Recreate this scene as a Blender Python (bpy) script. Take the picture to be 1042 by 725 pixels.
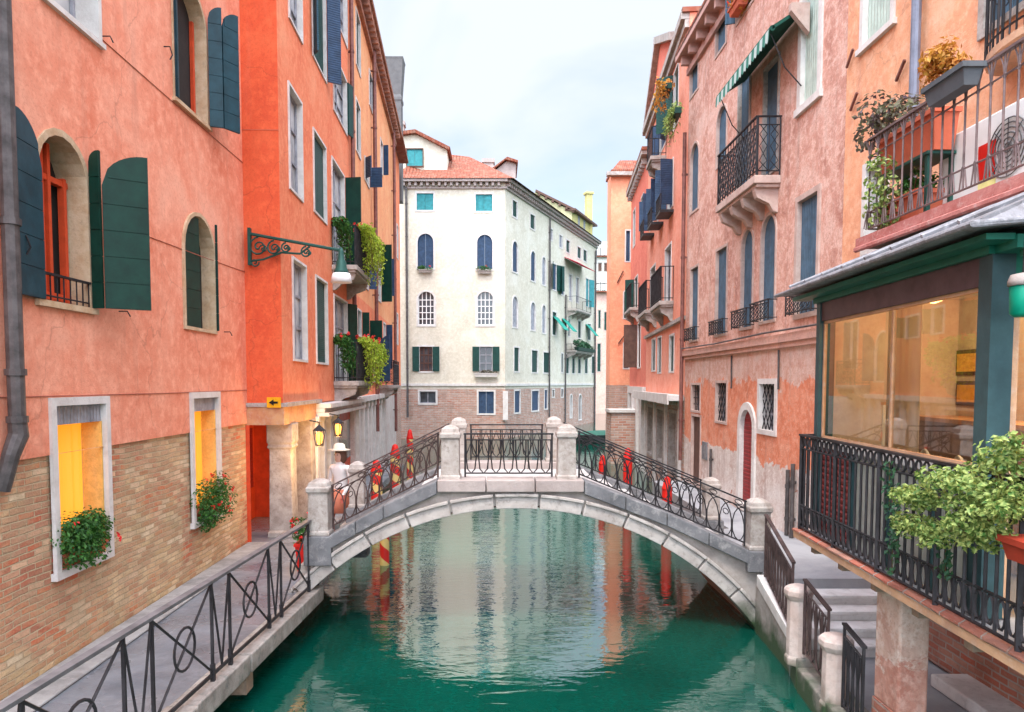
import bpy, bmesh, math, random
from mathutils import Vector, Matrix
random.seed(7)
PI = math.pi
R = math.radians
for o in list(bpy.data.objects):
    bpy.data.objects.remove(o)
SC = bpy.context.scene
COL = SC.collection

# ------------------------------------------------------------------ camera
F, PX, PY, EYE, TH = 740.0, 506.0, 431.4, 3.45, R(3.2)
cam_d = bpy.data.cameras.new("camera")
cam = bpy.data.objects.new("camera", cam_d)
COL.objects.link(cam)
cam.location = (0, 0, EYE)
cam.rotation_euler = (PI / 2 - TH, 0, 0)
cam_d.sensor_width = 36
cam_d.lens = F / 1042 * 36
cam_d.shift_x = (521 - PX) / 1042
cam_d.shift_y = (PY - 362.5) / 1042
cam_d.clip_start = 0.1
cam_d.clip_end = 2000
SC.camera = cam

# ------------------------------------------------------------------ sky
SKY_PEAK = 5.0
SUN_EL, SUN_AZ = R(63), R(196)      # azimuth clockwise from +Y
world = bpy.data.worlds.new("World")
SC.world = world
world.use_nodes = True
wn, wl = world.node_tree.nodes, world.node_tree.links
wn.clear()
wo = wn.new('ShaderNodeOutputWorld')
bg = wn.new('ShaderNodeBackground')
sky = wn.new('ShaderNodeTexSky')
sky.sky_type = 'NISHITA'
sky.sun_disc = False
sky.sun_elevation = SUN_EL
sky.sun_rotation = SUN_AZ
sky.dust_density = 1.5
tc = wn.new('ShaderNodeTexCoord')
mp = wn.new('ShaderNodeMapping')
mp.inputs['Scale'].default_value = (1.0, 1.0, 2.2)
mp.inputs['Location'].default_value = (0.35, 0.1, 0.2)
nz = wn.new('ShaderNodeTexNoise')
nz.inputs['Scale'].default_value = 2.3
nz.inputs['Detail'].default_value = 5
nz.inputs['Roughness'].default_value = 0.5
nz.inputs['Distortion'].default_value = 0.4
rp = wn.new('ShaderNodeValToRGB')
rp.color_ramp.elements[0].position = 0.36
rp.color_ramp.elements[0].color = (0.40, 0.40, 0.40, 1)
rp.color_ramp.elements[1].position = 0.56
rp.color_ramp.elements[1].color = (1, 1, 1, 1)
mx = wn.new('ShaderNodeMix')
mx.data_type = 'RGBA'
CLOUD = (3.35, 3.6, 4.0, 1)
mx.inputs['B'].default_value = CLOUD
wl.new(tc.outputs['Generated'], mp.inputs['Vector'])
wl.new(mp.outputs['Vector'], nz.inputs['Vector'])
wl.new(nz.outputs['Fac'], rp.inputs['Fac'])
wl.new(rp.outputs['Color'], mx.inputs['Factor'])
wl.new(sky.outputs['Color'], mx.inputs['A'])
# the veil of cloud is boosted round the hidden sun and overhead, out of view, to brighten side walls
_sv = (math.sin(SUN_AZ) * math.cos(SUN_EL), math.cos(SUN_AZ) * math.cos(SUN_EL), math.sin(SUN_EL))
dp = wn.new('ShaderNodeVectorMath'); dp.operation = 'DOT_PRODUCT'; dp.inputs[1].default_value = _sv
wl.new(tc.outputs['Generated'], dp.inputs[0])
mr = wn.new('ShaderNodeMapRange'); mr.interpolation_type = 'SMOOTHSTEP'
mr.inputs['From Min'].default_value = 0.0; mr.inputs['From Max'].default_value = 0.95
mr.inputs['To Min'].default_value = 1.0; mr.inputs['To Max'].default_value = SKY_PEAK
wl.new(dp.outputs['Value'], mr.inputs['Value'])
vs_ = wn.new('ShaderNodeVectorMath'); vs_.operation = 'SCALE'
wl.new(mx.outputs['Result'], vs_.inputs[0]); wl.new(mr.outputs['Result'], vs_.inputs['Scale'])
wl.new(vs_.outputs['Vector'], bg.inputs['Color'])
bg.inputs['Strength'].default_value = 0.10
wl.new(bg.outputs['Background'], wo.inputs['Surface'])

sun_d = bpy.data.lights.new("sun", 'SUN')
sun_d.energy = 1.1
sun_d.angle = R(14)
sun_d.color = (1.0, 0.95, 0.88)
sun = bpy.data.objects.new("sun", sun_d)
COL.objects.link(sun)
_sd = Vector((math.sin(SUN_AZ) * math.cos(SUN_EL), math.cos(SUN_AZ) * math.cos(SUN_EL), math.sin(SUN_EL)))
sun.rotation_euler = (-_sd).to_track_quat('-Z', 'Y').to_euler()
sun.location = (0, -5, 30)

SC.view_settings.view_transform = 'Standard'
SC.view_settings.look = 'None'
SC.view_settings.exposure = 1.5
SC.view_settings.gamma = 1
SC.view_settings.use_curve_mapping = False
SC.render.engine = 'CYCLES'
SC.cycles.max_bounces = 6
SC.cycles.diffuse_bounces = 3
SC.cycles.glossy_bounces = 3
SC.cycles.transparent_max_bounces = 8
SC.cycles.caustics_reflective = False
SC.cycles.caustics_refractive = False

# ------------------------------------------------------------------ helpers
def ray(u, v):
    xc = (u - PX) / F
    yc = -(v - PY) / F
    return Vector((xc, math.cos(TH) + yc * math.sin(TH), -math.sin(TH) + yc * math.cos(TH)))

def at_depth(u, v, Y):
    """point of the world at distance Y in front of the eye seen at photo pixel u, v"""
    d = ray(u, v)
    t = Y / d.y
    return Vector((0, 0, EYE)) + d * t

def at_height(u, v, z):
    d = ray(u, v)
    return Vector((0, 0, EYE)) + d * ((z - EYE) / d.z)

class Frame:
    """vertical wall plane: x to the right along the wall, y into the building, z up"""
    def __init__(s, ox, oy, deg):
        s.o = Vector((ox, oy, 0)); s.a = R(deg); s.deg = deg
        s.X = Vector((math.cos(s.a), math.sin(s.a), 0)); s.Y = Vector((-math.sin(s.a), math.cos(s.a), 0))
        s.M = Matrix.Translation(s.o) @ Matrix.Rotation(s.a, 4, 'Z')
    def px(s, u, v, y=0.0):
        d = ray(u, v); c = Vector((0, 0, EYE))
        t = ((s.o - c).dot(s.Y) + y) / d.dot(s.Y)
        p = c + d * t
        return (p - s.o).dot(s.X), p.z
    def w(s, x, y, z):
        return s.o + s.X * x + s.Y * y + Vector((0, 0, z))

WORLD = Frame(0, 0, 0)

def tag(o, label=None, cat=None, group=None, kind=None):
    if label: o['label'] = label
    if cat: o['category'] = cat
    if group: o['group'] = group
    if kind: o['kind'] = kind
    return o

def thing(name, label, cat, loc=(0, 0, 0), rz=0, group=None):
    o = bpy.data.objects.new(name, None)
    COL.objects.link(o)
    o.empty_display_size = 0.2
    o.location = loc
    o.rotation_euler = (0, 0, rz)
    return tag(o, label, cat, group)

def wmat(o):
    m = Matrix.Translation(o.location) @ o.rotation_euler.to_matrix().to_4x4()
    return wmat(o.parent) @ m if o.parent else m

class MB:
    def __init__(s, fr=WORLD):
        s.v = []; s.f = []; s.fr = fr; s.T = None
    def add(s, vs, fs):
        b = len(s.v)
        if s.T: vs = [s.T @ Vector(p) for p in vs]
        s.v.extend([tuple(p) for p in vs])
        s.f.extend([tuple(i + b for i in f) for f in fs])
    def box(s, x0, x1, y0, y1, z0, z1):
        s.add([(x0, y0, z0), (x1, y0, z0), (x1, y1, z0), (x0, y1, z0), (x0, y0, z1), (x1, y0, z1), (x1, y1, z1), (x0, y1, z1)],
              [(3, 2, 1, 0), (4, 5, 6, 7), (0, 1, 5, 4), (1, 2, 6, 5), (2, 3, 7, 6), (3, 0, 4, 7)])
    def hexa(s, p):
        s.add(p, [(3, 2, 1, 0), (4, 5, 6, 7), (0, 1, 5, 4), (1, 2, 6, 5), (2, 3, 7, 6), (3, 0, 4, 7)])
    def beam(s, a, b, w, h, up=(0, 0, 1)):
        a = Vector(a); b = Vector(b); d = (b - a).normalized(); u = Vector(up)
        sd = d.cross(u).normalized() * w / 2; uu = sd.cross(d).normalized() * h / 2
        s.hexa([a - sd - uu, a + sd - uu, b + sd - uu, b - sd - uu, a - sd + uu, a + sd + uu, b + sd + uu, b - sd + uu])
    def quad(s, a, b, c, d):
        s.add([a, b, c, d], [(0, 1, 2, 3)])
    def prism(s, poly, y0, y1):
        """polygon of (x,z) extruded along y"""
        n = len(poly)
        vs = [(x, y0, z) for x, z in poly] + [(x, y1, z) for x, z in poly]
        fs = [tuple(range(n)), tuple(range(2 * n - 1, n - 1, -1))]
        fs += [(i, i + n, (i + 1) % n + n, (i + 1) % n) for i in range(n)]
        s.add(vs, fs)
    def slab(s, poly, z0, z1):
        """polygon of (x,y) extruded along z"""
        n = len(poly)
        vs = [(x, y, z0) for x, y in poly] + [(x, y, z1) for x, y in poly]
        fs = [tuple(range(n - 1, -1, -1)), tuple(range(n, 2 * n))]
        fs += [(i, (i + 1) % n, (i + 1) % n + n, i + n) for i in range(n)]
        s.add(vs, fs)
    def tube(s, pts, r, n=6, closed=False):
        pts = [Vector(p) for p in pts]
        m = len(pts); rings = []
        rr = r if isinstance(r, (list, tuple)) else [r] * m
        prev = None
        for i, p in enumerate(pts):
            if closed: d = pts[(i + 1) % m] - pts[i - 1]
            else: d = pts[min(i + 1, m - 1)] - pts[max(i - 1, 0)]
            if d.length < 1e-9: d = Vector((0, 0, 1))
            d.normalize()
            if prev is None:
                a = Vector((0, 0, 1)) if abs(d.z) < 0.9 else Vector((1, 0, 0))
                prev = (a - d * a.dot(d)).normalized()
            else:
                q = prev - d * prev.dot(d)
                prev = q.normalized() if q.length > 1e-6 else prev
            b = d.cross(prev)
            rings.append([p + (prev * math.cos(2 * PI * k / n) + b * math.sin(2 * PI * k / n)) * rr[i] for k in range(n)])
        vs = [q for g in rings for q in g]; fs = []
        for i in range(m if closed else m - 1):
            j = (i + 1) % m
            for k in range(n):
                l = (k + 1) % n
                fs.append((i * n + k, i * n + l, j * n + l, j * n + k))
        if not closed:
            fs.append(tuple(range(n - 1, -1, -1))); fs.append(tuple((m - 1) * n + k for k in range(n)))
        s.add(vs, fs)
    def lathe(s, prof, c, n=16, phase=0, sq=None):
        """profile (r,z) turned about the vertical through c; n=4 with phase 45 deg gives square posts"""
        vs = []; fs = []
        for r_, z in prof:
            for k in range(n):
                a = 2 * PI * k / n + phase
                vs.append((c[0] + r_ * math.cos(a), c[1] + r_ * math.sin(a), c[2] + z))
        m = len(prof)
        for i in range(m - 1):
            for k in range(n):
                l = (k + 1) % n
                fs.append((i * n + k, i * n + l, (i + 1) * n + l, (i + 1) * n + k))
        fs.append(tuple(range(n - 1, -1, -1))); fs.append(tuple((m - 1) * n + k for k in range(n)))
        s.add(vs, fs)
    def build(s, name, mat, parent=None, smooth=False, bevel=0, label=None, cat=None, group=None, kind=None):
        me = bpy.data.meshes.new(name)
        M = s.fr.M
        if parent: M = wmat(parent).inverted() @ M
        me.from_pydata([M @ Vector(p) for p in s.v], [], s.f)
        if smooth:
            for p in me.polygons: p.use_smooth = True
        me.materials.append(mat)
        me.update()
        o = bpy.data.objects.new(name, me)
        COL.objects.link(o)
        if parent: o.parent = parent
        if bevel:
            b = o.modifiers.new('bevel', 'BEVEL'); b.width = bevel; b.segments = 2; b.limit_method = 'ANGLE'; b.angle_limit = R(40)
        return tag(o, label, cat, group, kind)

# ------------------------------------------------------------------ materials
MATS = {}
def newmat(name):
    m = bpy.data.materials.new(name); m.use_nodes = True
    nt = m.node_tree; b = nt.nodes['Principled BSDF']
    return m, nt, b

def N(nt, t, **kw):
    n = nt.nodes.new(t)
    for k, v in kw.items():
        if k in n.inputs: n.inputs[k].default_value = v
        else: setattr(n, k, v)
    return n

def ramp(nt, src, stops):
    r_ = nt.nodes.new('ShaderNodeValToRGB')
    e = r_.color_ramp.elements
    while len(e) < len(stops): e.new(0.5)
    for i, (p, c) in enumerate(stops):
        e[i].position = p; e[i].color = (c[0], c[1], c[2], 1) if len(c) == 3 else c
    nt.links.new(src, r_.inputs['Fac'])
    return r_.outputs['Color']

def mix(nt, fac, a, b, mode='MIX'):
    m = nt.nodes.new('ShaderNodeMix'); m.data_type = 'RGBA'; m.blend_type = mode
    for sock, val in ((m.inputs['Factor'], fac), (m.inputs['A'], a), (m.inputs['B'], b)):
        if hasattr(val, 'links') or hasattr(val, 'node'): nt.links.new(val, sock)
        elif isinstance(val, (int, float)): sock.default_value = val
        else: sock.default_value = (val[0], val[1], val[2], 1)
    return m.outputs['Result']

def objco(nt, scale=(1, 1, 1)):
    t = nt.nodes.new('ShaderNodeTexCoord'); m = nt.nodes.new('ShaderNodeMapping')
    m.inputs['Scale'].default_value = scale
    nt.links.new(t.outputs['Object'], m.inputs['Vector'])
    return m.outputs['Vector']

def noise(nt, vec, sc, det=4, rough=0.55, dist=0):
    n = N(nt, 'ShaderNodeTexNoise', Scale=sc, Detail=det, Roughness=rough, Distortion=dist)
    nt.links.new(vec, n.inputs['Vector'])
    return n.outputs['Fac']

def bump(nt, b, h, strength=0.3, dist=0.02):
    n = N(nt, 'ShaderNodeBump', Strength=strength, Distance=dist)
    nt.links.new(h, n.inputs['Height']); nt.links.new(n.outputs['Normal'], b.inputs['Normal'])

def mul(c, k): return tuple(min(1, x * k) for x in c)

def plaster(name, c1, c2=None, c3=None, rough=0.92, bs=0.35, stain=(0.5, 0.35, 0.28), amt=0.35, patch=None, sc=1.0):
    if name in MATS: return MATS[name]
    m, nt, b = newmat(name)
    c2 = c2 or mul(c1, 0.82); c3 = c3 or mul(c1, 1.18)
    co = objco(nt)
    n1 = noise(nt, co, 0.9 * sc, 6, 0.6, 0.6)
    n2 = noise(nt, co, 6.0 * sc, 6, 0.7)
    n3 = noise(nt, objco(nt, (2.2, 2.2, 0.22)), 1.5 * sc, 5, 0.6)     # run-down streaks
    n4 = noise(nt, co, 70, 2)
    col = ramp(nt, n1, [(0.32, c2), (0.5, c1), (0.68, c3)])
    col = mix(nt, ramp(nt, n2, [(0.46, (0, 0, 0)), (0.66, (0.75,) * 3)]), col, mul(c3, 1.12))
    col = mix(nt, ramp(nt, n3, [(0.55, (0, 0, 0)), (0.75, (amt,) * 3)]), col, stain)
    if patch:
        n5 = noise(nt, co, 1.6, 7, 0.65, 0.8)
        col = mix(nt, ramp(nt, n5, [(patch[1], (0, 0, 0)), (patch[1] + 0.03, (0.85,) * 3)]), col, patch[0])
    nt.links.new(col, b.inputs['Base Color'])
    b.inputs['Roughness'].default_value = rough
    n6 = noise(nt, co, 22.0, 5, 0.75)
    col = mix(nt, ramp(nt, n6, [(0.30, (0.5,) * 3), (0.50, (0, 0, 0))]), col, mul(c2, 0.72))
    vo = N(nt, 'ShaderNodeTexVoronoi', Scale=0.55); vo.feature = 'DISTANCE_TO_EDGE'
    wv = N(nt, 'ShaderNodeTexNoise', Scale=2.2, Detail=6); nt.links.new(co, wv.inputs['Vector'])
    wa = mix(nt, 0.35, co, wv.outputs['Color'])
    nt.links.new(wa, vo.inputs['Vector'])
    crack = ramp(nt, vo.outputs['Distance'], [(0.0, (0.4,) * 3), (0.004, (0, 0, 0))])
    col = mix(nt, crack, col, mul(c2, 0.5))
    for nd in nt.nodes:
        pass
    nt.links.new(col, b.inputs['Base Color'])
    h = mix(nt, 0.5, n2, n4)
    bump(nt, b, h, bs, 0.03)
    MATS[name] = m
    return m

def layered(name, layers, brickc=None, rough=0.93):
    """old wall: coats of plaster of different colours that end along ragged edges; layers = [(top z, dark, mid, light)] from the ground up"""
    if name in MATS: return MATS[name]
    m, nt, b = newmat(name)
    co = objco(nt)
    sp = nt.nodes.new('ShaderNodeSeparateXYZ'); nt.links.new(co, sp.inputs[0])
    rag = N(nt, 'ShaderNodeMath', operation='MULTIPLY_ADD'); rag.inputs[1].default_value = -1.1
    nt.links.new(noise(nt, objco(nt, (1, 1, 1.3)), 1.5, 7, 0.68, 0.6), rag.inputs[0])
    ad = N(nt, 'ShaderNodeMath', operation='ADD'); ad.inputs[1].default_value = 0.55
    nt.links.new(sp.outputs['Z'], rag.inputs[2]); nt.links.new(rag.outputs[0], ad.inputs[0])
    n1 = noise(nt, co, 1.3, 7, 0.68, 0.7); n2 = noise(nt, co, 7, 6, 0.72); n3 = noise(nt, objco(nt, (2.4, 2.4, 0.2)), 1.6, 6, 0.65); n6 = noise(nt, co, 24, 5, 0.75)
    col = None; zprev = None
    for (zt, c2, c1, c3) in layers:
        c = ramp(nt, n1, [(0.34, c2), (0.5, c1), (0.66, c3)])
        c = mix(nt, ramp(nt, n2, [(0.47, (0, 0, 0)), (0.62, (0.8,) * 3)]), c, mul(c3, 1.1))
        if col is None: col = c
        else:
            mrn = N(nt, 'ShaderNodeMath', operation='GREATER_THAN'); mrn.inputs[1].default_value = zprev
            nt.links.new(ad.outputs[0], mrn.inputs[0]); col = mix(nt, mrn.outputs[0], col, c)
        zprev = zt
    col = mix(nt, ramp(nt, n3, [(0.54, (0, 0, 0)), (0.72, (0.55,) * 3)]), col, (0.33, 0.2, 0.16))
    col = mix(nt, ramp(nt, n6, [(0.32, (0.55,) * 3), (0.5, (0, 0, 0))]), col, mul(layers[-1][1], 0.65))
    if brickc:      # holes where the brick shows
        hole = noise(nt, co, 1.1, 7, 0.7, 0.9)
        col = mix(nt, ramp(nt, hole, [(0.665, (0, 0, 0)), (0.68, (0.9,) * 3)]), col, brickc)
    nt.links.new(col, b.inputs['Base Color'])
    b.inputs['Roughness'].default_value = rough
    bump(nt, b, mix(nt, 0.45, n2, n6), 0.7, 0.03)
    MATS[name] = m
    return m

def brick(name, cols, mortar=(0.42, 0.36, 0.28), bw=0.25, bh=0.075, worn=0.5, ms=0.012):
    if name in MATS: return MATS[name]
    m, nt, b = newmat(name)
    t = nt.nodes.new('ShaderNodeTexCoord')
    sp = nt.nodes.new('ShaderNodeSeparateXYZ'); nt.links.new(t.outputs['Object'], sp.inputs[0])
    ad = N(nt, 'ShaderNodeMath', operation='ADD')
    nt.links.new(sp.outputs['X'], ad.inputs[0]); nt.links.new(sp.outputs['Y'], ad.inputs[1])
    cb = nt.nodes.new('ShaderNodeCombineXYZ')
    nt.links.new(ad.outputs[0], cb.inputs['X']); nt.links.new(sp.outputs['Z'], cb.inputs['Y'])
    # slightly wandering courses
    nw = N(nt, 'ShaderNodeTexNoise', Scale=1.7, Detail=3)
    nt.links.new(t.outputs['Object'], nw.inputs['Vector'])
    sc = N(nt, 'ShaderNodeVectorMath', operation='SCALE'); sc.inputs['Scale'].default_value = 0.07
    nt.links.new(nw.outputs['Color'], sc.inputs[0])
    va = N(nt, 'ShaderNodeVectorMath', operation='ADD')
    nt.links.new(cb.outputs[0], va.inputs[0]); nt.links.new(sc.outputs[0], va.inputs[1])
    br = N(nt, 'ShaderNodeTexBrick', Scale=1.0)
    br.inputs['Brick Width'].default_value = bw; br.inputs['Row Height'].default_value = bh
    br.inputs['Mortar Size'].default_value = ms; br.inputs['Mortar Smooth'].default_value = 0.4
    br.inputs['Color1'].default_value = (0, 0, 0, 1); br.inputs['Color2'].default_value = (1, 1, 1, 1)
    br.inputs['Mortar'].default_value = (0.5, 0.5, 0.5, 1)
    nt.links.new(va.outputs[0], br.inputs['Vector'])
    co = t.outputs['Object']
    big = noise(nt, co, 0.7, 5, 0.7, 0.8)
    fine = noise(nt, co, 28, 4, 0.7)
    a = ramp(nt, br.outputs['Color'], [(0.0, cols[0]), (0.35, cols[1]), (0.7, cols[2]), (1.0, cols[3])])
    a2 = ramp(nt, br.outputs['Color'], [(0.0, cols[4]), (0.5, cols[5]), (1.0, cols[6])])
    col = mix(nt, ramp(nt, big, [(0.4, (0, 0, 0)), (0.6, (1, 1, 1))]), a, a2)
    col = mix(nt, ramp(nt, fine, [(0.52, (0, 0, 0)), (0.78, (worn,) * 3)]), col, mortar)
    col = mix(nt, br.outputs['Fac'], col, mortar)
    col = mix(nt, ramp(nt, noise(nt, co, 2.3, 5, 0.65), [(0.35, (0.55,) * 3), (0.55, (0, 0, 0))]), col, mul(cols[1], 0.55))
    nt.links.new(col, b.inputs['Base Color'])
    b.inputs['Roughness'].default_value = 0.93
    inv = N(nt, 'ShaderNodeMath', operation='SUBTRACT'); inv.inputs[0].default_value = 1
    nt.links.new(br.outputs['Fac'], inv.inputs[1])
    h = mix(nt, 0.5, inv.outputs[0], fine)
    bump(nt, b, h, 1.0, 0.035)
    MATS[name] = m
    return m

def stone(name, c, c2=None, sc=3.0, rough=0.85, bs=0.4, dirt=(0.16, 0.14, 0.12), amt=0.5, green=False):
    if name in MATS: return MATS[name]
    m, nt, b = newmat(name)
    c2 = c2 or mul(c, 0.75)
    co = objco(nt)
    col = ramp(nt, noise(nt, co, sc, 7, 0.65, 0.3), [(0.35, c2), (0.6, c)])
    col = mix(nt, ramp(nt, noise(nt, co, sc * 2.7, 6, 0.75), [(0.52, (0, 0, 0)), (0.72, (amt,) * 3)]), col, dirt)
    if green:
        g = nt.nodes.new('ShaderNodeNewGeometry'); s3 = nt.nodes.new('ShaderNodeSeparateXYZ')
        nt.links.new(g.outputs['Position'], s3.inputs[0])
        ad = N(nt, 'ShaderNodeMath', operation='MULTIPLY_ADD'); ad.inputs[1].default_value = 0.7
        nt.links.new(noise(nt, co, 3.0, 5), ad.inputs[0]); 
        sb = N(nt, 'ShaderNodeMath', operation='SUBTRACT'); nt.links.new(s3.outputs['Z'], sb.inputs[0]); sb.inputs[1].default_value = 0.0
        nt.links.new(sb.outputs[0], ad.inputs[2])
        # algae line just above the water: a mark that stays with the stone
        col = mix(nt, ramp(nt, ad.outputs[0], [(0.45, (1, 1, 1)), (0.75, (0, 0, 0))]), col, (0.03, 0.06, 0.02))
    nt.links.new(col, b.inputs['Base Color'])
    b.inputs['Roughness'].default_value = rough
    bump(nt, b, noise(nt, co, sc * 8, 6, 0.7), bs, 0.02)
    MATS[name] = m
    return m

def paint(name, c, rough=0.5, metal=0, var=0.15, lines=None, bs=0.1, spec=0.4):
    if name in MATS: return MATS[name]
    m, nt, b = newmat(name)
    co = objco(nt)
    col = ramp(nt, noise(nt, co, 5, 6, 0.65), [(0.35, mul(c, 1 - var)), (0.65, mul(c, 1 + var))])
    if lines:
        w = N(nt, 'ShaderNodeTexWave', Scale=lines[0], Distortion=0.0); w.wave_type = 'BANDS'; w.bands_direction = lines[1]
        nt.links.new(co, w.inputs['Vector'])
        f = ramp(nt, w.outputs['Fac'], [(0.0, (0, 0, 0)), (0.5, (1, 1, 1))])
        bump(nt, b, f, 0.9, 0.012)
    else:
        bump(nt, b, noise(nt, co, 60, 3), bs, 0.005)
    nt.links.new(col, b.inputs['Base Color'])
    b.inputs['Roughness'].default_value = rough
    b.inputs['Metallic'].default_value = metal
    b.inputs['Specular IOR Level'].default_value = spec * .6
    MATS[name] = m
    return m

def leaf(name, c1, c2, sc=14):
    if name in MATS: return MATS[name]
    m, nt, b = newmat(name)
    co = objco(nt)
    col = ramp(nt, noise(nt, co, sc, 2, 0.5), [(0.35, c1), (0.65, c2)])
    nt.links.new(col, b.inputs['Base Color'])
    b.inputs['Roughness'].default_value = 0.6
    tr = nt.nodes.new('ShaderNodeBsdfTranslucent'); nt.links.new(col, tr.inputs['Color'])
    ms = nt.nodes.new('ShaderNodeMixShader'); ms.inputs[0].default_value = 0.3
    nt.links.new(b.outputs[0], ms.inputs[1]); nt.links.new(tr.outputs[0], ms.inputs[2])
    nt.links.new(ms.outputs[0], nt.nodes['Material Output'].inputs['Surface'])
    MATS[name] = m
    return m

def emis(name, c, k, base=None):
    if name in MATS: return MATS[name]
    m, nt, b = newmat(name)
    b.inputs['Base Color'].default_value = (*(base or c), 1)
    b.inputs['Emission Color'].default_value = (*c, 1)
    b.inputs['Emission Strength'].default_value = k
    MATS[name] = m
    return m

def pane_mat(name, c=(0.03, 0.04, 0.05), rough=0.08):
    if name in MATS: return MATS[name]
    m, nt, b = newmat(name)
    co = objco(nt)
    col = ramp(nt, noise(nt, co, 1.3, 3), [(0.35, mul(c, 0.6)), (0.65, mul(c, 1.5))])
    nt.links.new(col, b.inputs['Base Color'])
    b.inputs['Roughness'].default_value = rough
    b.inputs['Specular IOR Level'].default_value = 0.8
    bump(nt, b, noise(nt, co, 3, 2), 0.06, 0.02)
    MATS[name] = m
    return m

def clear_glass(name, tint=(1, 1, 1), extra=0.0):
    if name in MATS: return MATS[name]
    m, nt, b = newmat(name)
    nt.nodes.remove(b)
    t = nt.nodes.new('ShaderNodeBsdfTransparent'); t.inputs[0].default_value = (*tint, 1)
    g = nt.nodes.new('ShaderNodeBsdfGlossy'); g.inputs['Roughness'].default_value = 0.02
    fr = N(nt, 'ShaderNodeFresnel', IOR=1.5)
    ad = N(nt, 'ShaderNodeMath', operation='ADD'); ad.inputs[1].default_value = extra; ad.use_clamp = True
    nt.links.new(fr.outputs[0], ad.inputs[0])
    ms = nt.nodes.new('ShaderNodeMixShader')
    nt.links.new(ad.outputs[0], ms.inputs[0]); nt.links.new(t.outputs[0], ms.inputs[1]); nt.links.new(g.outputs[0], ms.inputs[2])
    nt.links.new(ms.outputs[0], nt.nodes['Material Output'].inputs['Surface'])
    MATS[name] = m
    return m

M_salmon = plaster('salmon_plaster', (0.80, 0.28, 0.165), (0.72, 0.195, 0.10), (0.84, 0.38, 0.25), amt=0.5, stain=(0.5, 0.2, 0.13))
M_coral = plaster('coral_plaster', (0.80, 0.205, 0.085), (0.73, 0.15, 0.055), (0.83, 0.29, 0.14), amt=0.2, stain=(0.55, 0.2, 0.12))
M_redface = plaster('red_plaster', (0.72, 0.105, 0.035), (0.66, 0.085, 0.03), (0.75, 0.14, 0.05), amt=0.1)
M_orange = plaster('orange_plaster', (0.82, 0.33, 0.13), (0.76, 0.25, 0.11), (0.84, 0.42, 0.2), amt=0.3)
M_pink = plaster('pink_plaster', (0.68, 0.32, 0.225), (0.50, 0.19, 0.125), (0.76, 0.46, 0.36), amt=0.55, stain=(0.36, 0.20, 0.16), bs=0.6, sc=1.4)
M_peach = plaster('peach_plaster', (0.78, 0.36, 0.19), (0.70, 0.29, 0.16), (0.80, 0.48, 0.31), amt=0.3, bs=0.5)
M_orangeold = plaster('old_orange_plaster', (0.62, 0.16, 0.075), (0.5, 0.13, 0.07), (0.66, 0.24, 0.14), amt=0.35, bs=0.6, sc=1.5)
M_fadepink = plaster('faded_lower_plaster', (0.58, 0.38, 0.31), (0.52, 0.28, 0.22), (0.62, 0.50, 0.45), amt=0.4, bs=0.6)
M_greywhite = plaster('white_lower_plaster', (0.60, 0.53, 0.49), (0.52, 0.38, 0.33), (0.68, 0.64, 0.60), amt=0.5, stain=(0.42, 0.26, 0.2), bs=0.6, sc=2)
M_redor = plaster('orange_red_plaster', (0.82, 0.29, 0.18), (0.76, 0.23, 0.14), (0.84, 0.38, 0.27), amt=0.2)
M_redor2 = plaster('brick_red_plaster', (0.70, 0.16, 0.10), (0.64, 0.13, 0.08), (0.74, 0.22, 0.14), amt=0.2)
M_tangerine = plaster('tangerine_plaster', (0.82, 0.31, 0.17), (0.79, 0.26, 0.14), (0.84, 0.38, 0.23), amt=0.15)
M_cream = plaster('cream_plaster', (0.62, 0.56, 0.44), (0.57, 0.51, 0.40), (0.70, 0.65, 0.55), amt=0.3, stain=(0.5, 0.45, 0.36))
M_yellow = plaster('yellow_plaster', (0.52, 0.45, 0.17), (0.46, 0.39, 0.16), (0.58, 0.5, 0.22), amt=0.2)
M_farpink = plaster('dusty_pink_plaster', (0.6, 0.38, 0.31), amt=0.2)
M_farwhite = plaster('far_white_plaster', (0.72, 0.69, 0.64), amt=0.2)
M_brickL = brick('yellow_brick', [(0.54, 0.34, 0.16), (0.76, 0.56, 0.32), (0.46, 0.22, 0.10), (0.80, 0.64, 0.42),
                                  (0.62, 0.13, 0.05), (0.42, 0.16, 0.09), (0.74, 0.46, 0.28)], mortar=(0.56, 0.41, 0.25), worn=.5, ms=.009, bh=.066, bw=.235)
M_brickF = brick('old_red_brick', [(0.50, 0.24, 0.16), (0.55, 0.38, 0.30), (0.46, 0.17, 0.10), (0.60, 0.45, 0.37),
                                   (0.48, 0.18, 0.11), (0.5, 0.29, 0.21), (0.58, 0.40, 0.32)], mortar=(0.5, 0.42, 0.37), bh=0.11, bw=0.34, ms=0.018)
M_brickR = brick('red_brick', [(0.5, 0.12, 0.07), (0.45, 0.16, 0.1), (0.55, 0.2, 0.12), (0.5, 0.3, 0.22),
                               (0.5, 0.14, 0.08), (0.4, 0.14, 0.09), (0.5, 0.24, 0.17)], mortar=(0.45, 0.36, 0.3))
M_stone = stone('white_stone', (0.45, 0.40, 0.36), (0.29, 0.24, 0.205), sc=5, dirt=(0.15, 0.115, 0.095), amt=0.7)
M_clean = stone('clean_white_stone', (0.70, 0.66, 0.62), (0.58, 0.53, 0.49), dirt=(0.34, 0.27, 0.23), amt=0.35)
M_rosestone = stone('rosy_frame_stone', (0.56, 0.42, 0.36), (0.44, 0.29, 0.24), dirt=(0.26, 0.2, 0.17), amt=0.5)
M_oldstone = stone('weathered_stone', (0.38, 0.33, 0.29), (0.22, 0.18, 0.155), sc=4.5, dirt=(0.07, 0.11, 0.10), amt=0.65, green=True)
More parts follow.
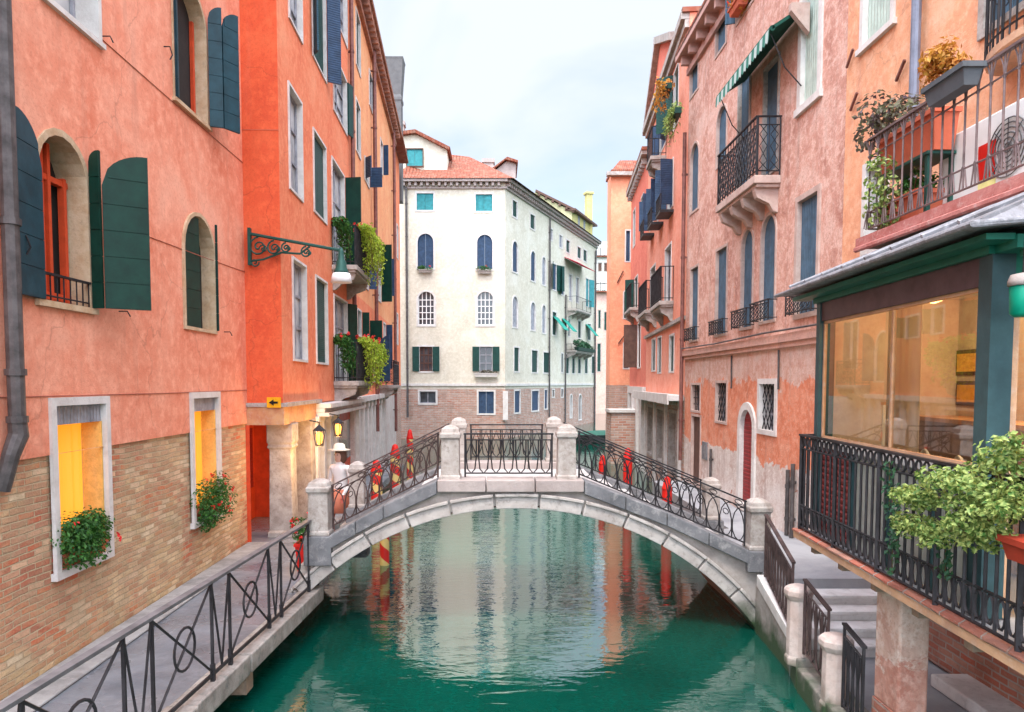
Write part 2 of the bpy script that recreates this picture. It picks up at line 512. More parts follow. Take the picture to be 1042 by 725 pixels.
M_coping = stone('grey_coping_stone', (0.19, 0.185, 0.19), (0.10, 0.10, 0.105), sc=2.6, dirt=(0.45, 0.42, 0.40), amt=0.6)
M_coppink = stone('pinkish_coping_stone', (0.42, 0.35, 0.32), (0.31, 0.25, 0.225), sc=2.2, dirt=(0.3, 0.25, 0.24), amt=0.5)
M_spandrel = stone('spandrel_plaster', (0.42, 0.37, 0.33), (0.25, 0.21, 0.185), sc=2.0, dirt=(0.2, 0.17, 0.15), amt=0.55, green=True)
M_pave = stone('grey_paving', (0.33, 0.33, 0.34), (0.22, 0.22, 0.235), sc=1.2, dirt=(0.2, 0.2, 0.2), amt=0.35, rough=0.6)
M_wet = stone('damp_grey_paving', (0.20, 0.205, 0.22), (0.12, 0.125, 0.14), sc=1.4, dirt=(0.34, 0.34, 0.36), amt=0.35, rough=0.35)
def _wet():
    nt = M_wet.node_tree; b = nt.nodes['Principled BSDF']; co = objco(nt)
    r_ = ramp(nt, noise(nt, co, 0.9, 4, 0.5), [(0.42, (0.16,) * 3), (0.6, (0.6,) * 3)])
    nt.links.new(r_, b.inputs['Roughness'])
_wet()
M_deckstone = stone('deck_stone', (0.50, 0.47, 0.45), (0.38, 0.35, 0.33), sc=3, dirt=(0.2, 0.17, 0.16), amt=.5)
M_step = stone('pale_step_stone', (0.74, 0.70, 0.67), (0.60, 0.55, 0.52), sc=2.6, dirt=(0.26, 0.22, 0.2), amt=0.5)
M_wood = paint('weathered_wood', (0.30, 0.21, 0.15), rough=0.85, var=0.35, bs=0.5)
M_woodlt = stone('peeling_orange_beam', (0.62, 0.36, 0.20), (0.45, 0.25, 0.15), sc=3, dirt=(0.6, 0.5, 0.42), amt=0.6)
M_iron = paint('black_iron', (0.035, 0.032, 0.034), rough=0.55, metal=0.3, var=0.4)
M_ironrose = paint('rosy_iron', (0.17, 0.12, 0.115), rough=0.6, metal=0.2, var=0.4)
M_ironbr = paint('brown_iron', (0.085, 0.055, 0.05), rough=0.6, metal=0.3, var=0.4)
M_irongrey = paint('grey_iron', (0.16, 0.15, 0.155), rough=0.55, metal=0.3, var=0.3)
M_irongreen = paint('dark_green_iron', (0.02, 0.075, 0.06), rough=0.5, metal=0.2)
M_shut = paint('dark_green_shutter', (0.007, 0.050, 0.040), rough=0.5, var=0.25, lines=(7, 'Z'))
M_shutblue = paint('blue_green_shutter', (0.02, 0.07, 0.10), rough=0.5, var=0.25, lines=(7, 'Z'))
M_shutplain = paint('green_board', (0.004, 0.034, 0.022), rough=0.5, var=0.25)
M_shutplainb = paint('slate_green_board', (0.014, 0.050, 0.066), rough=0.5, var=0.25)
M_navy = paint('navy_shutter', (0.03, 0.06, 0.115), rough=0.5, var=0.25, lines=(6, 'Z'))
M_blue = paint('faded_blue_shutter', (0.065, 0.13, 0.19), rough=0.55, var=0.25, lines=(5, 'X'))
M_teal = paint('teal_shutter', (0.04, 0.25, 0.27), rough=0.55, var=0.2, lines=(6, 'Z'))
M_mint = paint('pale_mint_shutter', (0.48, 0.58, 0.50), rough=0.6, var=0.15, lines=(4, 'X'))
M_greywood = paint('grey_shutter', (0.30, 0.30, 0.33), rough=0.6, var=0.3, lines=(5, 'X'))
M_brownshut = paint('brown_shutter', (0.11, 0.055, 0.04), rough=0.6, var=0.25)
M_pipe = paint('grey_pipe', (0.10, 0.088, 0.085), rough=0.5, metal=0.3, var=0.4)
M_pipebr = paint('copper_pipe', (0.20, 0.085, 0.07), rough=0.5, metal=0.3, var=0.3)
M_pipeblue = paint('slate_pipe', (0.20, 0.22, 0.28), rough=0.5, metal=0.3, var=0.2)
M_pane = pane_mat('window_pane', (0.05, 0.06, 0.07))
M_panelt = pane_mat('curtained_pane', (0.42, 0.42, 0.42), 0.15)
M_dark = paint('dark_interior', (0.035, 0.028, 0.025), rough=0.9)
M_redwood = paint('orange_red_wood', (0.62, 0.075, 0.025), rough=0.5)
M_redpaint = paint('red_paint', (0.62, 0.018, 0.012), rough=0.45)
M_darkred = paint('dark_red_door', (0.26, 0.02, 0.02), rough=0.5, lines=(4, 'Z'))
M_white = paint('white_paint', (0.8, 0.79, 0.77), rough=0.5, var=0.05)
M_terra = paint('terracotta', (0.55, 0.13, 0.07), rough=0.8, var=0.15)
M_slate = paint('slate_trough', (0.10, 0.11, 0.12), rough=0.7, var=0.15)
M_glowcurtain = emis('glowing_curtain', (1.0, 0.36, 0.015), 0.30, (0.8, 0.35, 0.05))  # curtain emits by itself, standing in for a lamp in the room
M_lamptint = plaster('lamplight_tint_reveal', (0.78, 0.46, 0.12), amt=0.2)  # lamplight put into the plaster colour
M_lamp = emis('lamp_glow', (1.0, 0.36, 0.05), 1.9)
M_green = leaf('green_leaves', (0.012, 0.07, 0.01), (0.07, 0.22, 0.03))
M_lime = leaf('lime_leaves', (0.22, 0.36, 0.015), (0.55, 0.62, 0.06))
M_vari = leaf('variegated_leaves', (0.05, 0.15, 0.02), (0.46, 0.52, 0.15), sc=30)
M_deep = leaf('deep_green_leaves', (0.012, 0.06, 0.03), (0.04, 0.14, 0.05))
M_rust = leaf('rusty_leaves', (0.45, 0.14, 0.02), (0.62, 0.34, 0.05))
M_mauve = leaf('mauve_leaves', (0.09, 0.05, 0.06), (0.16, 0.17, 0.08))
M_redfl = leaf('red_blossoms', (0.75, 0.015, 0.02), (0.8, 0.06, 0.05))
M_stem = paint('stem', (0.12, 0.08, 0.04), rough=0.9)

def tiles(name='roof_tiles'):
    if name in MATS: return MATS[name]
    m, nt, b = newmat(name)
    co = objco(nt)
    v = N(nt, 'ShaderNodeTexVoronoi', Scale=3.2); nt.links.new(co, v.inputs['Vector'])
    col = ramp(nt, v.outputs['Distance'], [(0.0, (0.33, 0.075, 0.035)), (0.5, (0.24, 0.055, 0.026)), (1.0, (0.36, 0.13, 0.07))])
    col = mix(nt, ramp(nt, noise(nt, co, 4, 5), [(0.45, (0, 0, 0)), (0.7, (0.8,) * 3)]), col, (0.3, 0.16, 0.11))
    nt.links.new(col, b.inputs['Base Color']); b.inputs['Roughness'].default_value = 0.9
    w = N(nt, 'ShaderNodeTexWave', Scale=1.6); w.bands_direction = 'X'; nt.links.new(co, w.inputs['Vector'])
    bump(nt, b, w.outputs['Fac'], 1.0, 0.08)
    MATS[name] = m
    return m
M_tile = tiles()


def stripes(name, ca, cb, scale, direction='X'):
    if name in MATS: return MATS[name]
    m, nt, b = newmat(name)
    co = objco(nt)
    w = N(nt, 'ShaderNodeTexWave', Scale=scale); w.bands_direction = direction; nt.links.new(co, w.inputs['Vector'])
    col = ramp(nt, w.outputs['Fac'], [(0.48, ca), (0.52, cb)])
    nt.links.new(col, b.inputs['Base Color']); b.inputs['Roughness'].default_value = 0.8
    MATS[name] = m
    return m

# ------------------------------------------------------------------ plants
def leaves(mb, c, rad, n, size, up=0.5, shell=0.35, rnd=random):
    c = Vector(c)
    for _ in range(n):
        while True:
            p = Vector((rnd.uniform(-1, 1), rnd.uniform(-1, 1), rnd.uniform(-1, 1)))
            if shell < p.length < 1: break
        q = c + Vector((p.x * rad[0], p.y * rad[1], p.z * rad[2]))
        leaf_at(mb, q, (p + Vector((rnd.gauss(0, .5), rnd.gauss(0, .5), rnd.gauss(up, .5)))), size * rnd.uniform(.6, 1.3), rnd)

def leaf_at(mb, q, nrm, s, rnd=random, ratio=0.6):
    if nrm.length < 1e-6: nrm = Vector((0, 0, 1))
    nrm = nrm.normalized()
    t = nrm.cross(Vector((rnd.gauss(0, 1), rnd.gauss(0, 1), rnd.gauss(0, 1))))
    if t.length < 1e-6: t = nrm.cross(Vector((1, 0, 0)))
    t.normalize(); b = nrm.cross(t)
    w = s * ratio / 2
    fold = nrm * s * 0.15
    mb.add([q - t * s / 2, q + b * w + fold, q + t * s / 2, q - b * w + fold, q + t * s * 0.05], [(0, 4, 1), (1, 4, 2), (2, 4, 3), (3, 4, 0)])

def bush(name, label, cat, fr, c, rad, n, size, mat, blossoms=0, bmat=None, bsize=None, group=None, pot=None, lumps=5, stems=True):
    """a potted plant: foliage in overlapping clumps, stems, blossoms, and its pot"""
    w = fr.w(*c)
    t = thing(name, label, cat, w, fr.a, group)
    mb = MB(fr)
    rnd = random.Random(hash((round(c[0], 3), n)) & 0xffff)
    for k in range(lumps):
        d = Vector((rnd.uniform(-.55, .55) * rad[0], rnd.uniform(-.45, .45) * rad[1], rnd.uniform(-.5, .5) * rad[2]))
        kk = rnd.uniform(.45, .75)
        leaves(mb, Vector(c) + d, [r_ * kk for r_ in rad], n // lumps, size, rnd=rnd, shell=0.15)
    mb.build('foliage', mat, t)
    if stems:
        sb = MB(fr)
        for k in range(7):
            e = Vector(c) + Vector((rnd.uniform(-.6, .6) * rad[0], rnd.uniform(-.5, .5) * rad[1], rnd.uniform(-.2, .6) * rad[2]))
            b0 = Vector(c) + Vector((rnd.uniform(-.2, .2) * rad[0], 0, -rad[2] * 0.8))
            sb.tube([b0, (b0 + e) / 2 + Vector((0, 0, .03)), e], [size * .12, size * .1, size * .05], 4)
        sb.build('stem', M_stem, t)
    if blossoms:
        fb = MB(fr)
        for k in range(blossoms):
            while True:
                p = Vector((rnd.uniform(-1, 1), rnd.uniform(-1, .6), rnd.uniform(-.4, 1)))
                if .75 < p.length < 1.02: break
            q = Vector(c) + Vector((p.x * rad[0], p.y * rad[1], p.z * rad[2]))
            for j in range(7):
                leaf_at(fb, q + Vector((rnd.gauss(0, 1), rnd.gauss(0, 1), rnd.gauss(0, 1))) * (bsize or size) * .3, Vector((rnd.gauss(0, 1), rnd.gauss(-.5, 1), rnd.gauss(.6, 1))), (bsize or size) * .8, rnd, 0.9)
        fb.build('blossoms', bmat or M_redfl, t)
    if pot:
        x0, x1, y0, y1, z0, z1, pm = pot
        pb = MB(fr)
        tp = 0.03
        pb.hexa([(x0 + tp, y0 + tp, z0), (x1 - tp, y0 + tp, z0), (x1 - tp, y1 - tp, z0), (x0 + tp, y1 - tp, z0), (x0, y0, z1), (x1, y0, z1), (x1, y1, z1), (x0, y1, z1)])
        pb.box(x0 - .015, x1 + .015, y0 - .015, y0 + .02, z1 - .035, z1 + .008)
        pb.box(x0 - .015, x1 + .015, y1 - .02, y1 + .015, z1 - .035, z1 + .008)
        pb.box(x0 - .015, x0 + .02, y0 + .021, y1 - .021, z1 - .035, z1 + .008)
        pb.box(x1 - .02, x1 + .015, y0 + .021, y1 - .021, z1 - .035, z1 + .008)
        pb.build('pot', pm, t)
    return t

def trailing(name, label, cat, fr, x0, x1, y, ztop, drop, n, mat, spread=0.18, blossoms=0, pot=None, group=None, size=0.09):
    """a plant that hangs from a balcony in strands"""
    t = thing(name, label, cat, fr.w((x0 + x1) / 2, y, ztop), fr.a, group)
    mb = MB(fr); sb = MB(fr)
    rnd = random.Random(int(abs(x0) * 100) + n)
    ns = max(6, int((x1 - x0) / 0.07) + 6)
    for k in range(ns):
        x = rnd.uniform(x0, x1); yy = y + rnd.uniform(-spread, spread * .4)
        L = drop * rnd.uniform(.45, 1.0) * (1 - 0.45 * abs((x - (x0 + x1) / 2) / ((x1 - x0) / 2 + .01)) ** 2)
        pts = []
        for j in range(8):
            f = j / 7
            pts.append(Vector((x + rnd.gauss(0, .03), yy - 0.12 * math.sin(f * PI * .6) + rnd.gauss(0, .02), ztop + 0.12 * math.sin(f * PI) - L * f)))
        sb.tube(pts, 0.006, 3)
        for j in range(n // ns):
            f = rnd.random() * 7; i = min(6, int(f)); p = pts[i].lerp(pts[i + 1], f - i)
            p = p + Vector((rnd.gauss(0, .045), rnd.gauss(0, .045), rnd.gauss(0, .03)))
            leaf_at(mb, p, Vector((rnd.gauss(0, .6), rnd.gauss(-.7, .5), rnd.gauss(.4, .5))), size * rnd.uniform(.6, 1.3), rnd, 0.4)
    leaves(mb, ((x0 + x1) / 2, y, ztop + .03), ((x1 - x0) / 2, spread, 0.13), n // 4, size, rnd=rnd)
    mb.build('foliage', mat, t); sb.build('stem', M_stem, t)
    if blossoms:
        fb = MB(fr)
        for k in range(blossoms):
            q = Vector((rnd.uniform(x0, x1), y + rnd.uniform(-spread, spread), ztop + rnd.uniform(0, .16)))
            for j in range(8):
                leaf_at(fb, q + Vector((rnd.gauss(0, 1), rnd.gauss(0, 1), rnd.gauss(0, 1))) * .03, Vector((rnd.gauss(0, 1), rnd.gauss(-.5, 1), rnd.gauss(.6, 1))), .07, rnd, 0.9)
        fb.build('blossoms', M_redfl, t)
    if pot:
        pb = MB(fr); pb.box(x0, x1, y - .08, y + .08, ztop - .16, ztop - .02); pb.build('pot', pot, t)
    return t

# ------------------------------------------------------------------ railings
def rail(mb, P0, P1, h, pattern, r=0.011, pitch=0.16, base=0.08):
    """P0,P1 feet of a railing; patterned ironwork between a bottom rail and a top rail"""
    P0 = Vector(P0); P1 = Vector(P1); L = (P1 - P0).length
    def pt(u, v): return P0 + (P1 - P0) * (u / L) + Vector((0, 0, v))
    def line(a, b, rr=r): mb.tube([pt(*a), pt(*b)], rr, 5)
    def curve(c, rr=r, closed=False): mb.tube([pt(*q) for q in c], rr, 4, closed)
    def ring(u, v, ru, rv, rr=r, n=12): curve([(u + ru * math.cos(2 * PI * k / n), v + rv * math.sin(2 * PI * k / n)) for k in range(n)], rr, True)
    mb.beam(pt(-.02, h), pt(L + .02, h), 0.045, 0.022)
    if pattern != 'walk': line((0, base), (L, base), r * 1.2)
    if pattern == 'arches':
        line((0, h * .84), (L, h * .84), r)
        for u in (0.0, L): line((u, 0), (u, h), r * 1.5)
        n = max(2, round(L / pitch)); p = L / n
        for k in range(-1, n):
            a, b = k * p, (k + 2) * p
            pts = []
            for j in range(11):
                th = PI * j / 10
                u = (a + b) / 2 - math.cos(th) * p
                v = base + (h * .84 - base) * (math.sin(th) ** 0.55)
                if 0 <= u <= L: pts.append((u, v))
            if len(pts) > 2: curve(pts, r * .9)
        for k in range(n):
            pts = [((k + .5) * p - math.cos(PI * j / 6) * p * .5, base + (h * .32) * (1 - math.sin(PI * j / 6))) for j in range(7)]
            curve(pts, r * .8)
            if k % 2 == 0: ring((k + .5) * p, h * .915, p * .3, h * .05, r * .7, 8)
            else:
                ring((k + .5) * p, h * .60, p * .22, h * .06, r * .7, 8)
    elif pattern == 'crown':
        line((0, h * .86), (L, h * .86), r)
        for u in (0.0, L): line((u, 0), (u, h), r * 1.5)
        n = max(2, round(L / pitch)); p = L / n
        for k in range(n):
            c = (k + .5) * p
            curve([(c - p * .42, h * .86), (c - p * .40, h * .45), (c - p * .30, base + .06), (c, base), (c + p * .30, base + .06), (c + p * .40, h * .45), (c + p * .42, h * .86)], r)
            curve([(k * p, h * .45), (k * p + p * .25, h * .62), (c, h * .84), (k * p + p * .75, h * .62), (k * p + p, h * .45)], r * .8)
    elif pattern == 'bars':        # kiosk balcony: rings above and below, bars between
        line((0, h * .86), (L, h * .86), r); line((0, h * .26), (L, h * .26), r)
        n = max(2, round(L / pitch)); p = L / n
        for k in range(n + 1): line((k * p, base), (k * p, h * .86), r * 1.1)
        for k in range(n):
            ring((k + .5) * p, h * .93, p * .36, h * .055, r, 10)
            ring((k + .5) * p, h * .155, p * .38, h * .09, r, 10)
        for k in range(0, n + 1, 8): line((k * p, -.02), (k * p, h), r * 2.0)
        line((L, 0), (L, h), r * 2)
    elif pattern == 'fleur':       # terrace: tall bars with spread tops and feet
        line((0, h * .82), (L, h * .82), r); line((0, h * .22), (L, h * .22), r)
        n = max(2, round(L / pitch)); p = L / n
        for k in range(n + 1):
            u = k * p
            line((u, base), (u, h), r * 1.1)
            for sg in (-1, 1):
                curve([(u, h * .80), (u + sg * p * .12, h * .9), (u + sg * p * .34, h * .985)], r * .9)
                curve([(u, h * .26), (u + sg * p * .14, h * .2), (u + sg * p * .30, base)], r * .9)
            ring(u, h * .815, r * 2.4, r * 2.0, r * .9, 6)
            ring(u, h * .225, r * 2.4, r * 2.0, r * .9, 6)
    elif pattern == 'lattice':
        line((0, h * .86), (L, h * .86), r)
        n = max(1, round(L / pitch)); p = L / n
        for k in range(n + 1): line((k * p, 0), (k * p, h), r * (1.4 if k in (0, n) else .9))
        for k in range(n):
            u = k * p
            curve([(u, base), (u + p * .85, h * .25), (u + p * .15, h * .5), (u + p * .85, h * .7), (u + p * .2, h * .86)], r * .8)
            curve([(u + p, base), (u + p * .15, h * .25), (u + p * .85, h * .5), (u + p * .15, h * .7), (u + p * .8, h * .86)], r * .8)
    elif pattern == 'plain':
        n = max(2, round(L / pitch)); p = L / n
        for k in range(n + 1): line((k * p, 0), (k * p, h), r)
    return pt
# ------------------------------------------------------------------ houses
def outline(x0, x1, z0, z1, arch, n=10, flat=None):
    """points from bottom-left up over the top to bottom-right"""
    if not arch: return [(x0, z0), (x0, z1), (x1, z1), (x1, z0)]
    r_ = (x1 - x0) / 2; rise = r_ if arch is True else arch
    cx = (x0 + x1) / 2; zs = z1 - rise
    pts = [(x0, z0)]
    for k in range(n + 1):
        a = PI - PI * k / n
        pts.append((cx + r_ * math.cos(a), zs + rise * math.sin(a)))
    pts.append((x1, z0))
    return pts

def offset(pts, w):
    """outline grown by w to the sides and top (bottom ends stay level)"""
    out = []
    m = len(pts)
    for i, p in enumerate(pts):
        if i == 0: out.append((p[0] - w, p[1])); continue
        if i == m - 1: out.append((p[0] + w, p[1])); continue
        a = Vector((pts[i][0] - pts[i - 1][0], pts[i][1] - pts[i - 1][1])); b = Vector((pts[i + 1][0] - pts[i][0], pts[i + 1][1] - pts[i][1]))
        if a.length < 1e-9: a = b
        if b.length < 1e-9: b = a
        a.normalize(); b.normalize()
        na = Vector((-a.y, a.x)); nb = Vector((-b.y, b.x))
        nn = na + nb; nn.normalize()
        k = w / max(0.5, nn.dot(na))
        out.append((p[0] + nn.x * k, p[1] + nn.y * k))
    return out

class House:
    def __init__(s, name, label, cat, fr, x0, x1, z0, z1, depth, group=None):
        s.fr = fr; s.x0, s.x1, s.z0, s.z1, s.depth = x0, x1, z0, z1, depth
        s.root = thing(name, label, cat, fr.w(x0, 0, 0), fr.a, group)
        s.ops = []
    def win(s, ul, ur, vt, vb, arch=False, sw=.11, smat=None, proud=.03, reveal=.24, pane='pane', closed=None, shut=(), sill=.0,
            sash=(2, 3), grille=None, um=None, name='window', smw=None, lit=None, shplain=False, fr=None, ops=None, parent=None, sashmat=None, reveal_mat=None):
        fr = fr or s.fr; ops = s.ops if ops is None else ops
        um = um if um is not None else (ul + ur) / 2
        vm = (vt + vb) / 2
        x0 = fr.px(ul, vm)[0]; x1 = fr.px(ur, vm)[0]
        z1 = fr.px(um, vt)[1]; z0 = fr.px(um, vb)[1]
        return s.win_m(x0, x1, z0, z1, arch, sw, smat, proud, reveal, pane, closed, shut, sill, sash, grille, name, shplain, fr, ops, parent, sashmat, reveal_mat)
    def win_m(s, x0, x1, z0, z1, arch=False, sw=.11, smat=None, proud=.03, reveal=.24, pane='pane', closed=None, shut=(), sill=.0,
              sash=(2, 3), grille=None, name='window', shplain=False, fr=None, ops=None, parent=None, sashmat=None, reveal_mat=None):
        fr = fr or s.fr; ops = s.ops if ops is None else ops
        smat = smat or M_stone
        parent = parent or s.root
        ops.append((x0, x1, z0, z1, arch))
        inn = outline(x0, x1, z0, z1, arch); outp = offset(inn, sw)
        mb = MB(fr); m = len(inn)
        if sw > 0:
            vs = [(x, -proud, z) for x, z in inn] + [(x, -proud, z) for x, z in outp] + [(x, 0.004, z) for x, z in outp] + [(x, reveal, z) for x, z in inn]
            fs = []
            for i in range(m - 1):
                fs += [(i, i + 1, m + i + 1, m + i), (m + i, m + i + 1, 2 * m + i + 1, 2 * m + i), (i, 3 * m + i, 3 * m + i + 1, i + 1)]
            mb.add(vs, fs)
            zb = z0 - (sw * .9)
            # stone sill
            e = sw + (.04 if sill else .0)
            mb.box(x0 - e, x1 + e, -proud - sill, reveal, zb, z0 - .001)
            fo = mb.build(name, smat, parent, bevel=0)
        else:
            vs = [(x, 0.0, z) for x, z in inn] + [(x, reveal, z) for x, z in inn]
            fs = [(i, m + i, m + i + 1, i + 1) for i in range(m - 1)] + [(0, m - 1, 2 * m - 1, m)]
            mb.add(vs, fs)
            fo = mb.build(name, reveal_mat or smat, parent)
        if not closed:
            pb = MB(fr)
            pb.add([(x, reveal - .01, z) for x, z in inn], [tuple(range(m - 1, -1, -1))])
            pm = {'pane': M_pane, 'curtain': M_panelt, 'dark': M_dark, 'lit': M_glowcurtain}[pane] if isinstance(pane, str) else pane
            pb.build('pane', pm, fo)
            if sash:
                sb = MB(fr); w = min(.05, (x1 - x0) * .08); yy = reveal - .05
                c, rws = sash
                for k in range(c + 1):
                    x = x0 + (x1 - x0) * k / c
                    x = min(max(x, x0 + w / 2), x1 - w / 2)
                    ztop = z1
                    if arch:
                        r_ = (x1 - x0) / 2; rise = r_ if arch is True else arch
                        ztop = z1 - rise + rise * math.sqrt(max(0, 1 - ((x - (x0 + x1) / 2) / r_) ** 2))
                    sb.box(x - w / 2, x + w / 2, yy, yy + .035, z0, ztop)
                rise = 0 if not arch else ((x1 - x0) / 2 if arch is True else arch)
                for k in range(rws + 1):
                    z = z0 + (z1 - rise - z0) * k / rws
                    z = min(max(z, z0 + w / 2), z1 - w / 2)
                    sb.box(x0, x1, yy + .003, yy + .032, z - w / 2, z + w / 2)
                sb.build('sash', sashmat or M_greywood, fo)
        else:
            hw = (x1 - x0) / 2
            for sgn in (-1, 1):
                shutter(fo, fr, x0 if sgn < 0 else x1, sgn, hw - .006, 0, z0 + .01, z1 - .01, arch, closed, y=.07, plain=shplain)
        for sh in shut:
            side, ang = sh[0], sh[1]; mt = sh[2]; ww = sh[3] if len(sh) > 3 else (x1 - x0) / 2
            shutter(fo, fr, x0 - .02 if side < 0 else x1 + .02, side, ww, ang, z0, z1, arch, mt, y=-proud - .02, plain=shplain)
        if grille:
            gb = MB(fr)
            if grille == 'diamond':
                n = 6; sx = (x1 - x0) / 3
                for k in range(-n, 12):
                    for sg in (1, -1):
                        a = (x0 + k * sx * .7, z0); b = (a[0] + sg * (z1 - z0) * .6, z1)
                        # clip to the opening
                        pts = []
                        for q in range(21):
                            f = q / 20; x = a[0] + (b[0] - a[0]) * f; z = a[1] + (b[1] - a[1]) * f
                            if x0 <= x <= x1: pts.append((x, .05, z))
                        if len(pts) > 1: gb.tube([pts[0], pts[-1]], .01, 4)
            elif grille == 'bars':
                for k in range(1, 5):
                    x = x0 + (x1 - x0) * k / 5; gb.tube([(x, .05, z0), (x, .05, z1)], .01, 4)
                for k in range(1, 4):
                    z = z0 + (z1 - z0) * k / 4; gb.tube([(x0, .05, z), (x1, .05, z)], .01, 4)
            elif grille[0] == 'guard':      # low railing across the foot of the window
                hh = grille[1]; bul = grille[2]
                rail(gb, (x0 - .12, -bul, z0 - .02), (x1 + .12, -bul, z0 - .02), hh, 'lattice', r=.010, pitch=.17, base=.04)
                for x in (x0 - .12, x1 + .12):
                    gb.tube([(x, -bul, z0 + hh - .02), (x, 0, z0 + hh - .02)], .010, 4); gb.tube([(x, -bul, z0 + .02), (x, 0, z0 + .02)], .010, 4)
            gb.build('grille', M_iron, fo)
        return fo, (x0, x1, z0, z1)
    def wall(s, mb, x0, x1, z0, z1, y=0, ops=None):
        ops = s.ops if ops is None else ops
        xs = {x0, x1}; zs = {z0, z1}
        for o in ops:
            for x in (o[0], o[1]):
                if x0 < x < x1: xs.add(x)
            for z in (o[2], o[3]):
                if z0 < z < z1: zs.add(z)
        xs = sorted(xs); zs = sorted(zs)
        for i in range(len(xs) - 1):
            for j in range(len(zs) - 1):
                cx = (xs[i] + xs[i + 1]) / 2; cz = (zs[j] + zs[j + 1]) / 2
                if any(o[0] < cx < o[1] and o[2] < cz < o[3] for o in ops): continue
                mb.quad((xs[i], y, zs[j]), (xs[i + 1], y, zs[j]), (xs[i + 1], y, zs[j + 1]), (xs[i], y, zs[j + 1]))
        for o in ops:
            if o[4] and z0 < o[3] <= z1 and x0 <= o[0] and o[1] <= x1:
                pts = outline(*o[:4], o[4])[1:-1]; h = len(pts) // 2
                mb.add([(o[0], y, o[3])] + [(p[0], y, p[1]) for p in pts[:h + 1]], [tuple([0] + list(range(h + 1, 0, -1)))])
                mb.add([(o[1], y, o[3])] + [(p[0], y, p[1]) for p in pts[h:]], [tuple([0] + list(range(len(pts) - h, 0, -1)))])
    def finish(s, bands, left=True, right=True, roof=None, roofmat=None, yoffs=None, sidemat=None, eave=.5, name='wall', top=True):
        """bands: [(z0, z1, material, y, part name)] from the ground up"""
        for (a, b, mt, y, nm) in bands:
            mb = MB(s.fr); s.wall(mb, s.x0, s.x1, a, b, y)
            d = s.depth
            if y: mb.quad((s.x0, y, b), (s.x1, y, b), (s.x1, 0, b), (s.x0, 0, b)); mb.quad((s.x0, y, a), (s.x1, y, a), (s.x1, 0, a), (s.x0, 0, a))
            if left: mb.quad((s.x0, d, a), (s.x0, y, a), (s.x0, y, b), (s.x0, d, b))
            if right: mb.quad((s.x1, y, a), (s.x1, d, a), (s.x1, d, b), (s.x1, y, b))
            mb.quad((s.x1, d, a), (s.x0, d, a), (s.x0, d, b), (s.x1, d, b))
            mb.build(nm, mt, s.root)
        if roof is not None:
            rb = MB(s.fr); zt = s.z1; e = eave
            hh = roof
            rb.hexa([(s.x0 - .05, -e, zt), (s.x1 + .05, -e, zt), (s.x1 + .05, s.depth + e, zt), (s.x0 - .05, s.depth + e, zt),
                     (s.x0 - .05, -e, zt + .12), (s.x1 + .05, -e, zt + .12), (s.x1 + .05, s.depth + e, zt + .12), (s.x0 - .05, s.depth + e, zt + .12)])
            if hh > 0:
                rb.hexa([(s.x0, -e * .9, zt + .121), (s.x1, -e * .9, zt + .121), (s.x1, s.depth + e * .9, zt + .121), (s.x0, s.depth + e * .9, zt + .121),
                         (s.x0 + .5, s.depth * .45, zt + hh), (s.x1 - .5, s.depth * .45, zt + hh), (s.x1 - .5, s.depth * .55, zt + hh), (s.x0 + .5, s.depth * .55, zt + hh)])
            rb.build('roof', roofmat or M_tile, s.root)

def shutter(parent, fr, hx, side, w, ang, z0, z1, arch, mat, y=-.05, plain=False, t=.04):
    """one leaf hinged at hx; side -1 is the left leaf; ang 0 shut, 180 folded back on the wall"""
    a = R(ang)
    dx = math.cos(a) * (1 if side < 0 else -1); dy = -math.sin(a)
    d = Vector((dx, dy, 0)); nrm = Vector((0, 0, 1)).cross(d)
    mb = MB(fr)
    P = Vector((hx, y, 0))
    rise = 0 if not arch else (w if arch is True else arch)
    def top(u):
        if not arch: return z1
        f = min(1, u / w); return z1 - rise + rise * math.sqrt(max(0, 1 - (1 - f) ** 2))
    def piece(za, zb, n=8, th=t):
        pts = []
        for k in range(n + 1):
            u = w * k / n; pts.append((u, min(zb, max(za, top(u)))))
        poly = [(0, za)] + [p for p in pts if p[1] > za + 1e-4] 
        last = poly[-1]
        if last[0] < w - 1e-6: pass
        else: poly.append((w, za))
        if arch and poly[1][0] > 0: poly[0] = (poly[1][0], za)
        if len(poly) < 3: return
        vs = [P + d * u + nrm * (-th / 2) + Vector((0, 0, z)) for u, z in poly] + [P + d * u + nrm * (th / 2) + Vector((0, 0, z)) for u, z in poly]
        m = len(poly)
        fs = [tuple(range(m)), tuple(range(2 * m - 1, m - 1, -1))] + [(i, i + m, (i + 1) % m + m, (i + 1) % m) for i in range(m)]
        mb.add(vs, fs)
    if plain:   # wide horizontal boards with thin gaps on a thinner backing
        nb = max(3, round((z1 - z0) / .27)); h = (z1 - z0) / nb
        piece(z0, z1, th=t * .6)
        for k in range(nb): piece(z0 + k * h + .004, z0 + (k + 1) * h - .004, th=t)
    else:
        piece(z0, z1)
    return mb.build('shutter', mat, parent)

def pipe(parent, fr, u, v0, v1, r=.06, mat=None, y=-.1, name='drainpipe', vm=None, world_x=None, z0=None, z1=None):
    x = world_x if world_x is not None else fr.px(u, vm or (v0 + v1) / 2, y)[0]
    za = z0 if z0 is not None else fr.px(u, v1, y)[1]; zb = z1 if z1 is not None else fr.px(u, v0, y)[1]
    mb = MB(fr)
    mb.tube([(x, y, za), (x, y, zb)], r, 10)
    n = max(1, int((zb - za) / 2.2))
    for k in range(n + 1):
        z = za + (zb - za) * (k + .5) / (n + 1)
        mb.tube([(x, y, z - .03), (x, y, z + .03)], r * 1.25, 10)
        mb.box(x - .02, x + .02, y, .0, z - .02, z + .02)
    return mb.build(name, mat or M_pipe, parent, smooth=False)

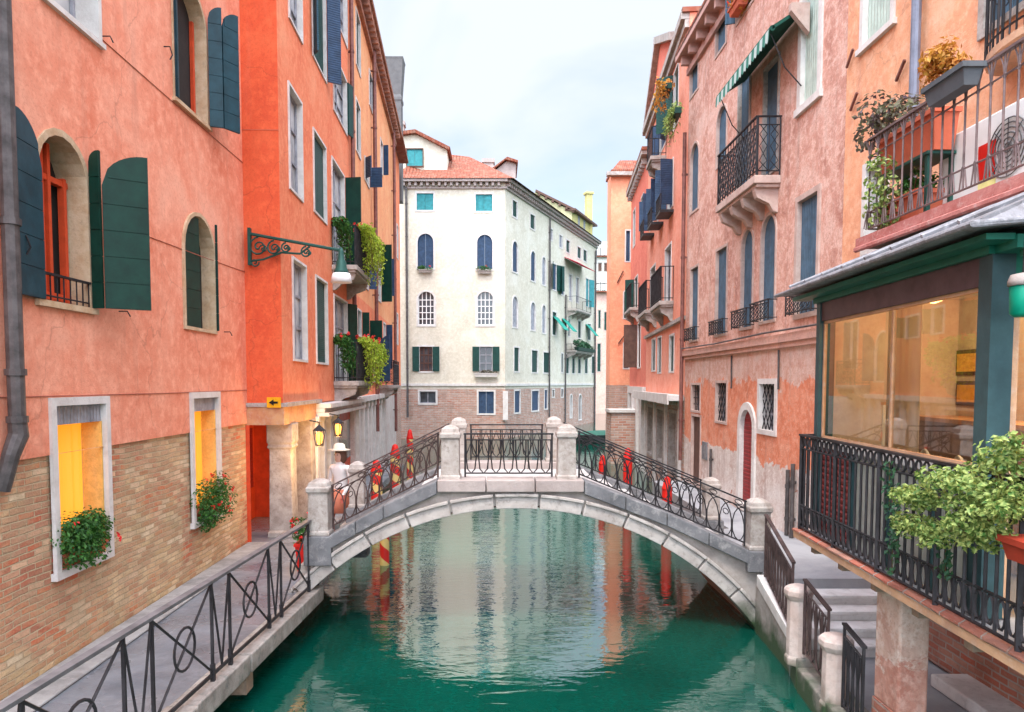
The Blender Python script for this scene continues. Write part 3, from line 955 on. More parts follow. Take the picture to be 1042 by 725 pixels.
# ================================================================== SETTING
WZ = 0.0
def water_mat():
    m, nt, b = newmat('canal_water')
    t = nt.nodes.new('ShaderNodeTexCoord')
    m1 = nt.nodes.new('ShaderNodeMapping'); m1.inputs['Scale'].default_value = (0.75, 1.9, 1)
    nt.links.new(t.outputs['Object'], m1.inputs['Vector'])
    n1 = noise(nt, m1.outputs['Vector'], 2.6, 3, 0.55, 0.5)
    n2 = noise(nt, m1.outputs['Vector'], 0.6, 3, 0.5, 0.3)
    n3 = noise(nt, m1.outputs['Vector'], 9.0, 2, 0.5, 0.2)
    ad = N(nt, 'ShaderNodeMath', operation='MULTIPLY_ADD'); ad.inputs[1].default_value = 0.18
    nt.links.new(n3, ad.inputs[0]); nt.links.new(n1, ad.inputs[2])
    ad2 = N(nt, 'ShaderNodeMath', operation='MULTIPLY_ADD'); ad2.inputs[1].default_value = 1.2
    nt.links.new(n2, ad2.inputs[0]); nt.links.new(ad.outputs[0], ad2.inputs[2])
    bump(nt, b, ad2.outputs[0], 0.125, 0.05)
    col = ramp(nt, noise(nt, t.outputs['Object'], 0.45, 3), [(0.35, (0.0005, 0.042, 0.028)), (0.65, (0.0008, 0.07, 0.047))])
    nt.links.new(col, b.inputs['Base Color'])
    b.inputs['Roughness'].default_value = 0.012
    b.inputs['IOR'].default_value = 2.9
    return m
mb = MB(); mb.quad((-300, -60, 0), (300, -60, 0), (300, 600, 0), (-300, 600, 0))
mb.build('water', water_mat(), kind='structure')

# left walkway: paving slab with a stone kerb at the house and a rough stone edge on the canal
WLK = .55
def wedge(y): return -2.96 + (y - 4.2) * 0.052          # canal edge of the walkway
mb = MB(); mb.slab([(-4.5, 1.0), (wedge(1.0), 1.0), (wedge(10.3), 10.3), (-2.65, 12.6), (-3.35, 12.7), (-3.35, 26), (-5.6, 26), (-5.6, 13.09), (-4.5, 13.09)], .36, WLK)
mb.build('pavement', M_wet, kind='structure')
mb = MB()
yy = 1.2
rr = random.Random(3)
while yy < 10.2:
    L = rr.uniform(1.1, 1.7); y2 = min(10.25, yy + L)
    o1 = rr.uniform(-.03, .03)
    mb.slab([(wedge(yy) - .10, yy + .012), (wedge(yy) + .17 + o1, yy + .012), (wedge(y2) + .17 + o1, y2 - .012), (wedge(y2) - .10, y2 - .012)], .36 + o1, WLK + .02 + o1 * .5)
    yy = y2
mb.build('kerb_edge', M_oldstone, kind='structure', bevel=.015)
mb = MB()       # pale curb along the foot of the brick wall
mb.slab([(-4.5 + .002, 1.0), (-4.04, 1.0), (-4.12, 13.0), (-4.498, 13.0)], WLK + .004, WLK + .035)
mb.build('wall_curb', stone('stained_kerb', (0.34, 0.32, 0.30), (0.2, 0.185, 0.175), sc=2.5, dirt=(0.5, 0.46, 0.42), amt=.5), kind='structure', bevel=.02)
# quay wall that carries the walkway, set back beneath it, and the two banks further on
M_quay = stone('quay_stone', (0.34, 0.26, 0.2), (0.22, 0.15, 0.11), sc=2, green=True)
mb = MB(); mb.slab([(-4.5, 1.0), (-3.35, 1.0), (-3.05, 9.7), (-3.05, 12.5), (-3.45, 12.7), (-3.45, 26), (-5.6, 26), (-5.6, 13.09), (-4.5, 13.09)], -1.2, .299)
mb.build('quay', M_quay, kind='structure')
mb = MB()
for y in (2.2, 4.0, 5.8, 7.6): mb.box(-3.4, wedge(y) + .1, y, y + .22, .12, .34)
mb.build('corbel_beams', M_wood, kind='structure')

# right bank: landing at the bridge, stair down to the low walkway, kerb strip by the wall
mb = MB(); mb.slab([(3.66, 9.55), (3.66, 12.7), (4.15, 12.9), (4.15, 19.3), (5.6, 19.3), (5.6, 9.55)], -1.2, .85)
mb.build('pavement', M_pave, kind='structure')
mb = MB()
for k, (y0, y1, z) in enumerate([(9.25, 9.55, .72), (8.97, 9.249, .60), (8.69, 8.969, .48), (8.41, 8.689, .36)]):
    mb.slab([(3.62, y0), (3.62, y1), (5.6, y1), (5.6, y0)], -1.0, z - .05)
    mb.slab([(3.60, y0 - .03), (3.60, y1), (5.6, y1), (5.6, y0 - .03)], z - .048, z)
mb.build('steps', M_step, kind='structure', bevel=.012)
mb = MB()       # sloping pale string beside the stair and the mossy quay face under it
mb.hexa([(3.42, 8.25, .36), (3.74, 8.25, .36), (3.80, 9.85, .66), (3.56, 9.85, .66), (3.42, 8.25, .50), (3.74, 8.25, .50), (3.80, 9.85, .83), (3.56, 9.85, .83)])
mb.build('stair_kerb', M_clean, kind='structure', bevel=.015)
mb = MB(); mb.hexa([(3.46, 8.25, -1), (3.72, 8.25, -1), (3.78, 9.93, -1), (3.58, 9.93, -1), (3.46, 8.25, .355), (3.72, 8.25, .355), (3.78, 9.93, .655), (3.58, 9.93, .655)])
mb.build('stair_wall', M_spandrel, kind='structure')
mb = MB(); mb.slab([(3.45, 1.0), (3.45, 8.409), (5.6, 8.409), (5.6, 1.0)], -1.2, .22)
mb.build('pavement', M_pave, kind='structure')
mb = MB(); mb.slab([(4.62, 1.0), (4.62, 7.6), (5.6, 7.6), (5.6, 1.0)], .224, .36)
mb.build('raised_kerb', M_step, kind='structure', bevel=.02)
mb = MB()
edge = [(3.60, 9.62), (3.60, 9.05), (3.36, 8.0), (3.28, 7.2), (3.22, 6.4), (3.18, 3.0)]
for i in range(len(edge) - 1):
    (xa, ya), (xb, yb) = edge[i], edge[i + 1]
    n = max(1, int((ya - yb) / 1.1))
    for k in range(n):
        f0, f1 = k / n, (k + 1) / n
        xa0 = xa + (xb - xa) * f0; ya0 = ya + (yb - ya) * f0 - .008; xa1 = xa + (xb - xa) * f1; ya1 = ya + (yb - ya) * f1 + .008
        mb.slab([(xa0, ya0), (xa1, ya1), (xa1 + .36, ya1), (xa0 + .36, ya0)], -1.0, (.27 if i > 1 else .56 - .2 * i))
mb.build('kerb_edge', M_oldstone, kind='structure', bevel=.02)

# ================================================================== LEFT, near house
FL = Frame(-4.5, 1.0, 90)
M_archstone = stone('ochre_arch_stone', (0.62, 0.46, 0.30), (0.5, 0.32, 0.18), sc=5, dirt=(0.3, 0.2, 0.13), amt=.6)
h = House('near_house', 'salmon plastered house over a worn brick base, nearest on the left of the canal', 'house', FL, 0, 12.08, WLK, 12.6, 6)
zb = FL.px(128, 451)[1]
w1, _ = h.win(57, 107.5, 412, 573, um=82, sw=.085, smat=M_clean, proud=.035, reveal=.34, pane='dark', sash=None, name='window', sill=0)
w1['label'] = 'tall white framed ground window with a glowing orange curtain and a bush'
w2, _ = h.win(196.5, 221.5, 405, 527, um=209, sw=.09, smat=M_clean, proud=.035, reveal=.34, pane='dark', sash=None)
w3, q3 = h.win(39.5, 88, 141, 309, um=64, arch=True, sw=.07, smat=M_archstone, proud=.02, reveal=.32, pane='dark', sash=None, sill=.03,
               shut=((-1, 174, M_shutplainb, .44), (1, 80, M_shutplain, .12)), shplain=True)
w4, q4 = h.win(187, 217, 221, 334, um=202, arch=True, sw=.055, smat=M_archstone, reveal=.20, pane='dark', sash=None, shut=((1, 20, M_shutplain, .01),), shplain=True)
w5, q5 = h.win(177, 208, -14, 113, um=192, arch=True, sw=.06, smat=M_archstone, reveal=.20, pane='dark', sash=None, sill=.03,
               shut=((-1, 168, M_shutplainb, .06), (1, 112, M_shutplainb, .20)), shplain=True)
shutter(w5, FL, q5[1] + .02 + .075, 1, .30, 150, q5[2], q5[3], .28, M_shutplainb, y=-.05 - .19, plain=True)
shutter(w3, FL, q3[1] + .02, 1, .46, 124, q3[2], q3[3], .36, M_shutplain, y=-.17, plain=True)
w6, q6 = h.win(44, 95, -170, 19, um=72, sw=.065, smat=M_clean, reveal=.28, pane='curtain', sash=(2, 4), sill=.02)
for xw in (2.5, 4.2):
    for zz in (5.1, 8.2): h.win_m(xw, xw + .9, zz, zz + 1.7, sw=.07, smat=M_clean, closed=M_shutplain, shplain=True)
# stand-ins for lit rooms at two ground windows: self-glowing curtain, lamplight-tinted reveal, grey blind at the top
for (wn_, o) in ((w1, h.ops[0]), (w2, h.ops[1])):
    x0, x1, z0, z1, _ = o
    b_ = MB(FL); b_.box(x0 + .001, x1 - .001, .03, .06, z1 - .20, z1 - .002); b_.build('blind', M_greywood, wn_)
    b_ = MB(FL)
    pts = [(x0 + (x1 - x0) * k / 28, .26 + .035 * math.sin(k * 1.15)) for k in range(29)]
    for k in range(28):
        b_.quad((pts[k][0], pts[k][1], z0), (pts[k + 1][0], pts[k + 1][1], z0), (pts[k + 1][0], pts[k + 1][1], z1), (pts[k][0], pts[k][1], z1))
    b_.build('curtain', M_glowcurtain, wn_, smooth=True)
    b_ = MB(FL); b_.box(x1 - .025, x1 - .002, .02, .24, z0 + .001, z1 - .2); b_.build('reveal', M_lamptint, wn_)
    b_ = MB(FL); b_.box(x0 + .002, x0 + .16, .10, .16, z0 + .001, z1 - .2); b_.build('reveal', M_redwood, wn_)
# arched window: orange wooden casement, curtain, little iron guard
x0, x1, z0, z1 = q3
b_ = MB(FL)
for xx, zt_q in ((x0 + .03, z1 - .33), (x0 + .34, z1 - .03), (x0 + .46, z1 - .04), (x1 - .10, z1 - .33)): b_.box(xx, xx + .05, .18, .25, z0, zt_q)
b_.box(x0, x1, .19, .26, z0 + .05, z0 + .13); b_.box(x0, x1, .19, .26, z1 - .42, z1 - .36)
b_.build('casement', M_redwood, w3)
b_ = MB(FL)
for k in range(14):
    a_ = x0 + .35 + k * .018; b_.quad((a_, .27 + .02 * (k % 2), z0), (a_ + .018, .27 + .02 * ((k + 1) % 2), z0), (a_ + .018, .27 + .02 * ((k + 1) % 2), z1 - .2), (a_, .27 + .02 * (k % 2), z1 - .2))
b_.build('curtain', paint('orange_curtain', (0.75, 0.16, 0.03), rough=.9), w3)
b_ = MB(FL); rail(b_, (x0 + .02, -.01, z0 + .01), (x1 - .02, -.01, z0 + .01), .26, 'plain', r=.008, pitch=.11, base=.04); b_.build('guard', M_iron, w3)
# small arched window: left leaf shut, right leaf folded inward
x0, x1, z0, z1 = q4
shutter(w4, FL, x0 + .005, -1, (x1 - x0) * .52, 4, z0 + .01, z1 - .02, .25, M_shutplain, y=.06, plain=True)
b_ = MB(FL); b_.box(x0 + (x1 - x0) * .53, x0 + (x1 - x0) * .53 + .04, .02, .17, z0 + .01, z1 - .12); b_.build('shutter', M_shutplainb, w4)
x0, x1, z0, z1 = q5
b_ = MB(FL); b_.box(x0 + .25, x0 + .31, .13, .18, z0, z1 - .1); b_.box(x0, x1, .13, .18, z0 + .02, z0 + .09); b_.box(x1 - .12, x1 - .06, .13, .18, z0, z1 - .3); b_.build('casement', M_redwood, w5)
b_ = MB(FL)
for q in (q3, q5):
    for sx in (q[0] - .36, q[1] + .42):
        b_.tube([(sx, -.02, q[2] + .55), (sx, -.10, q[2] + .55), (sx + .03, -.12, q[2] + .45), (sx, -.10, q[2] + .38)], .009, 5)
for (u, v) in ((103, 37), (121, 317), (228, 338)):
    x, z = FL.px(u, v); b_.tube([(x, .0, z), (x, -.10, z), (x + .03, -.12, z - .06)], .008, 5)
b_.build('shutter_hook', M_iron, h.root)
# hairline joints in the render: thin cable runs
b_ = MB(FL)
for (ua, va, ub, vb) in ((103, 40, 247, 166), (130, 233, 252, 278), (-20, 405, 255, 397)):
    xa, za = FL.px(ua, va); xb, zb_ = FL.px(ub, vb); zc = (za + zb_) / 2
    b_.tube([(xa, -.006, za), ((xa + xb) / 2, -.008, zc - .01), (xb, -.006, zb_)], .006, 4)
b_.build('cable', paint('faded_cable', (0.42, 0.14, 0.09), rough=.8), h.root)
# drainpipe with its elbow
px_, _z = FL.px(10, 220, -.12)
zel = FL.px(22, 440, -.12)[1]
b_ = MB(FL)
b_.tube([(px_, -.12, 12.6), (px_, -.12, zel + .10)], .072, 12)
b_.tube([(px_, -.12, zel + .10), (px_ + .01, -.12, zel - .02), (px_ - .06, -.09, zel - .20), (px_ - .10, -.02, zel - .52)], [.078, .085, .075, .07], 12)
for z in (zel + .12, zel + .55, zel + 1.9, zel + 4.1): b_.tube([(px_, -.12, z - .03), (px_, -.12, z + .03)], .09, 12)
b_.build('drainpipe', M_pipe, h.root, smooth=False)
h.finish([(WLK, zb, M_brickL, .03, 'brick_base'), (zb, 12.6, M_salmon, 0, 'wall')], roof=1.2)

g1 = h.ops[0]; g2 = h.ops[1]
bush('window_plant', 'round green geranium bush filling the foot of the nearest lit ground window', 'plant', FL,
     ((g1[0] + g1[1]) / 2, -.03, g1[2] + .27), ((g1[1] - g1[0]) * .60, .26, .34), 3200, .050, M_green, blossoms=4, bsize=.045,
     pot=(g1[0] + .02, g1[1] - .02, -.02, .2, g1[2] + .003, g1[2] + .16, M_terra), lumps=16)
bush('window_plant', 'green geranium with red blossoms spilling out of the second lit ground window', 'plant', FL,
     ((g2[0] + g2[1]) / 2 + .02, -.10, g2[2] + .26), ((g2[1] - g2[0]) * .60, .24, .46), 2200, .050, M_green, blossoms=12, bsize=.055,
     pot=(g2[0] + .02, g2[1] - .02, -.02, .2, g2[2] + .003, g2[2] + .16, M_terra), lumps=8)

# ================================================================== LEFT, second house
F2 = Frame(-3.86, 13.10, 92)
X2 = F2.px(360, 300)[0]
zs = F2.px(289, 414)[1]
h2 = House('orange_house', 'bright coral red house standing forward over a columned portico, second on the left', 'house', F2, 0, X2, zs, 15.5, 6)
E = dict(sw=.05, smat=M_clean, reveal=.13)
h2.win(293.5, 306, -38, 29, um=300, pane='curtain', **E)
h2.win(294, 306.5, 97, 196, um=300, pane='curtain', **E)
h2.win(317.5, 330.5, -40, 68, um=324, closed=M_shut, shut=((1, 120, M_navy, .32), (-1, 150, M_shutblue, .22)), **E)
h2.win(319, 331, 143, 220, um=325, closed=M_shut, **E)
h2.win(340, 352, -40, 30, um=346, pane='curtain', **E)
h2.win(339, 352, 70, 124, um=346, pane='curtain', shut=((1, 165, M_shut, .3),), **E)
wA, qA = h2.win(338, 350, 172, 275, um=344, pane='curtain', shut=((1, 80, M_shutplain, .42),), name='balcony_door', **E)
h2.win(298, 311, 269, 366, um=305, pane='curtain', **E)
h2.win(321.5, 332.5, 286, 369, um=327, closed=M_shut, **E)
wB, qB = h2.win(340, 353, 305, 388, um=346, pane='curtain', shut=((1, 150, M_shutplain, .35),), name='balcony_door', **E)
h2.win(366, 367, 320, 340, **E) if False else None
pipe(h2.root, F2, 359.5, -60, 412, r=.06, mat=M_pipebr, y=-.10, vm=200)
def balcony(root, fr, x0, x1, z, d, hh, pattern='lattice', slab=.12, mat=None, imat=None, corb=2, name='balcony', pitch=.2):
    """stone shelf on scrolled brackets with an iron railing on three sides"""
    mat = mat or M_stone
    mb = MB(fr); mb.box(x0, x1, -d, .0, z - slab, z); mb.box(x0 + .04, x1 - .04, -d + .05, 0, z - slab - .06, z - slab)
    o = mb.build(name, mat, root, bevel=.012)
    for k in range(corb):
        cb = MB(fr)
        x = x0 + .18 + (x1 - x0 - .36) * k / max(1, corb - 1)
        prof = [(0, 0), (0, -.42), (-.08, -.40), (-d * .35, -.26), (-d * .55, -.22), (-d * .8, -.16), (-d * .88, -.05), (-d * .88, 0)]
        vs = [(x - .07, y_, z - slab - .061 + zz) for y_, zz in prof] + [(x + .07, y_, z - slab - .061 + zz) for y_, zz in prof]
        m = len(prof); cb.add(vs, [tuple(range(m - 1, -1, -1)), tuple(range(m, 2 * m))] + [(i, (i + 1) % m, (i + 1) % m + m, i + m) for i in range(m)])
        cb.build('bracket', mat, o)
    rb = MB(fr)
    rail(rb, (x0 + .03, -d + .04, z), (x1 - .03, -d + .04, z), hh, pattern, pitch=pitch)
    rail(rb, (x0 + .03, -.02, z), (x0 + .03, -d + .06, z), hh, pattern, pitch=pitch)
    rail(rb, (x1 - .03, -d + .06, z), (x1 - .03, -.02, z), hh, pattern, pitch=pitch)
    rb.build('railing', imat or M_iron, o)
    return o
# balconies with hanging plants
for (q, lab, u0, u1) in ((qA, 'upper', 338, 366), (qB, 'lower', 338, 366)):
    bx0 = q[0] - .15; bx1 = q[1] + .55
    balcony(h2.root, F2, bx0, bx1, q[2], .62, .95, 'plain', mat=M_terra if lab == 'x' else M_stone, pitch=.12)
    for (a, b2, m_, dr, bl) in ((bx0 - .1, bx0 + .22, M_green, 1.0, 5), (bx0 + .25, bx1 + .2, M_lime, 1.35, 18)):
        pos = 'near' if m_ is M_green else 'far'
        trailing('hanging_plant', ('dark green creeper hanging on the near end of the %s left balcony' if m_ is M_green else 'yellow green fern with red blossoms hanging on the far end of the %s left balcony') % lab,
                 'plant', F2, a, b2, -.20 if m_ is M_green else -.66, q[2] + 1.0, dr, 2000 if m_ is M_lime else 1000, m_, spread=.22, blossoms=bl, group='plants hanging on the left balconies', size=.10)
# portico: recess, beam, column, arrow sign
EB = House('x', '', '', F2, 0, 1, 0, 1, 1) if False else None
mb = MB(F2)
mb.quad((0, 1.3, WLK), (2.6, 1.3, WLK), (2.6, 1.3, zs), (0, 1.3, zs))
mb.quad((2.6, 1.3, WLK), (2.6, 0, WLK), (2.6, 0, zs), (2.6, 1.3, zs))
mb.quad((-.02, .6, WLK), (-.02, 1.3, WLK), (-.02, 1.3, zs), (-.02, .6, zs))
mb.quad((0, 0, zs - .002), (2.6, 0, zs - .002), (2.6, 1.3, zs - .002), (0, 1.3, zs - .002))
mb.build('portico_wall', M_redwood, h2.root)
mb = MB(F2)
mb.box(.30, .95, 1.24, 1.298, WLK + .01, 2.5); mb.box(1.3, 2.3, 1.24, 1.298, WLK + .7, 2.5)
mb.build('shop_door', M_darkred, h2.root)
mb = MB(F2)
mb.box(-.02, 2.9, -.02, .24, zs - .33, zs - .004); mb.box(-.021, .2, .241, 1.0, zs - .33, zs - .004)
mb.build('beam', stone('flaking_beam', (0.62, 0.34, 0.16), (0.5, 0.2, 0.1), sc=3, dirt=(0.6, 0.5, 0.4), amt=.6), h2.root)
mb = MB(F2); mb.box(-.05, 3.0, -.09, .05, zs - .002, zs + .07); mb.box(-.051, -.0, .051, .66, zs - .002, zs + .07)
mb.build('string_course', M_stone, h2.root)
cx, cy = at_height(284, 545, WLK).x, at_height(284, 545, WLK).y
lx, lz = (Vector((cx, cy, 0)) - F2.o).dot(F2.X), 0
ly = (Vector((cx, cy, 0)) - F2.o).dot(F2.Y)
cxl, cyl = max(.16, lx), .18
mb = MB(F2)
q2 = math.sqrt(2)
mb.lathe([(.25 * q2, 0), (.25 * q2, .10), (.22 * q2, .13), (.20 * q2, 1.66), (.235 * q2, 1.69), (.235 * q2, 1.73), (.215 * q2, 1.75), (.24 * q2, 1.80), (.24 * q2, zs - .33 - WLK)], (cxl, cyl, WLK), 4, PI / 4)
mb.build('column', M_stone, h2.root, bevel=.02)
mb = MB(F2); mb.lathe([(.2 * q2, 0), (.18 * q2, 2.0), (.22 * q2, zs - .33 - WLK)], (2.45, .18, WLK), 4, PI / 4)
mb.build('column', M_stone, h2.root, bevel=.02)
# arrow sign stands off the near face of the house
sg = thing('arrow_sign', 'small yellow sign with a black left arrow at the corner of the red house', 'sign', F2.w(-.03, .35, zs + .1), F2.a)
pA = at_depth(272, 404.5, 13.05); pB = at_depth(286, 415, 13.05)
mb = MB(); mb.box(pA.x, pB.x, 13.02, 13.06, pB.z, pA.z); mb.build('board', paint('yellow_sign', (0.9, 0.42, 0.01), rough=.5), sg)
mb = MB(); cxm = (pA.x + pB.x) / 2; czm = (pA.z + pB.z) / 2
mb.prism([(cxm - .085, czm), (cxm - .0, czm + .055), (cxm - .0, czm + .018), (cxm + .075, czm + .018), (cxm + .075, czm - .018), (cxm, czm - .018), (cxm, czm - .055)], 13.008, 13.019)
mb.build('arrow', paint('sign_black', (0.01, 0.01, 0.01)), sg)
# shopfronts further along
zf = F2.px(330, 412)[1]
for k, xx in enumerate([2.62, 3.35, 4.1, 4.85]):
    if xx + .2 < X2 + 3:
        mb = MB(F2); mb.box(xx, xx + .22, -.06, .3, WLK, zs - .30); mb.box(xx - .03, xx + .25, -.09, .3, zs - .42, zs - .30); mb.build('pilaster', M_clean, h2.root, bevel=.01)
mb = MB(F2)
mb.box(2.7, X2, -.30, .0, zs - .30, zs - .22); mb.box(2.7, X2, -.20, .0, zs - .215, zs - .12); mb.box(2.7, X2, -.34, .0, zs - .115, zs - .02)
mb.build('fascia', M_clean, h2.root)
mb = MB(F2); mb.box(2.63, X2, .15, .3, WLK, zs - .3); mb.build('shopfront', M_redwood, h2.root)
mb = MB(F2); mb.box(2.9, X2 - .3, .10, .14, WLK + .8, zs - .6); mb.build('shop_window', M_pane, h2.root)
h2.finish([(zs, 15.5, M_coral, 0, 'wall')], roof=1.0, left=False)
mb = MB(F2); mb.quad((0, 6, zs), (0, 0, zs), (0, 0, 15.5), (0, 6, 15.5)); mb.build('end_wall', M_redface, h2.root)
mb = MB(F2); mb.box(-.006, 0, .0, .64, F2.px(0.1, .1)[1] * 0 + 7.9, 7.915); mb.build('joint', M_terra, h2.root)

# lanterns by the portico
def lantern(name, label, p, s=1.0, group='lit lanterns at the portico'):
    t = thing(name, label, 'lantern', p, 0, group)
    f = Frame(0, 0, 0); x, y, z = p
    mb = MB(); mb.lathe([(.02 * s, .30 * s), (.13 * s, .20 * s), (.14 * s, .18 * s)], p, 6)
    mb.lathe([(.07 * s, -.16 * s), (.09 * s, -.14 * s), (.085 * s, -.12 * s)], p, 6)
    for k in range(6):
        a = 2 * PI * k / 6
        mb.tube([(x + .08 * s * math.cos(a), y + .08 * s * math.sin(a), z - .13 * s), (x + .13 * s * math.cos(a), y + .13 * s * math.sin(a), z + .19 * s)], .008, 4)
    mb.tube([(x, y, z + .28 * s), (x, y, z + .36 * s), (x - .18, y + .0, z + .40 * s)], .012, 5)
    mb.build('frame', M_iron, t)
    mb = MB(); mb.lathe([(.02 * s, -.12 * s), (.055 * s, -.08 * s), (.08 * s, .08 * s), (.05 * s, .15 * s)], p, 8)
    mb.build('glowing_glass', M_lamp, t, smooth=True)
    l = bpy.data.lights.new('lamp_light', 'POINT'); l.energy = 26; l.color = (1, .55, .2); l.shadow_soft_size = .12
    lo = bpy.data.objects.new('lamp_light', l); COL.objects.link(lo); lo.location = (x, y, z) ; lo.parent = t; lo.location = (0, 0, -.3)
    return t
lantern('lantern', 'glowing yellow lantern hanging at the corner of the portico', at_depth(325, 447, 13.3), .85)
lantern('lantern', 'glowing yellow lantern farther back, right of the corner lantern', at_depth(344, 438, 15.0), .85)

# street lamp on a scrolled bracket
sl = thing('street_lamp', 'dark green street lamp hanging from a long scrolled wall bracket', 'lamp', at_depth(253, 245, 13.0))
b0 = at_depth(253.5, 238, 12.98); b1 = at_depth(347, 251, 12.98)
b1.z = b0.z + (b1.z - b0.z) * .0 + (at_depth(347, 251, 12.6).z - b0.z)
mb = MB()
mb.tube([b0, b1], .028, 6)
mb.box(b0.x - .02, b0.x + .03, b0.y - .04, b0.y + .04, b0.z - .55, b0.z + .1)
def spiral(c, r0, turns, a0, sgn=1, n=26):
    pts = []
    for k in range(n):
        f = k / (n - 1); a = a0 + sgn * f * turns * 2 * PI; r_ = r0 * (1 - f * .85)
        pts.append(Vector((c[0] + r_ * math.cos(a), c[1], c[2] + r_ * math.sin(a))))
    return pts
Lx = (b1.x - b0.x)
def bz(x): return b0.z + (b1.z - b0.z) * (x - b0.x) / Lx
for (fx, dz, r_) in ((.10, .20, .17), (.27, .17, .13), (.40, .13, .09), (.62, .14, .10)):
    c = (b0.x + Lx * fx, b0.y, bz(b0.x + Lx * fx) - dz)
    mb.tube(spiral(c, r_, 1.6, PI / 2, 1), .016, 5)
    mb.tube(spiral((c[0] + r_ * .5, c[1], c[2] - r_ * .2), r_ * .45, 1.3, PI, -1), .012, 5)
mb.tube([(b0.x + .02, b0.y, b0.z - .48), (b0.x + Lx * .15, b0.y, b0.z - .45), (b0.x + Lx * .35, b0.y, b0.z - .33), (b0.x + Lx * .55, b0.y, bz(b0.x + Lx * .55) - .19), (b0.x + Lx * .66, b0.y, bz(b0.x + Lx * .66) - .03)], .02, 5)
mb.tube(spiral((b0.x + .09, b0.y, b0.z - .50), .08, 1.3, 0, -1), .014, 5)
mb.build('bracket', M_irongreen, sl)
mb = MB(); mb.lathe([(.02, .05), (.05, -.02), (.06, -.16), (.09, -.20), (.10, -.30), (.13, -.36), (.14, -.40)], (b1.x, b1.y, b1.z), 12)
mb.build('lamp_head', M_irongreen, sl, smooth=True)
mb = MB(); mb.lathe([(.15, -.401), (.17, -.46), (.19, -.56), (.15, -.565), (.02, -.55)], (b1.x, b1.y, b1.z), 16)
mb.build('lamp_shade', M_white, sl, smooth=True)

# ================================================================== LEFT, far houses
o3 = F2.w(X2 + .02, 0.02, 0)
F3 = Frame(o3.x, o3.y, 93.2)
X3 = F3.px(402, 300)[0]
z3 = F3.px(398, 128)[1]
h3 = House('far_orange_house', 'tall pale orange house with a corbelled eave and dark shutters, far left', 'house', F3, 0, X3, 0.0, z3, 6)
Ef = dict(sw=.06, smat=M_clean, reveal=.13)
dk = dict(**Ef)
h3.win(362, 366, 18, 70, um=364, closed=M_shut, **Ef)
h3.win(362, 366, 107, 156, um=364, closed=M_shut, **Ef)
h3.win(375.5, 378.5, 78, 110, um=377, closed=M_navy, **Ef)
h3.win(363.5, 367, 317, 341, um=365.5, closed=M_shut, shut=((1, 90, M_shutplain, .22),), **Ef)
h3.win(371, 375, 166, 186, um=373, closed=M_shut, shut=((1, 80, M_navy, .42), (-1, 140, M_navy, .3)), **Ef)
h3.win(370, 374, 250, 292, um=372, closed=M_shut, shut=((1, 100, M_navy, .25),), **Ef)
h3.win(371, 375, 325, 345, um=373, closed=M_shut, shut=((1, 80, M_shutplain, .42),), **Ef)
h3.win(384.5, 387, 248, 306, um=386, closed=M_shut, shut=((1, 75, M_shutplain, .42),), **Ef)
h3.win(380, 384.5, 340, 388, um=382, arch=True, closed=M_shut, shut=((1, 70, M_navy, .45),), **Ef)
h3.win(387, 389, 145, 175, um=388, closed=M_navy, shut=((1, 80, M_navy, .2),), **Ef)
h3.win(390, 392, 330, 375, um=391, closed=M_shut, shut=((1, 80, M_navy, .25),), **Ef)
h3.win(393, 395, 262, 300, um=394, closed=M_navy, shut=((1, 80, M_navy, .22),), **Ef)
pipe(h3.root, F3, 383, 0, 440, r=.07, mat=M_pipebr, y=-.14, vm=300, z1=z3)
pipe(h3.root, F3, 402, 0, 440, r=.07, mat=M_pipebr, y=-.14, vm=300, z1=z3)
mb = MB(F3)
mb.box(-.2, X3 + .1, -.40, 0, z3 - .02, z3 + .1)
n = int(X3 / .42)
for k in range(n): mb.box(.1 + k * .42, .28 + k * .42, -.33, .0, z3 - .26, z3 - .021)
mb.box(-.2, X3 + .1, -.12, 0, z3 - .45, z3 - .27)
mb.build('cornice', paint('cornice_brown', (0.42, 0.2, 0.14), rough=.9, var=.3), h3.root)
# white pilastered shopfront at the foot
zp = F3.px(370, 408)[1]
for k in range(8):
    x = .25 + k * 1.05
    if x < X3 - .3:
        mb = MB(F3); mb.box(x, x + .32, -.10, .0, WLK, zp); mb.box(x - .05, x + .37, -.13, 0, zp - .2, zp); mb.build('pilaster', M_clean, h3.root)
mb = MB(F3); mb.box(0, 9, -.2, 0, zp + .001, zp + .16); mb.build('fascia', M_clean, h3.root)
h3.win_m(1.5, 2.3, .8, 2.6, sw=.0, pane='pane', sash=(2, 2)); h3.win_m(3.6, 4.3, .8, 2.6, sw=.0, pane='pane', sash=(2, 2))
xb = F3.px(386, 392)[0]; zb3 = F3.px(390, 392)[1]
balcony(h3.root, F3, xb, xb + 2.4, zb3, .6, .95, 'lattice', pitch=.3)
h3.finish([(0.0, zp, M_greywhite, 0, 'lower_wall'), (zp, F3.px(380, 372)[1] + 2, M_coral, 0, 'wall'), (F3.px(380, 372)[1] + 2, z3, M_orange, 0, 'upper_wall')], roof=.8, eave=.4)
# chimney with flared top above the far roof
t = thing('chimney', 'grey flared chimney above the far end of the left houses', 'chimney', at_depth(399, 148, 41))
c0 = at_depth(401.5, 150, 41); ct = at_depth(401.5, 62, 41); hh = ct.z - c0.z
mb = MB(); c0.x += .02
mb.lathe([(.40 * q2, -3), (.40 * q2, hh * .50), (.44 * q2, hh * .52), (.44 * q2, hh * .55), (.40 * q2, hh * .58), (.52 * q2, hh * .97), (.55 * q2, hh)], c0, 4, PI / 4)
mb.build('shaft', stone('grey_chimney', (0.13, 0.125, 0.125), sc=4), t)
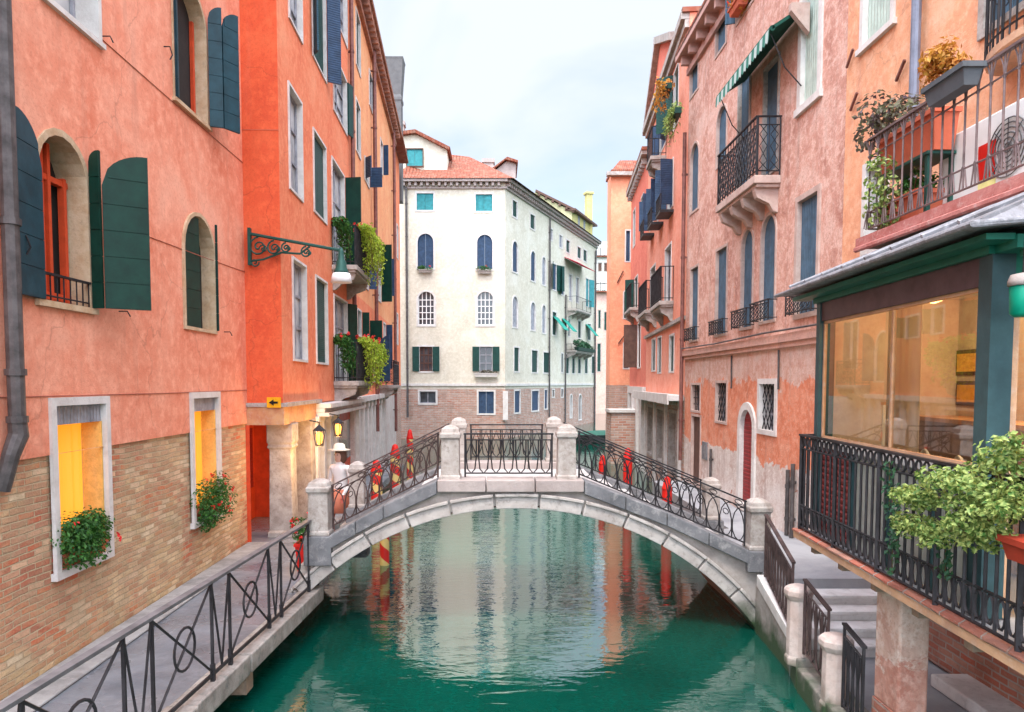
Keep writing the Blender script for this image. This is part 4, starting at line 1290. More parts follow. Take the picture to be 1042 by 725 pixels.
# last dull house closing the left bank
F4 = Frame(F3.w(X3 + .05, .1, 0).x, F3.w(X3 + .05, .1, 0).y, 93.2)
h4 = House('last_left_house', 'narrow red brick house wall just before the white building on the left', 'house', F4, 0, 4.5, 0, F4.px(404, 158)[1], 5)
h4.win(403.6, 404.8, 230, 262, um=404, closed=M_shut, **Ef); h4.win(403.6, 404.8, 320, 350, um=404, closed=M_shut, **Ef)
h4.finish([(0, 3.3, M_brickF, 0, 'brick_base'), (3.3, F4.px(404, 158)[1], M_coral, 0, 'wall')], roof=.6)
# ================================================================== WHITE CORNER BUILDING
WX0 = at_depth(404, 300, 45).x; WX1 = at_depth(514, 300, 45).x
FW = Frame(WX0, 45, 0)
FS = Frame(WX1, 45, math.degrees(math.atan2(1, .42)))
ZW = FW.px(460, 184)[1]; ZBR = FW.px(460, 396)[1]; ZST = FW.px(460, 392)[1]
SL = FS.px(606.5, 330)[0]
hw = House('white_building', 'large white corner palazzo with arched blue shuttered windows and a brick foot', 'building', FW, 0, WX1 - WX0, 0, ZW, 8)
sops = []
Ew = dict(sw=.11, smat=M_clean, reveal=.15, proud=.03)
hw.win(424, 441, 197, 214, closed=M_teal, **Ew)
hw.win(484, 501, 198, 215, closed=M_teal, **Ew)
f1, qa = hw.win(425, 441, 238, 273, arch=True, closed=M_navy, **Ew)
f2, qb = hw.win(485.5, 501, 239, 274, arch=True, closed=M_navy, **Ew)
hw.win(425.5, 442, 297, 331, arch=True, pane='pane', sash=(4, 4), sashmat=M_white, **Ew)
hw.win(485.5, 502, 297, 331, arch=True, pane='pane', sash=(4, 4), sashmat=M_white, **Ew)
hw.win(427, 440, 353, 378, pane='pane', sash=(3, 3), sashmat=M_brownshut, shut=((-1, 172, M_shut, .42), (1, 172, M_shut, .42)), **Ew)
f3, qc = hw.win(488, 501, 353, 378, pane='pane', sash=(2, 3), shut=((-1, 172, M_shut, .42), (1, 172, M_shut, .42)), **Ew)
hw.win(427, 443.5, 398.5, 410.5, pane='pane', sash=(2, 1), **Ew)
hw.win(487, 502.5, 398.5, 421, closed=M_navy, **Ew)
S = dict(fr=FS, ops=sops, sw=.10, smat=M_clean, reveal=.15, proud=.03)
for (a, b_, t_, bb, ar, m_) in ((521.5, 526, 205, 221, 0, M_shut), (539.5, 544, 219, 233, 0, M_shut), (558.5, 562, 233, 244, 0, M_greywood), (569, 572, 240, 252, 0, M_greywood),
                        (576, 579.5, 245, 257, 0, M_shut), (587.5, 591, 252, 263, 0, M_shut), (593.5, 597, 255, 266, 0, M_shut),
                        (521.5, 526.5, 246, 277, 1, M_navy), (540, 544.5, 256, 286, 1, M_navy), (551.5, 555, 262, 290, 1, M_greywood),
                        (521.5, 526.5, 302, 333, 1, M_greywood), (540, 544.5, 308, 336, 1, M_greywood), (551.5, 555, 311, 339, 1, M_greywood),
                        (523, 528, 354, 378, 0, M_shut), (541, 547, 357, 379, 0, M_shut), (553, 559, 359, 379.5, 0, M_shut), (571, 573, 360, 379, 0, M_shut),
                        (576, 579, 361, 380, 0, M_shut), (582, 585, 362, 380, 0, M_shut), (588, 591, 363, 380, 0, M_shut), (595, 598, 363, 380, 0, M_shut), (602, 605, 363, 380, 0, M_shut),
                        (523.5, 529, 398, 420, 0, M_navy), (541, 548, 398, 418, 0, M_navy), (554, 557, 397, 416, 0, M_navy), (562, 564, 397, 404, 0, M_dark), (571, 573, 396, 404, 0, M_dark),
                        (578, 580, 325, 342, 0, M_shut), (588, 591, 327, 344, 0, M_shut), (598, 601, 330, 346, 0, M_shut), (562, 566, 318, 341, 0, M_shut)):
    hw.win(a, b_, t_, bb, arch=bool(ar), closed=m_, **S)
S2 = dict(S)
hw.win(562, 566, 269, 295, shut=((-1, 160, M_shut, .9), (1, 160, M_shut, .9)), closed=M_navy, **S)
hw.win(571, 574, 274, 300, shut=((-1, 160, M_shut, .9),), closed=M_navy, **S)
hw.win(579, 582, 280, 306, pane='curtain', **S); hw.win(586, 589, 283, 308, pane='curtain', **S)
hw.win(596, 599, 284, 312, closed=M_teal, shut=((1, 160, M_teal, .7),), **S)
hw.win(580, 582, 402, 425, arch=True, pane='dark', sash=None, **S); hw.win(589, 591.5, 402, 427, arch=True, pane='dark', sash=None, **S)
for (za, zb_, mt, nm) in ((0, ZBR, M_brickF, 'brick_base'), (ZBR, ZW, M_cream, 'wall')):
    mb = MB(FW); hw.wall(mb, 0, WX1 - WX0, za, zb_); mb.quad((0, 8, za), (0, 0, za), (0, 0, zb_), (0, 8, zb_)); mb.build(nm, mt, hw.root)
    mb = MB(FS); hw.wall(mb, 0, SL, za, zb_, 0, sops); mb.quad((SL, 0, za), (SL, 8, za), (SL, 8, zb_), (SL, 0, zb_)); mb.build(nm, mt, hw.root)
# cornice with dentils, string course, downpipes
for fr, L in ((FW, WX1 - WX0), (FS, SL)):
    mb = MB(fr); mb.box(-.15, L + .15, -.42, 0, ZW - .14, ZW + .02); mb.box(-.05, L + .05, -.12, 0, ZW - .5, ZW - .38)
    for k in range(int(L / .36)): mb.box(.05 + k * .36, .2 + k * .36, -.3, 0, ZW - .36, ZW - .141)
    mb.build('cornice', M_coppink, hw.root)
    mb = MB(fr); mb.box(-.02, L + .02, -.07, 0, ZST - .06, ZST + .1); mb.build('string_course', M_clean, hw.root)
mb = MB(FW)
tl = FS.w(SL, 0, 0); tr = FS.w(SL, 8, 0)
P = lambda v: (v - FW.o)
e0 = (-.2, -.5); 
c1 = FS.w(.1, -.5, 0) - FW.o; c2 = FS.w(SL, -.5, 0) - FW.o; c3 = FS.w(SL, 6, 0) - FW.o
zz = ZW + .02
rh = 2.7
r0 = (1.5, 3.2, zz + rh); r1 = FS.w(3.0, 3.8, 0) - FW.o; r2 = FS.w(SL - 1, 4, 0) - FW.o
vs = [(e0[0], e0[1], zz), (c1.x, -.5, zz), (c2.x, c2.y, zz), (c3.x, c3.y, zz), (-.2, 9, zz), r0, (r1.x, r1.y, zz + rh), (r2.x, r2.y, zz + rh)]
mb.add(vs, [(0, 1, 6, 5), (1, 2, 7, 6), (2, 3, 7), (3, 4, 5, 6, 7), (4, 0, 5)])
mb.build('roof', M_tile, hw.root)
for (fr, u, lst) in ((FW, 414, None),):
    pipe(hw.root, fr, u, 184, 425, r=.07, mat=M_pipe, y=-.12, vm=300, z1=ZW - .4)
mb = MB(FW); zz_ = ZW - .3; xp = FW.px(414, 300)[0]; mb.tube([(xp - .7, -.12, zz_ + .02), (xp - .2, -.14, zz_), (xp, -.12, zz_ - .3)], .06, 6); mb.build('drainpipe', M_pipe, hw.root)
pipe(hw.root, FS, 559.5, 222, 425, r=.06, mat=M_pipe, y=-.12, vm=300); pipe(hw.root, FS, 575.5, 300, 430, r=.06, mat=M_pipe, y=-.12, vm=380)
pipe(hw.root, FS, 606, 255, 432, r=.08, mat=M_pipe, y=-.15, vm=300)
# attic storey on the left with its gable, small dormer and chimneys
ax0 = FW.px(405, 160, 1.2)[0]; ax1 = FW.px(455, 160, 1.2)[0]
za0 = ZW; zg = FW.px(423, 137, 1.2)[1]; ze = FW.px(455, 152, 1.2)[1]
mb = MB(FW); mb.prism([(ax0 - 1.2, za0), (ax1, za0), (ax1, ze), (FW.px(423, 137, 1.2)[0], zg), (ax0 - 1.2, zg - .3)], 1.2, 6)
mb.build('attic', M_cream, hw.root)
mb = MB(FW); xg = FW.px(423, 137, 1.2)[0]
mb.prism([(ax0 - 1.4, zg - .32), (xg, zg + .01), (ax1 + .12, ze - .12), (ax1 + .2, ze + .05), (xg, zg + .22), (ax0 - 1.4, zg - .1)], .9, 6.2)
mb.build('attic_roof', M_tile, hw.root)
fa = Frame(FW.w(0, 1.1, 0).x, FW.w(0, 1.1, 0).y, 0)
hw.win(414, 430, 152, 169, fr=fa, ops=[], closed=M_teal, sw=.06, smat=M_brownshut, reveal=.09, proud=.02)
mb = MB(FW)
dxa = FW.px(489, 170, 3)[0]; dxb = FW.px(527, 170, 3)[0]; zd0 = ZW; zd1 = FW.px(520, 163, 3)[1]
mb.prism([(dxa, zd0 + .2), (dxb - .2, zd0 + .2), (dxb - .1, zd1 - .25), (dxb - .7, zd1 - .05), (dxa, zd0 + .7)], 3, 6); mb.build('dormer', M_coppink, hw.root)
mb = MB(FW); mb.prism([(dxa - .2, zd0 + .68), (dxb - .8, zd1 - .04), (dxb, zd1 - .24), (dxb, zd1 - .1), (dxb - .7, zd1 + .12), (dxa - .2, zd0 + .85)], 2.7, 6.3); mb.build('dormer_roof', M_tile, hw.root)
for (u, v, w_) in ((408, 125, .22), (497, 163, .34)):
    p = FW.px(u, v, 3.5); mb = MB(FW)
    mb.box(p[0] - w_, p[0] + w_, 3.2, 3.8, ZW, p[1] - .12); mb.box(p[0] - w_ - .07, p[0] + w_ + .07, 3.13, 3.87, p[1] - .25, p[1]); mb.build('chimney', M_coppink, hw.root)
# awnings, balconies and planters of the side
def awning(root, fr, x0, x1, zt, d, drop, mat, y0=-.03, name='awning'):
    mb = MB(fr)
    mb.hexa([(x0, y0, zt - .04), (x0, -d, zt - drop - .02), (x1, -d, zt - drop - .02), (x1, y0, zt - .04), (x0, y0, zt), (x0, -d, zt - drop + .02), (x1, -d, zt - drop + .02), (x1, y0, zt)])
    return mb.build(name, mat, root)
M_awred = paint('red_canvas', (0.6, 0.03, 0.06), rough=.8); M_awgreen = paint('green_canvas', (0.02, 0.24, 0.18), rough=.8)
xa = FS.px(574, 275)[0]; xb2 = FS.px(592, 275)[0]; zaw = FS.px(575, 262)[1]
awning(hw.root, FS, xa, xb2, zaw, 1.1, .5, M_awred)
for u, vt in ((563, 322), (572, 324), (596, 330)):
    x = FS.px(u, vt)[0]; z = FS.px(u, vt)[1]; awning(hw.root, FS, x - .1, x + 1.0, z, .9, 1.0, M_awgreen)
x = FS.px(577, 315)[0]; z = FS.px(577, 315)[1]
balcony(hw.root, FS, x, x + 4.2, z, .8, 1.0, 'plain', corb=4, pitch=.3)
z5 = FS.px(575, 354)[1]
balcony(hw.root, FS, x - .1, x + 5.0, z5 - .2, .8, .5, 'plain', corb=4, pitch=.4)
bush('balcony_planting', 'long dark green hedge planter on the white building side balcony', 'plant', FS, (x + 2.4, -.75, z5 + .25), (2.5, .3, .42), 900, .22, M_deep, lumps=9, pot=(x, x + 4.9, -.95, -.6, z5 - .19, z5 + .05, M_shutplain))
for q, lab in ((qa, 'left'), (qb, 'right')):
    bush('window_plant', 'small plant box under the %s blue arched window of the white front' % lab, 'plant', FW, ((q[0] + q[1]) / 2, -.16, q[2] - .02), (.5, .2, .2), 260, .10, M_green, lumps=4, stems=False,
         blossoms=3, bsize=.08, pot=((q[0] + q[1]) / 2 - .42, (q[0] + q[1]) / 2 + .42, -.24, -.08, q[2] - .30, q[2] - .12, M_stone))
bush('window_plant', 'pale plant box under the shuttered window above the brick foot of the white front', 'plant', FW, ((qc[0] + qc[1]) / 2, -.2, qc[2] - .05), (.75, .16, .14), 200, .11, M_mauve, lumps=4, stems=False,
     pot=((qc[0] + qc[1]) / 2 - .7, (qc[0] + qc[1]) / 2 + .7, -.3, -.12, qc[2] - .35, qc[2] - .12, M_clean))
mb = MB(FW); p = FW.px(512, 408); mb.box(p[0] - .02, p[0] + .3, -.1, 0, p[1] - 1.2, p[1] + .6); mb.build('pilaster', M_clean, hw.root)

# yellow house behind
FY = Frame(FS.w(7.0, 7.0, 0).x, FS.w(7.0, 7.0, 0).y, FS.deg)
yx0 = FY.px(545, 210)[0]; yx1 = FY.px(603, 235)[0]
zy0 = FY.px(545, 197)[1]; zy1 = FY.px(603, 232)[1]
ymid = FY.px(582, 212)[0]
hy = thing('yellow_house', 'yellow house with a brown eave rising behind the white building', 'building', FY.w(yx0, 0, 0), FY.a)
ge = Frame(FY.w(ymid, 0, 0).x, FY.w(ymid, 0, 0).y, 0)
zt_ = FY.px(582, 215)[1]
mb = MB(FY); mb.box(ymid, yx1, 0, 5, 8, zt_); mb.build('wall', M_yellow, hy)
gx = at_depth(545, 200, ge.o.y).x - ge.o.x; zgt = at_depth(545, 196, ge.o.y).z
mb = MB(ge); mb.prism([(gx - 1, 8), (0, 8), (0, zt_), (gx, zgt), (gx - 1, zgt - .6)], 0, 5); mb.build('gable_wall', stone('dull_yellow', (0.56, 0.50, 0.28), sc=1, amt=.2), hy)
mb = MB(ge)
a = Vector((gx, -.3, zgt + .02)); b_ = Vector((.5, -.3, zt_ - .14))
mb.hexa([a, b_, b_ + Vector((0, 6, 0)), a + Vector((0, 6, 0)), a + Vector((0, 0, .25)), b_ + Vector((0, 0, .25)), b_ + Vector((0, 6, .25)), a + Vector((0, 6, .25))])
for k in range(6):
    q = a.lerp(b_, (k + .5) / 6); mb.box(q.x - .12, q.x + .12, -.28, 0, q.z - .25, q.z)
mb.build('roof', M_brownshut, hy)
mb = MB(FY); mb.box(ymid - .3, yx1 + .4, -.5, 5, zt_, zt_ + .22); mb.build('eave', M_brownshut, hy)
for (u, v0, v1) in ((589, 220, 233), (594.5, 224, 237)):
    x, zt2 = FY.px(u, v0); z2 = FY.px(u, v1)[1]
    mb = MB(FY); mb.box(x - .35, x + .35, -.03, .02, z2, zt2); mb.build('window', M_greywood, hy)
cp = at_depth(599, 196, FY.w(yx1 - 1, 0, 0).y); mb = MB()
mb.lathe([(.5, -8), (.5, -1.1), (.52, -1.0), (.5, -.9), (.5, -.35), (.7, -.25), (.7, 0)], cp, 4, PI / 4 + .3); mb.build('chimney', M_yellow, hy)

# houses far down the canal
f5 = Frame(at_depth(604, 300, 82).x, 82, 0); w5_ = at_depth(626, 300, 82).x - f5.o.x
hf = House('distant_pink_house', 'small dusty pink house far down the canal between the white and orange fronts', 'house', f5, 0, w5_, 0, f5.px(612, 298)[1], 8)
for (u0, u1, v0, v1) in ((609, 611, 316, 334), (615, 617, 318, 336), (608, 611, 350, 378)): hf.win(u0, u1, v0, v1, closed=M_shut, sw=.1, reveal=.1)
hf.finish([(0, hf.z1, M_farpink, 0, 'wall')], roof=.5)
f6 = Frame(at_depth(606, 300, 98).x, 98, 0); w6_ = at_depth(630, 300, 98).x - f6.o.x
hf = House('distant_white_house', 'tall pale house with roof terraces farthest down the canal', 'house', f6, 0, w6_, 0, f6.px(615, 262)[1], 8)
for (u0, u1, v0, v1) in ((609, 612, 268, 276), (615, 618, 268, 276)): hf.win(u0, u1, v0, v1, closed=M_brownshut, sw=.1, reveal=.1)
hf.finish([(0, hf.z1, M_farwhite, 0, 'wall')], roof=0)
mb = MB(f6); x_, z_ = f6.px(612, 246, 1); mb.box(x_, x_ + 4, 1, 5, hf.z1, z_); mb.build('roof_room', M_farwhite, hf.root)
mb = MB(f6); rail(mb, (0.1, -.1, hf.z1 + .13), (w6_ - .1, -.1, hf.z1 + .13), 1.0, 'plain', r=.04, pitch=.5); mb.build('railing', M_iron, hf.root)
mb = MB(f5); rail(mb, (0.1, .5, f5.px(612, 298)[1] + .14), (w5_ - .1, .5, f5.px(612, 298)[1] + .14), 1.1, 'lattice', r=.04, pitch=.8); mb.build('railing', M_iron, hf.root)

# ================================================================== RIGHT, pink palazzo
FR = Frame(5.0, 19.4, -90)
def RX(Y): return 19.4 - Y
XR1 = FR.px(858, 200)[0]
ZR = FR.px(700, 36, -.35)[1]; ZLOW = FR.px(760, 462)[1]
h = House('pink_palazzo', 'weathered pink palazzo with a bracketed balcony and pale lower wall, right bank', 'house', FR, 0, XR1, .85, ZR, 7)
Er = dict(sw=.06, smat=M_rosestone, reveal=.2, proud=.02)
h.win(729, 739, 20, 50, um=734, closed=M_blue, **Er)
h.win(703, 710.5, 63, 94, um=707, closed=M_blue, **Er)
wf, qf = h.win(751, 767, -42, 12, um=758, pane='pane', shut=((-1, 110, M_blue, .2),), **Er)
h.win(817, 834, -22, 101, um=825, arch=True, closed=M_mint, sw=.13, smat=M_clean, reveal=.2, proud=.03, sill=.03)
h.win(730, 739.5, 109, 165, um=735, arch=True, closed=M_blue, **Er)
h.win(703, 711, 147, 214, um=707, arch=True, closed=M_blue, **Er)
wd1, qd1 = h.win(752, 763, 78, 190, um=757, closed=M_blue, sw=.05, smat=M_stone, reveal=.24, name='balcony_door')
wd2, qd2 = h.win(778, 792, 66, 175, um=785, closed=M_blue, sw=.05, smat=M_stone, reveal=.24, name='balcony_door')
h.win(755, 766, 235, 333, um=760, arch=True, closed=M_blue, grille=('guard', .36, .16), **Er)
h.win(775, 789, 220, 326, um=782, arch=True, closed=M_blue, grille=('guard', .36, .16), **Er)
h.win(729, 739.5, 254, 340, um=734, closed=M_blue, grille=('guard', .32, .12), **Er)
h.win(703, 710.5, 273, 346, um=707, closed=M_blue, grille=('guard', .32, .12), **Er)
h.win(812, 832, 201, 318, um=822, closed=M_blue, grille=('guard', .34, .14), sw=.09, smat=M_rosestone, reveal=.22, proud=.03)
h.win(704, 712.5, 424, 492, um=708, closed=M_brownshut, name='side_door', **Er)
h.win(704, 712.5, 392, 418, um=708, pane='dark', grille='bars', **Er)
h.win(729, 739.5, 390, 429, um=734, pane='pane', grille='diamond', **Er)
h.win(773.5, 789, 391, 438, um=781, pane='pane', grille='diamond', sw=.10, smat=M_clean, reveal=.24, proud=.03)
h.win(754, 766.5, 417, 514, um=760, arch=True, closed=M_darkred, name='arched_door', sw=.15, smat=M_clean, reveal=.26, proud=.04)
ZB1 = FR.px(760, 389)[1]; ZS1 = FR.px(760, 350)[1]
mb = MB(FR)
mb.box(0, XR1, -.10, 0, ZS1 - .08, ZS1 + .06); mb.box(0, XR1, -.06, 0, ZS1 - .17, ZS1 - .081)
mb.build('string_course', plaster('string_pink', (0.56, 0.32, 0.25), amt=.5), h.root)
mb = MB(FR)
mb.tube([(0.1, -.13, ZS1 + .12), (3, -.13, ZS1 + .09), (6, -.14, ZS1 + .12), (XR1, -.13, ZS1 + .1)], .018, 5)
for u in (745, 793):
    x = FR.px(u, 400)[0]; mb.tube([(x, -.03, ZS1 - .2), (x + .02, -.03, ZS1 - .9)], .018, 5)
mb.build('cable', M_pipe, h.root)
# eave with corbels
mb = MB(FR)
mb.box(-.1, XR1, -.35, 0, ZR - .12, ZR + .04)
for k in range(int(XR1 / .72)): mb.box(.2 + k * .72, .32 + k * .72, -.28, 0, ZR - .34, ZR - .121); 
mb.box(0, XR1, -.08, 0, ZR - .50, ZR - .341)
mb.build('cornice', stone('rosy_cornice', (0.52, 0.3, 0.25), sc=3, dirt=(.3, .2, .17)), h.root)
# pipes on the lower wall
pipe(h.root, FR, 801, 478, 545, r=.035, mat=M_pipe, y=-.06); pipe(h.root, FR, 806, 472, 548, r=.035, mat=M_pipe, y=-.06)
pipe(h.root, FR, 723, 457, 500, r=.03, mat=M_pipe, y=-.06)
mb = MB(FR); x, z = FR.px(718, 461); mb.box(x - .22, x + .16, -.03, 0, z - .16, z + .26); mb.build('plaque', M_coping, h.root)
# balcony with corner posts
z = FR.px(769, 178, -.45)[1]
xf = FR.px(729, 200, -.45)[0]; xn = FR.px(769, 170, -.45)[0]
ob = balcony(h.root, FR, xf, xn, z, .47, 1.02, 'lattice', mat=M_rosestone, corb=4, pitch=.16, slab=.14)
# folded awning above the balcony
zaw = FR.px(768, 52, -.3)[1]
ax0 = FR.px(740, 86, -.38)[0]; ax1 = FR.px(797, 18, -.38)[0]
mb = MB(FR)
mb.hexa([(ax0, -.55, zaw - .34), (ax1, -.55, zaw - .34), (ax1, -.02, zaw), (ax0, -.02, zaw), (ax0, -.55, zaw - .28), (ax1, -.55, zaw - .28), (ax1, -.02, zaw + .06), (ax0, -.02, zaw + .06)])
mb.tube([(ax0, -.55, zaw - .32), (ax1, -.55, zaw - .32)], .045, 8)
oa = mb.build('awning', paint('dark_green_canvas', (0.01, 0.07, 0.05), rough=.8), h.root)
mb = MB(FR); nq = int((ax1 - ax0) / .13)
for k in range(nq):
    a = ax0 + (ax1 - ax0) * k / nq; b_ = ax0 + (ax1 - ax0) * (k + 1) / nq; c = (a + b_) / 2
    zt2 = zaw - .33
    mb.add([(a, -.60, zt2), (b_, -.60, zt2), (b_, -.61, zt2 - .17), (c, -.61, zt2 - .22), (a, -.61, zt2 - .17)], [(0, 1, 2, 3, 4)])
mb.build('valance', stripes('green_white_stripe', (0.015, 0.16, 0.11), (0.42, 0.5, 0.46), 1.2, 'X'), oa)
for x in (ax0 + .1, ax1 - .1):
    mb = MB(FR); mb.tube([(x, -.55, zaw - .34), (x + .0, -.30, zaw - .9), (x, -.02, zaw - 1.2)], .011, 5); mb.build('arm', M_iron, oa)
mb = MB(FR); mb.hexa([(ax1 + .01, -.30, zaw - .1), (ax1 + .12, -.30, zaw - .1), (ax1 + .12, 0, zaw - .45), (ax1 + .01, 0, zaw - .45), (ax1 + .01, -.30, zaw + .02), (ax1 + .12, -.30, zaw + .02), (ax1 + .12, 0, zaw + .02), (ax1 + .01, 0, zaw + .02)]); mb.build('bracket', M_rosestone, h.root)
M_low = layered('old_lower_wall', [(ZLOW - .05, (0.50, 0.33, 0.27), (0.62, 0.52, 0.46), (0.72, 0.66, 0.61)), (ZB1, (0.58, 0.16, 0.07), (0.70, 0.22, 0.11), (0.72, 0.34, 0.22)),
     (ZS1, (0.56, 0.27, 0.19), (0.64, 0.38, 0.29), (0.68, 0.50, 0.42))], brickc=(0.42, 0.14, 0.09))
M_up = layered('old_pink_wall', [(30, (0.44, 0.185, 0.13), (0.62, 0.315, 0.235), (0.74, 0.50, 0.41))], brickc=(0.72, 0.24, 0.12))
h.finish([(.85, ZS1, M_low, .0, 'lower_wall'), (ZS1, ZR, M_up, 0, 'wall')], roof=.3, eave=.35)
bush('window_plant', 'red leaved plant in the top floor window with a blue shutter on the pink palazzo', 'plant', FR, ((qf[0] + qf[1]) / 2, -.12, qf[2] + .25), (.34, .2, .30), 300, .08, M_rust, lumps=4, blossoms=8, bsize=.07,
     pot=((qf[0] + qf[1]) / 2 - .3, (qf[0] + qf[1]) / 2 + .3, -.25, -.02, qf[2] + .003, qf[2] + .15, M_terra))

# ================================================================== RIGHT, near peach house (terrace stands on it)
F0 = Frame(5.0, 19.4 - XR1 - .01, -90)
X0L = F0.o.y - 1.2
h0 = House('peach_house', 'peach orange house with a grey downpipe behind the terrace, nearest on the right', 'house', F0, 0, X0L, .25, ZR + 1.5, 7)
h0.win(882, 910, -150, 33, um=896, closed=M_mint, sw=.085, smat=M_clean, reveal=.12, proud=.03, sill=.03)
h0.win(882, 901, 168, 250, um=892, pane='pane', sash=(2, 3), sashmat=M_white, sw=.09, smat=M_clean, reveal=.2, name='terrace_door')
wq, qq = h0.win(1006, 1070, -120, 18, um=1020, closed=M_blue, sw=.09, smat=M_stone, reveal=.25)
pipe(h0.root, F0, 931, -60, 190, r=.055, mat=M_pipeblue, y=-.10, vm=60, z1=ZR + 1.4)
for (u, v) in ((868, 58), (872, 102), (920, 70)):
    x, z = F0.px(u, v); mb = MB(F0); mb.beam((x - .12, -.03, z - .1), (x + .1, -.05, z + .06), .03, .03, (0, 1, 0)); mb.build('wall_iron', M_pipebr, h0.root)
# bowed iron balcony of the upper window
xb0 = F0.px(988, 40, -.35)[0]; zb0 = F0.px(1000, 62, -.35)[1]
mb = MB(F0)
arcp = []
for k in range(13):
    a = PI - PI * .9 * k / 12; arcp.append((xb0 + .75 + .75 * math.cos(a), -.05 - .42 * math.sin(a)))
arcp += [(xb0 + 2.2, -.47), (xb0 + 2.4, 0)]
mb.slab([(xb0, 0)] + arcp, zb0 - .07, zb0)
o = mb.build('balcony', stone('balcony_stone', (0.6, 0.36, 0.22), sc=3), h0.root)
mb = MB(F0)
for k in range(len(arcp) - 1):
    rail(mb, (*arcp[k], zb0), (*arcp[k + 1], zb0), .85, 'plain', r=.009, pitch=.12)
for k in range(0, len(arcp) - 2, 1):
    x, y_ = arcp[k]; mb.tube(spiral((x + .06, y_, zb0 + .62), .07, 1.2, 0, 1, 12), .007, 4)
mb.build('railing', M_iron, o)
h0.finish([(.25, F0.px(1000, 300)[1], M_brickR, 0, 'brick_base'), (F0.px(1000, 300)[1], ZR + 1.5, M_peach, 0, 'wall')], roof=.6, left=True)

# ================================================================== RIGHT, houses beyond
p2 = Vector((5.0, 19.42)); dirv = Vector((.084, 1.0)).normalized()
pe = p2 + dirv * 8.7
ang = math.degrees(math.atan2(-dirv.y, -dirv.x))
FR2 = Frame(pe.x, pe.y, ang)
ZR2 = FR2.px(664, 120)[1]
h = House('red_orange_house', 'orange red house with iron balconies and slate shutters beyond the pink palazzo', 'house', FR2, 0, 8.68, 0, ZR2, 7)
E2 = dict(sw=.06, smat=M_clean, reveal=.14, proud=.02)
h.win(672, 678, 119, 150, um=675, closed=M_navy, shut=((-1, 140, M_navy, .3), (1, 140, M_navy, .3)), **E2)
h.win(686, 690.5, 72, 128, um=688, closed=M_shut, shut=((-1, 120, M_shut, .5),), **E2)
h.win(661.5, 665, 202, 232, um=663, closed=M_navy, shut=((-1, 105, M_navy, .36), (1, 105, M_navy, .36)), **E2)
h.win(669.5, 674, 187, 220, um=672, closed=M_navy, shut=((-1, 105, M_navy, .36), (1, 105, M_navy, .36)), **E2)
h.win(680, 685, 168, 212, um=682.5, closed=M_navy, shut=((-1, 105, M_navy, .36), (1, 105, M_navy, .36)), **E2)
wa, q1 = h.win(662, 667, 272, 318, um=665, pane='curtain', name='balcony_door', **E2)
wb, q22 = h.win(677, 683, 252, 310, um=680, pane='curtain', name='balcony_door', **E2)
h.win(663.5, 667, 346, 377, um=665, closed=M_shut, **E2)
h.win(669.5, 673, 344, 379, um=671, closed=M_shut, **E2)
h.win(681.5, 686, 342, 378, um=684, closed=M_shut, **E2)
for q, w_ in ((q1, .5), (q22, .55)):
    balcony(h.root, FR2, q[0] - w_, q[1] + w_, q[2], .42, 1.0, 'plain', corb=2, pitch=.13)
pz = FR2.px(676, 163)[1]; px2 = FR2.px(676, 163)[0]
balcony(h.root, FR2, px2 - .7, px2 + .5, pz, .5, .9, 'plain', corb=2, pitch=.2)
for (u, v, mt, lab) in ((679, 102, M_rust, 'orange flowering plant hanging under the eave of the red orange house'), (688, 128, M_vari, 'green and rusty plant hanging beside the palazzo corner')):
    x, z = FR2.px(u, v, -.4)
    trailing('hanging_plant', lab, 'plant', FR2, x - .35, x + .35, -.4, z + .35, .9, 260, mt, spread=.2, size=.13, pot=M_shutplain)
for (u, v) in ((664, 240), (673, 229), (683, 217)):
    x, z = FR2.px(u, v)
    mb = MB(FR2); mb.box(x - .5, x + .5, -.4, 0, z - .08, z); rail(mb, (x - .5, -.38, z), (x + .5, -.38, z), .45, 'plain', r=.015, pitch=.12); mb.build('window_shelf', M_iron, h.root)
zc2 = FR2.px(675, 402)[1]
mb = MB(FR2); mb.box(-.5, 8.6, -.42, 0, zc2 - .1, zc2 + .05); mb.box(-.5, 8.6, -.45, -.40, zc2 - .2, zc2 + .08); mb.build('canopy', M_clean, h.root)
zsx = FR2.px(680, 334)[1]
mb = MB(FR2); mb.box(0, 8.68, -.1, 0, zsx, zsx + .1); mb.build('string_course', M_stone, h.root)
for k in range(4):
    mb = MB(FR2); x = .3 + k * 2.6; mb.box(x, x + .22, -.08, 0, 0, zc2 - .1); mb.build('pilaster', M_clean, h.root)
for k in range(3):
    x = .95 + k * 2.6; h.win_m(x, x + 1.3, .9, zc2 - .5, sw=.10, pane='dark', sash=(2, 3), sashmat=M_clean, name='shop_window')
mb = MB(FR2); mb.box(-.1, 8.66, -.22, 0, ZR2 - .15, ZR2 + .05); mb.box(-.05, 8.65, -.12, 0, ZR2 - .36, ZR2 - .151)
mb.build('cornice', M_stone, h.root)
pipe(h.root, FR2, 694.5, 140, 470, r=.05, mat=M_pipebr, y=-.1, vm=300)
h.finish([(0, zc2, M_brickF, 0, 'lower_wall'), (zc2, ZR2, M_redor, 0, 'wall')], roof=.3, eave=.2)
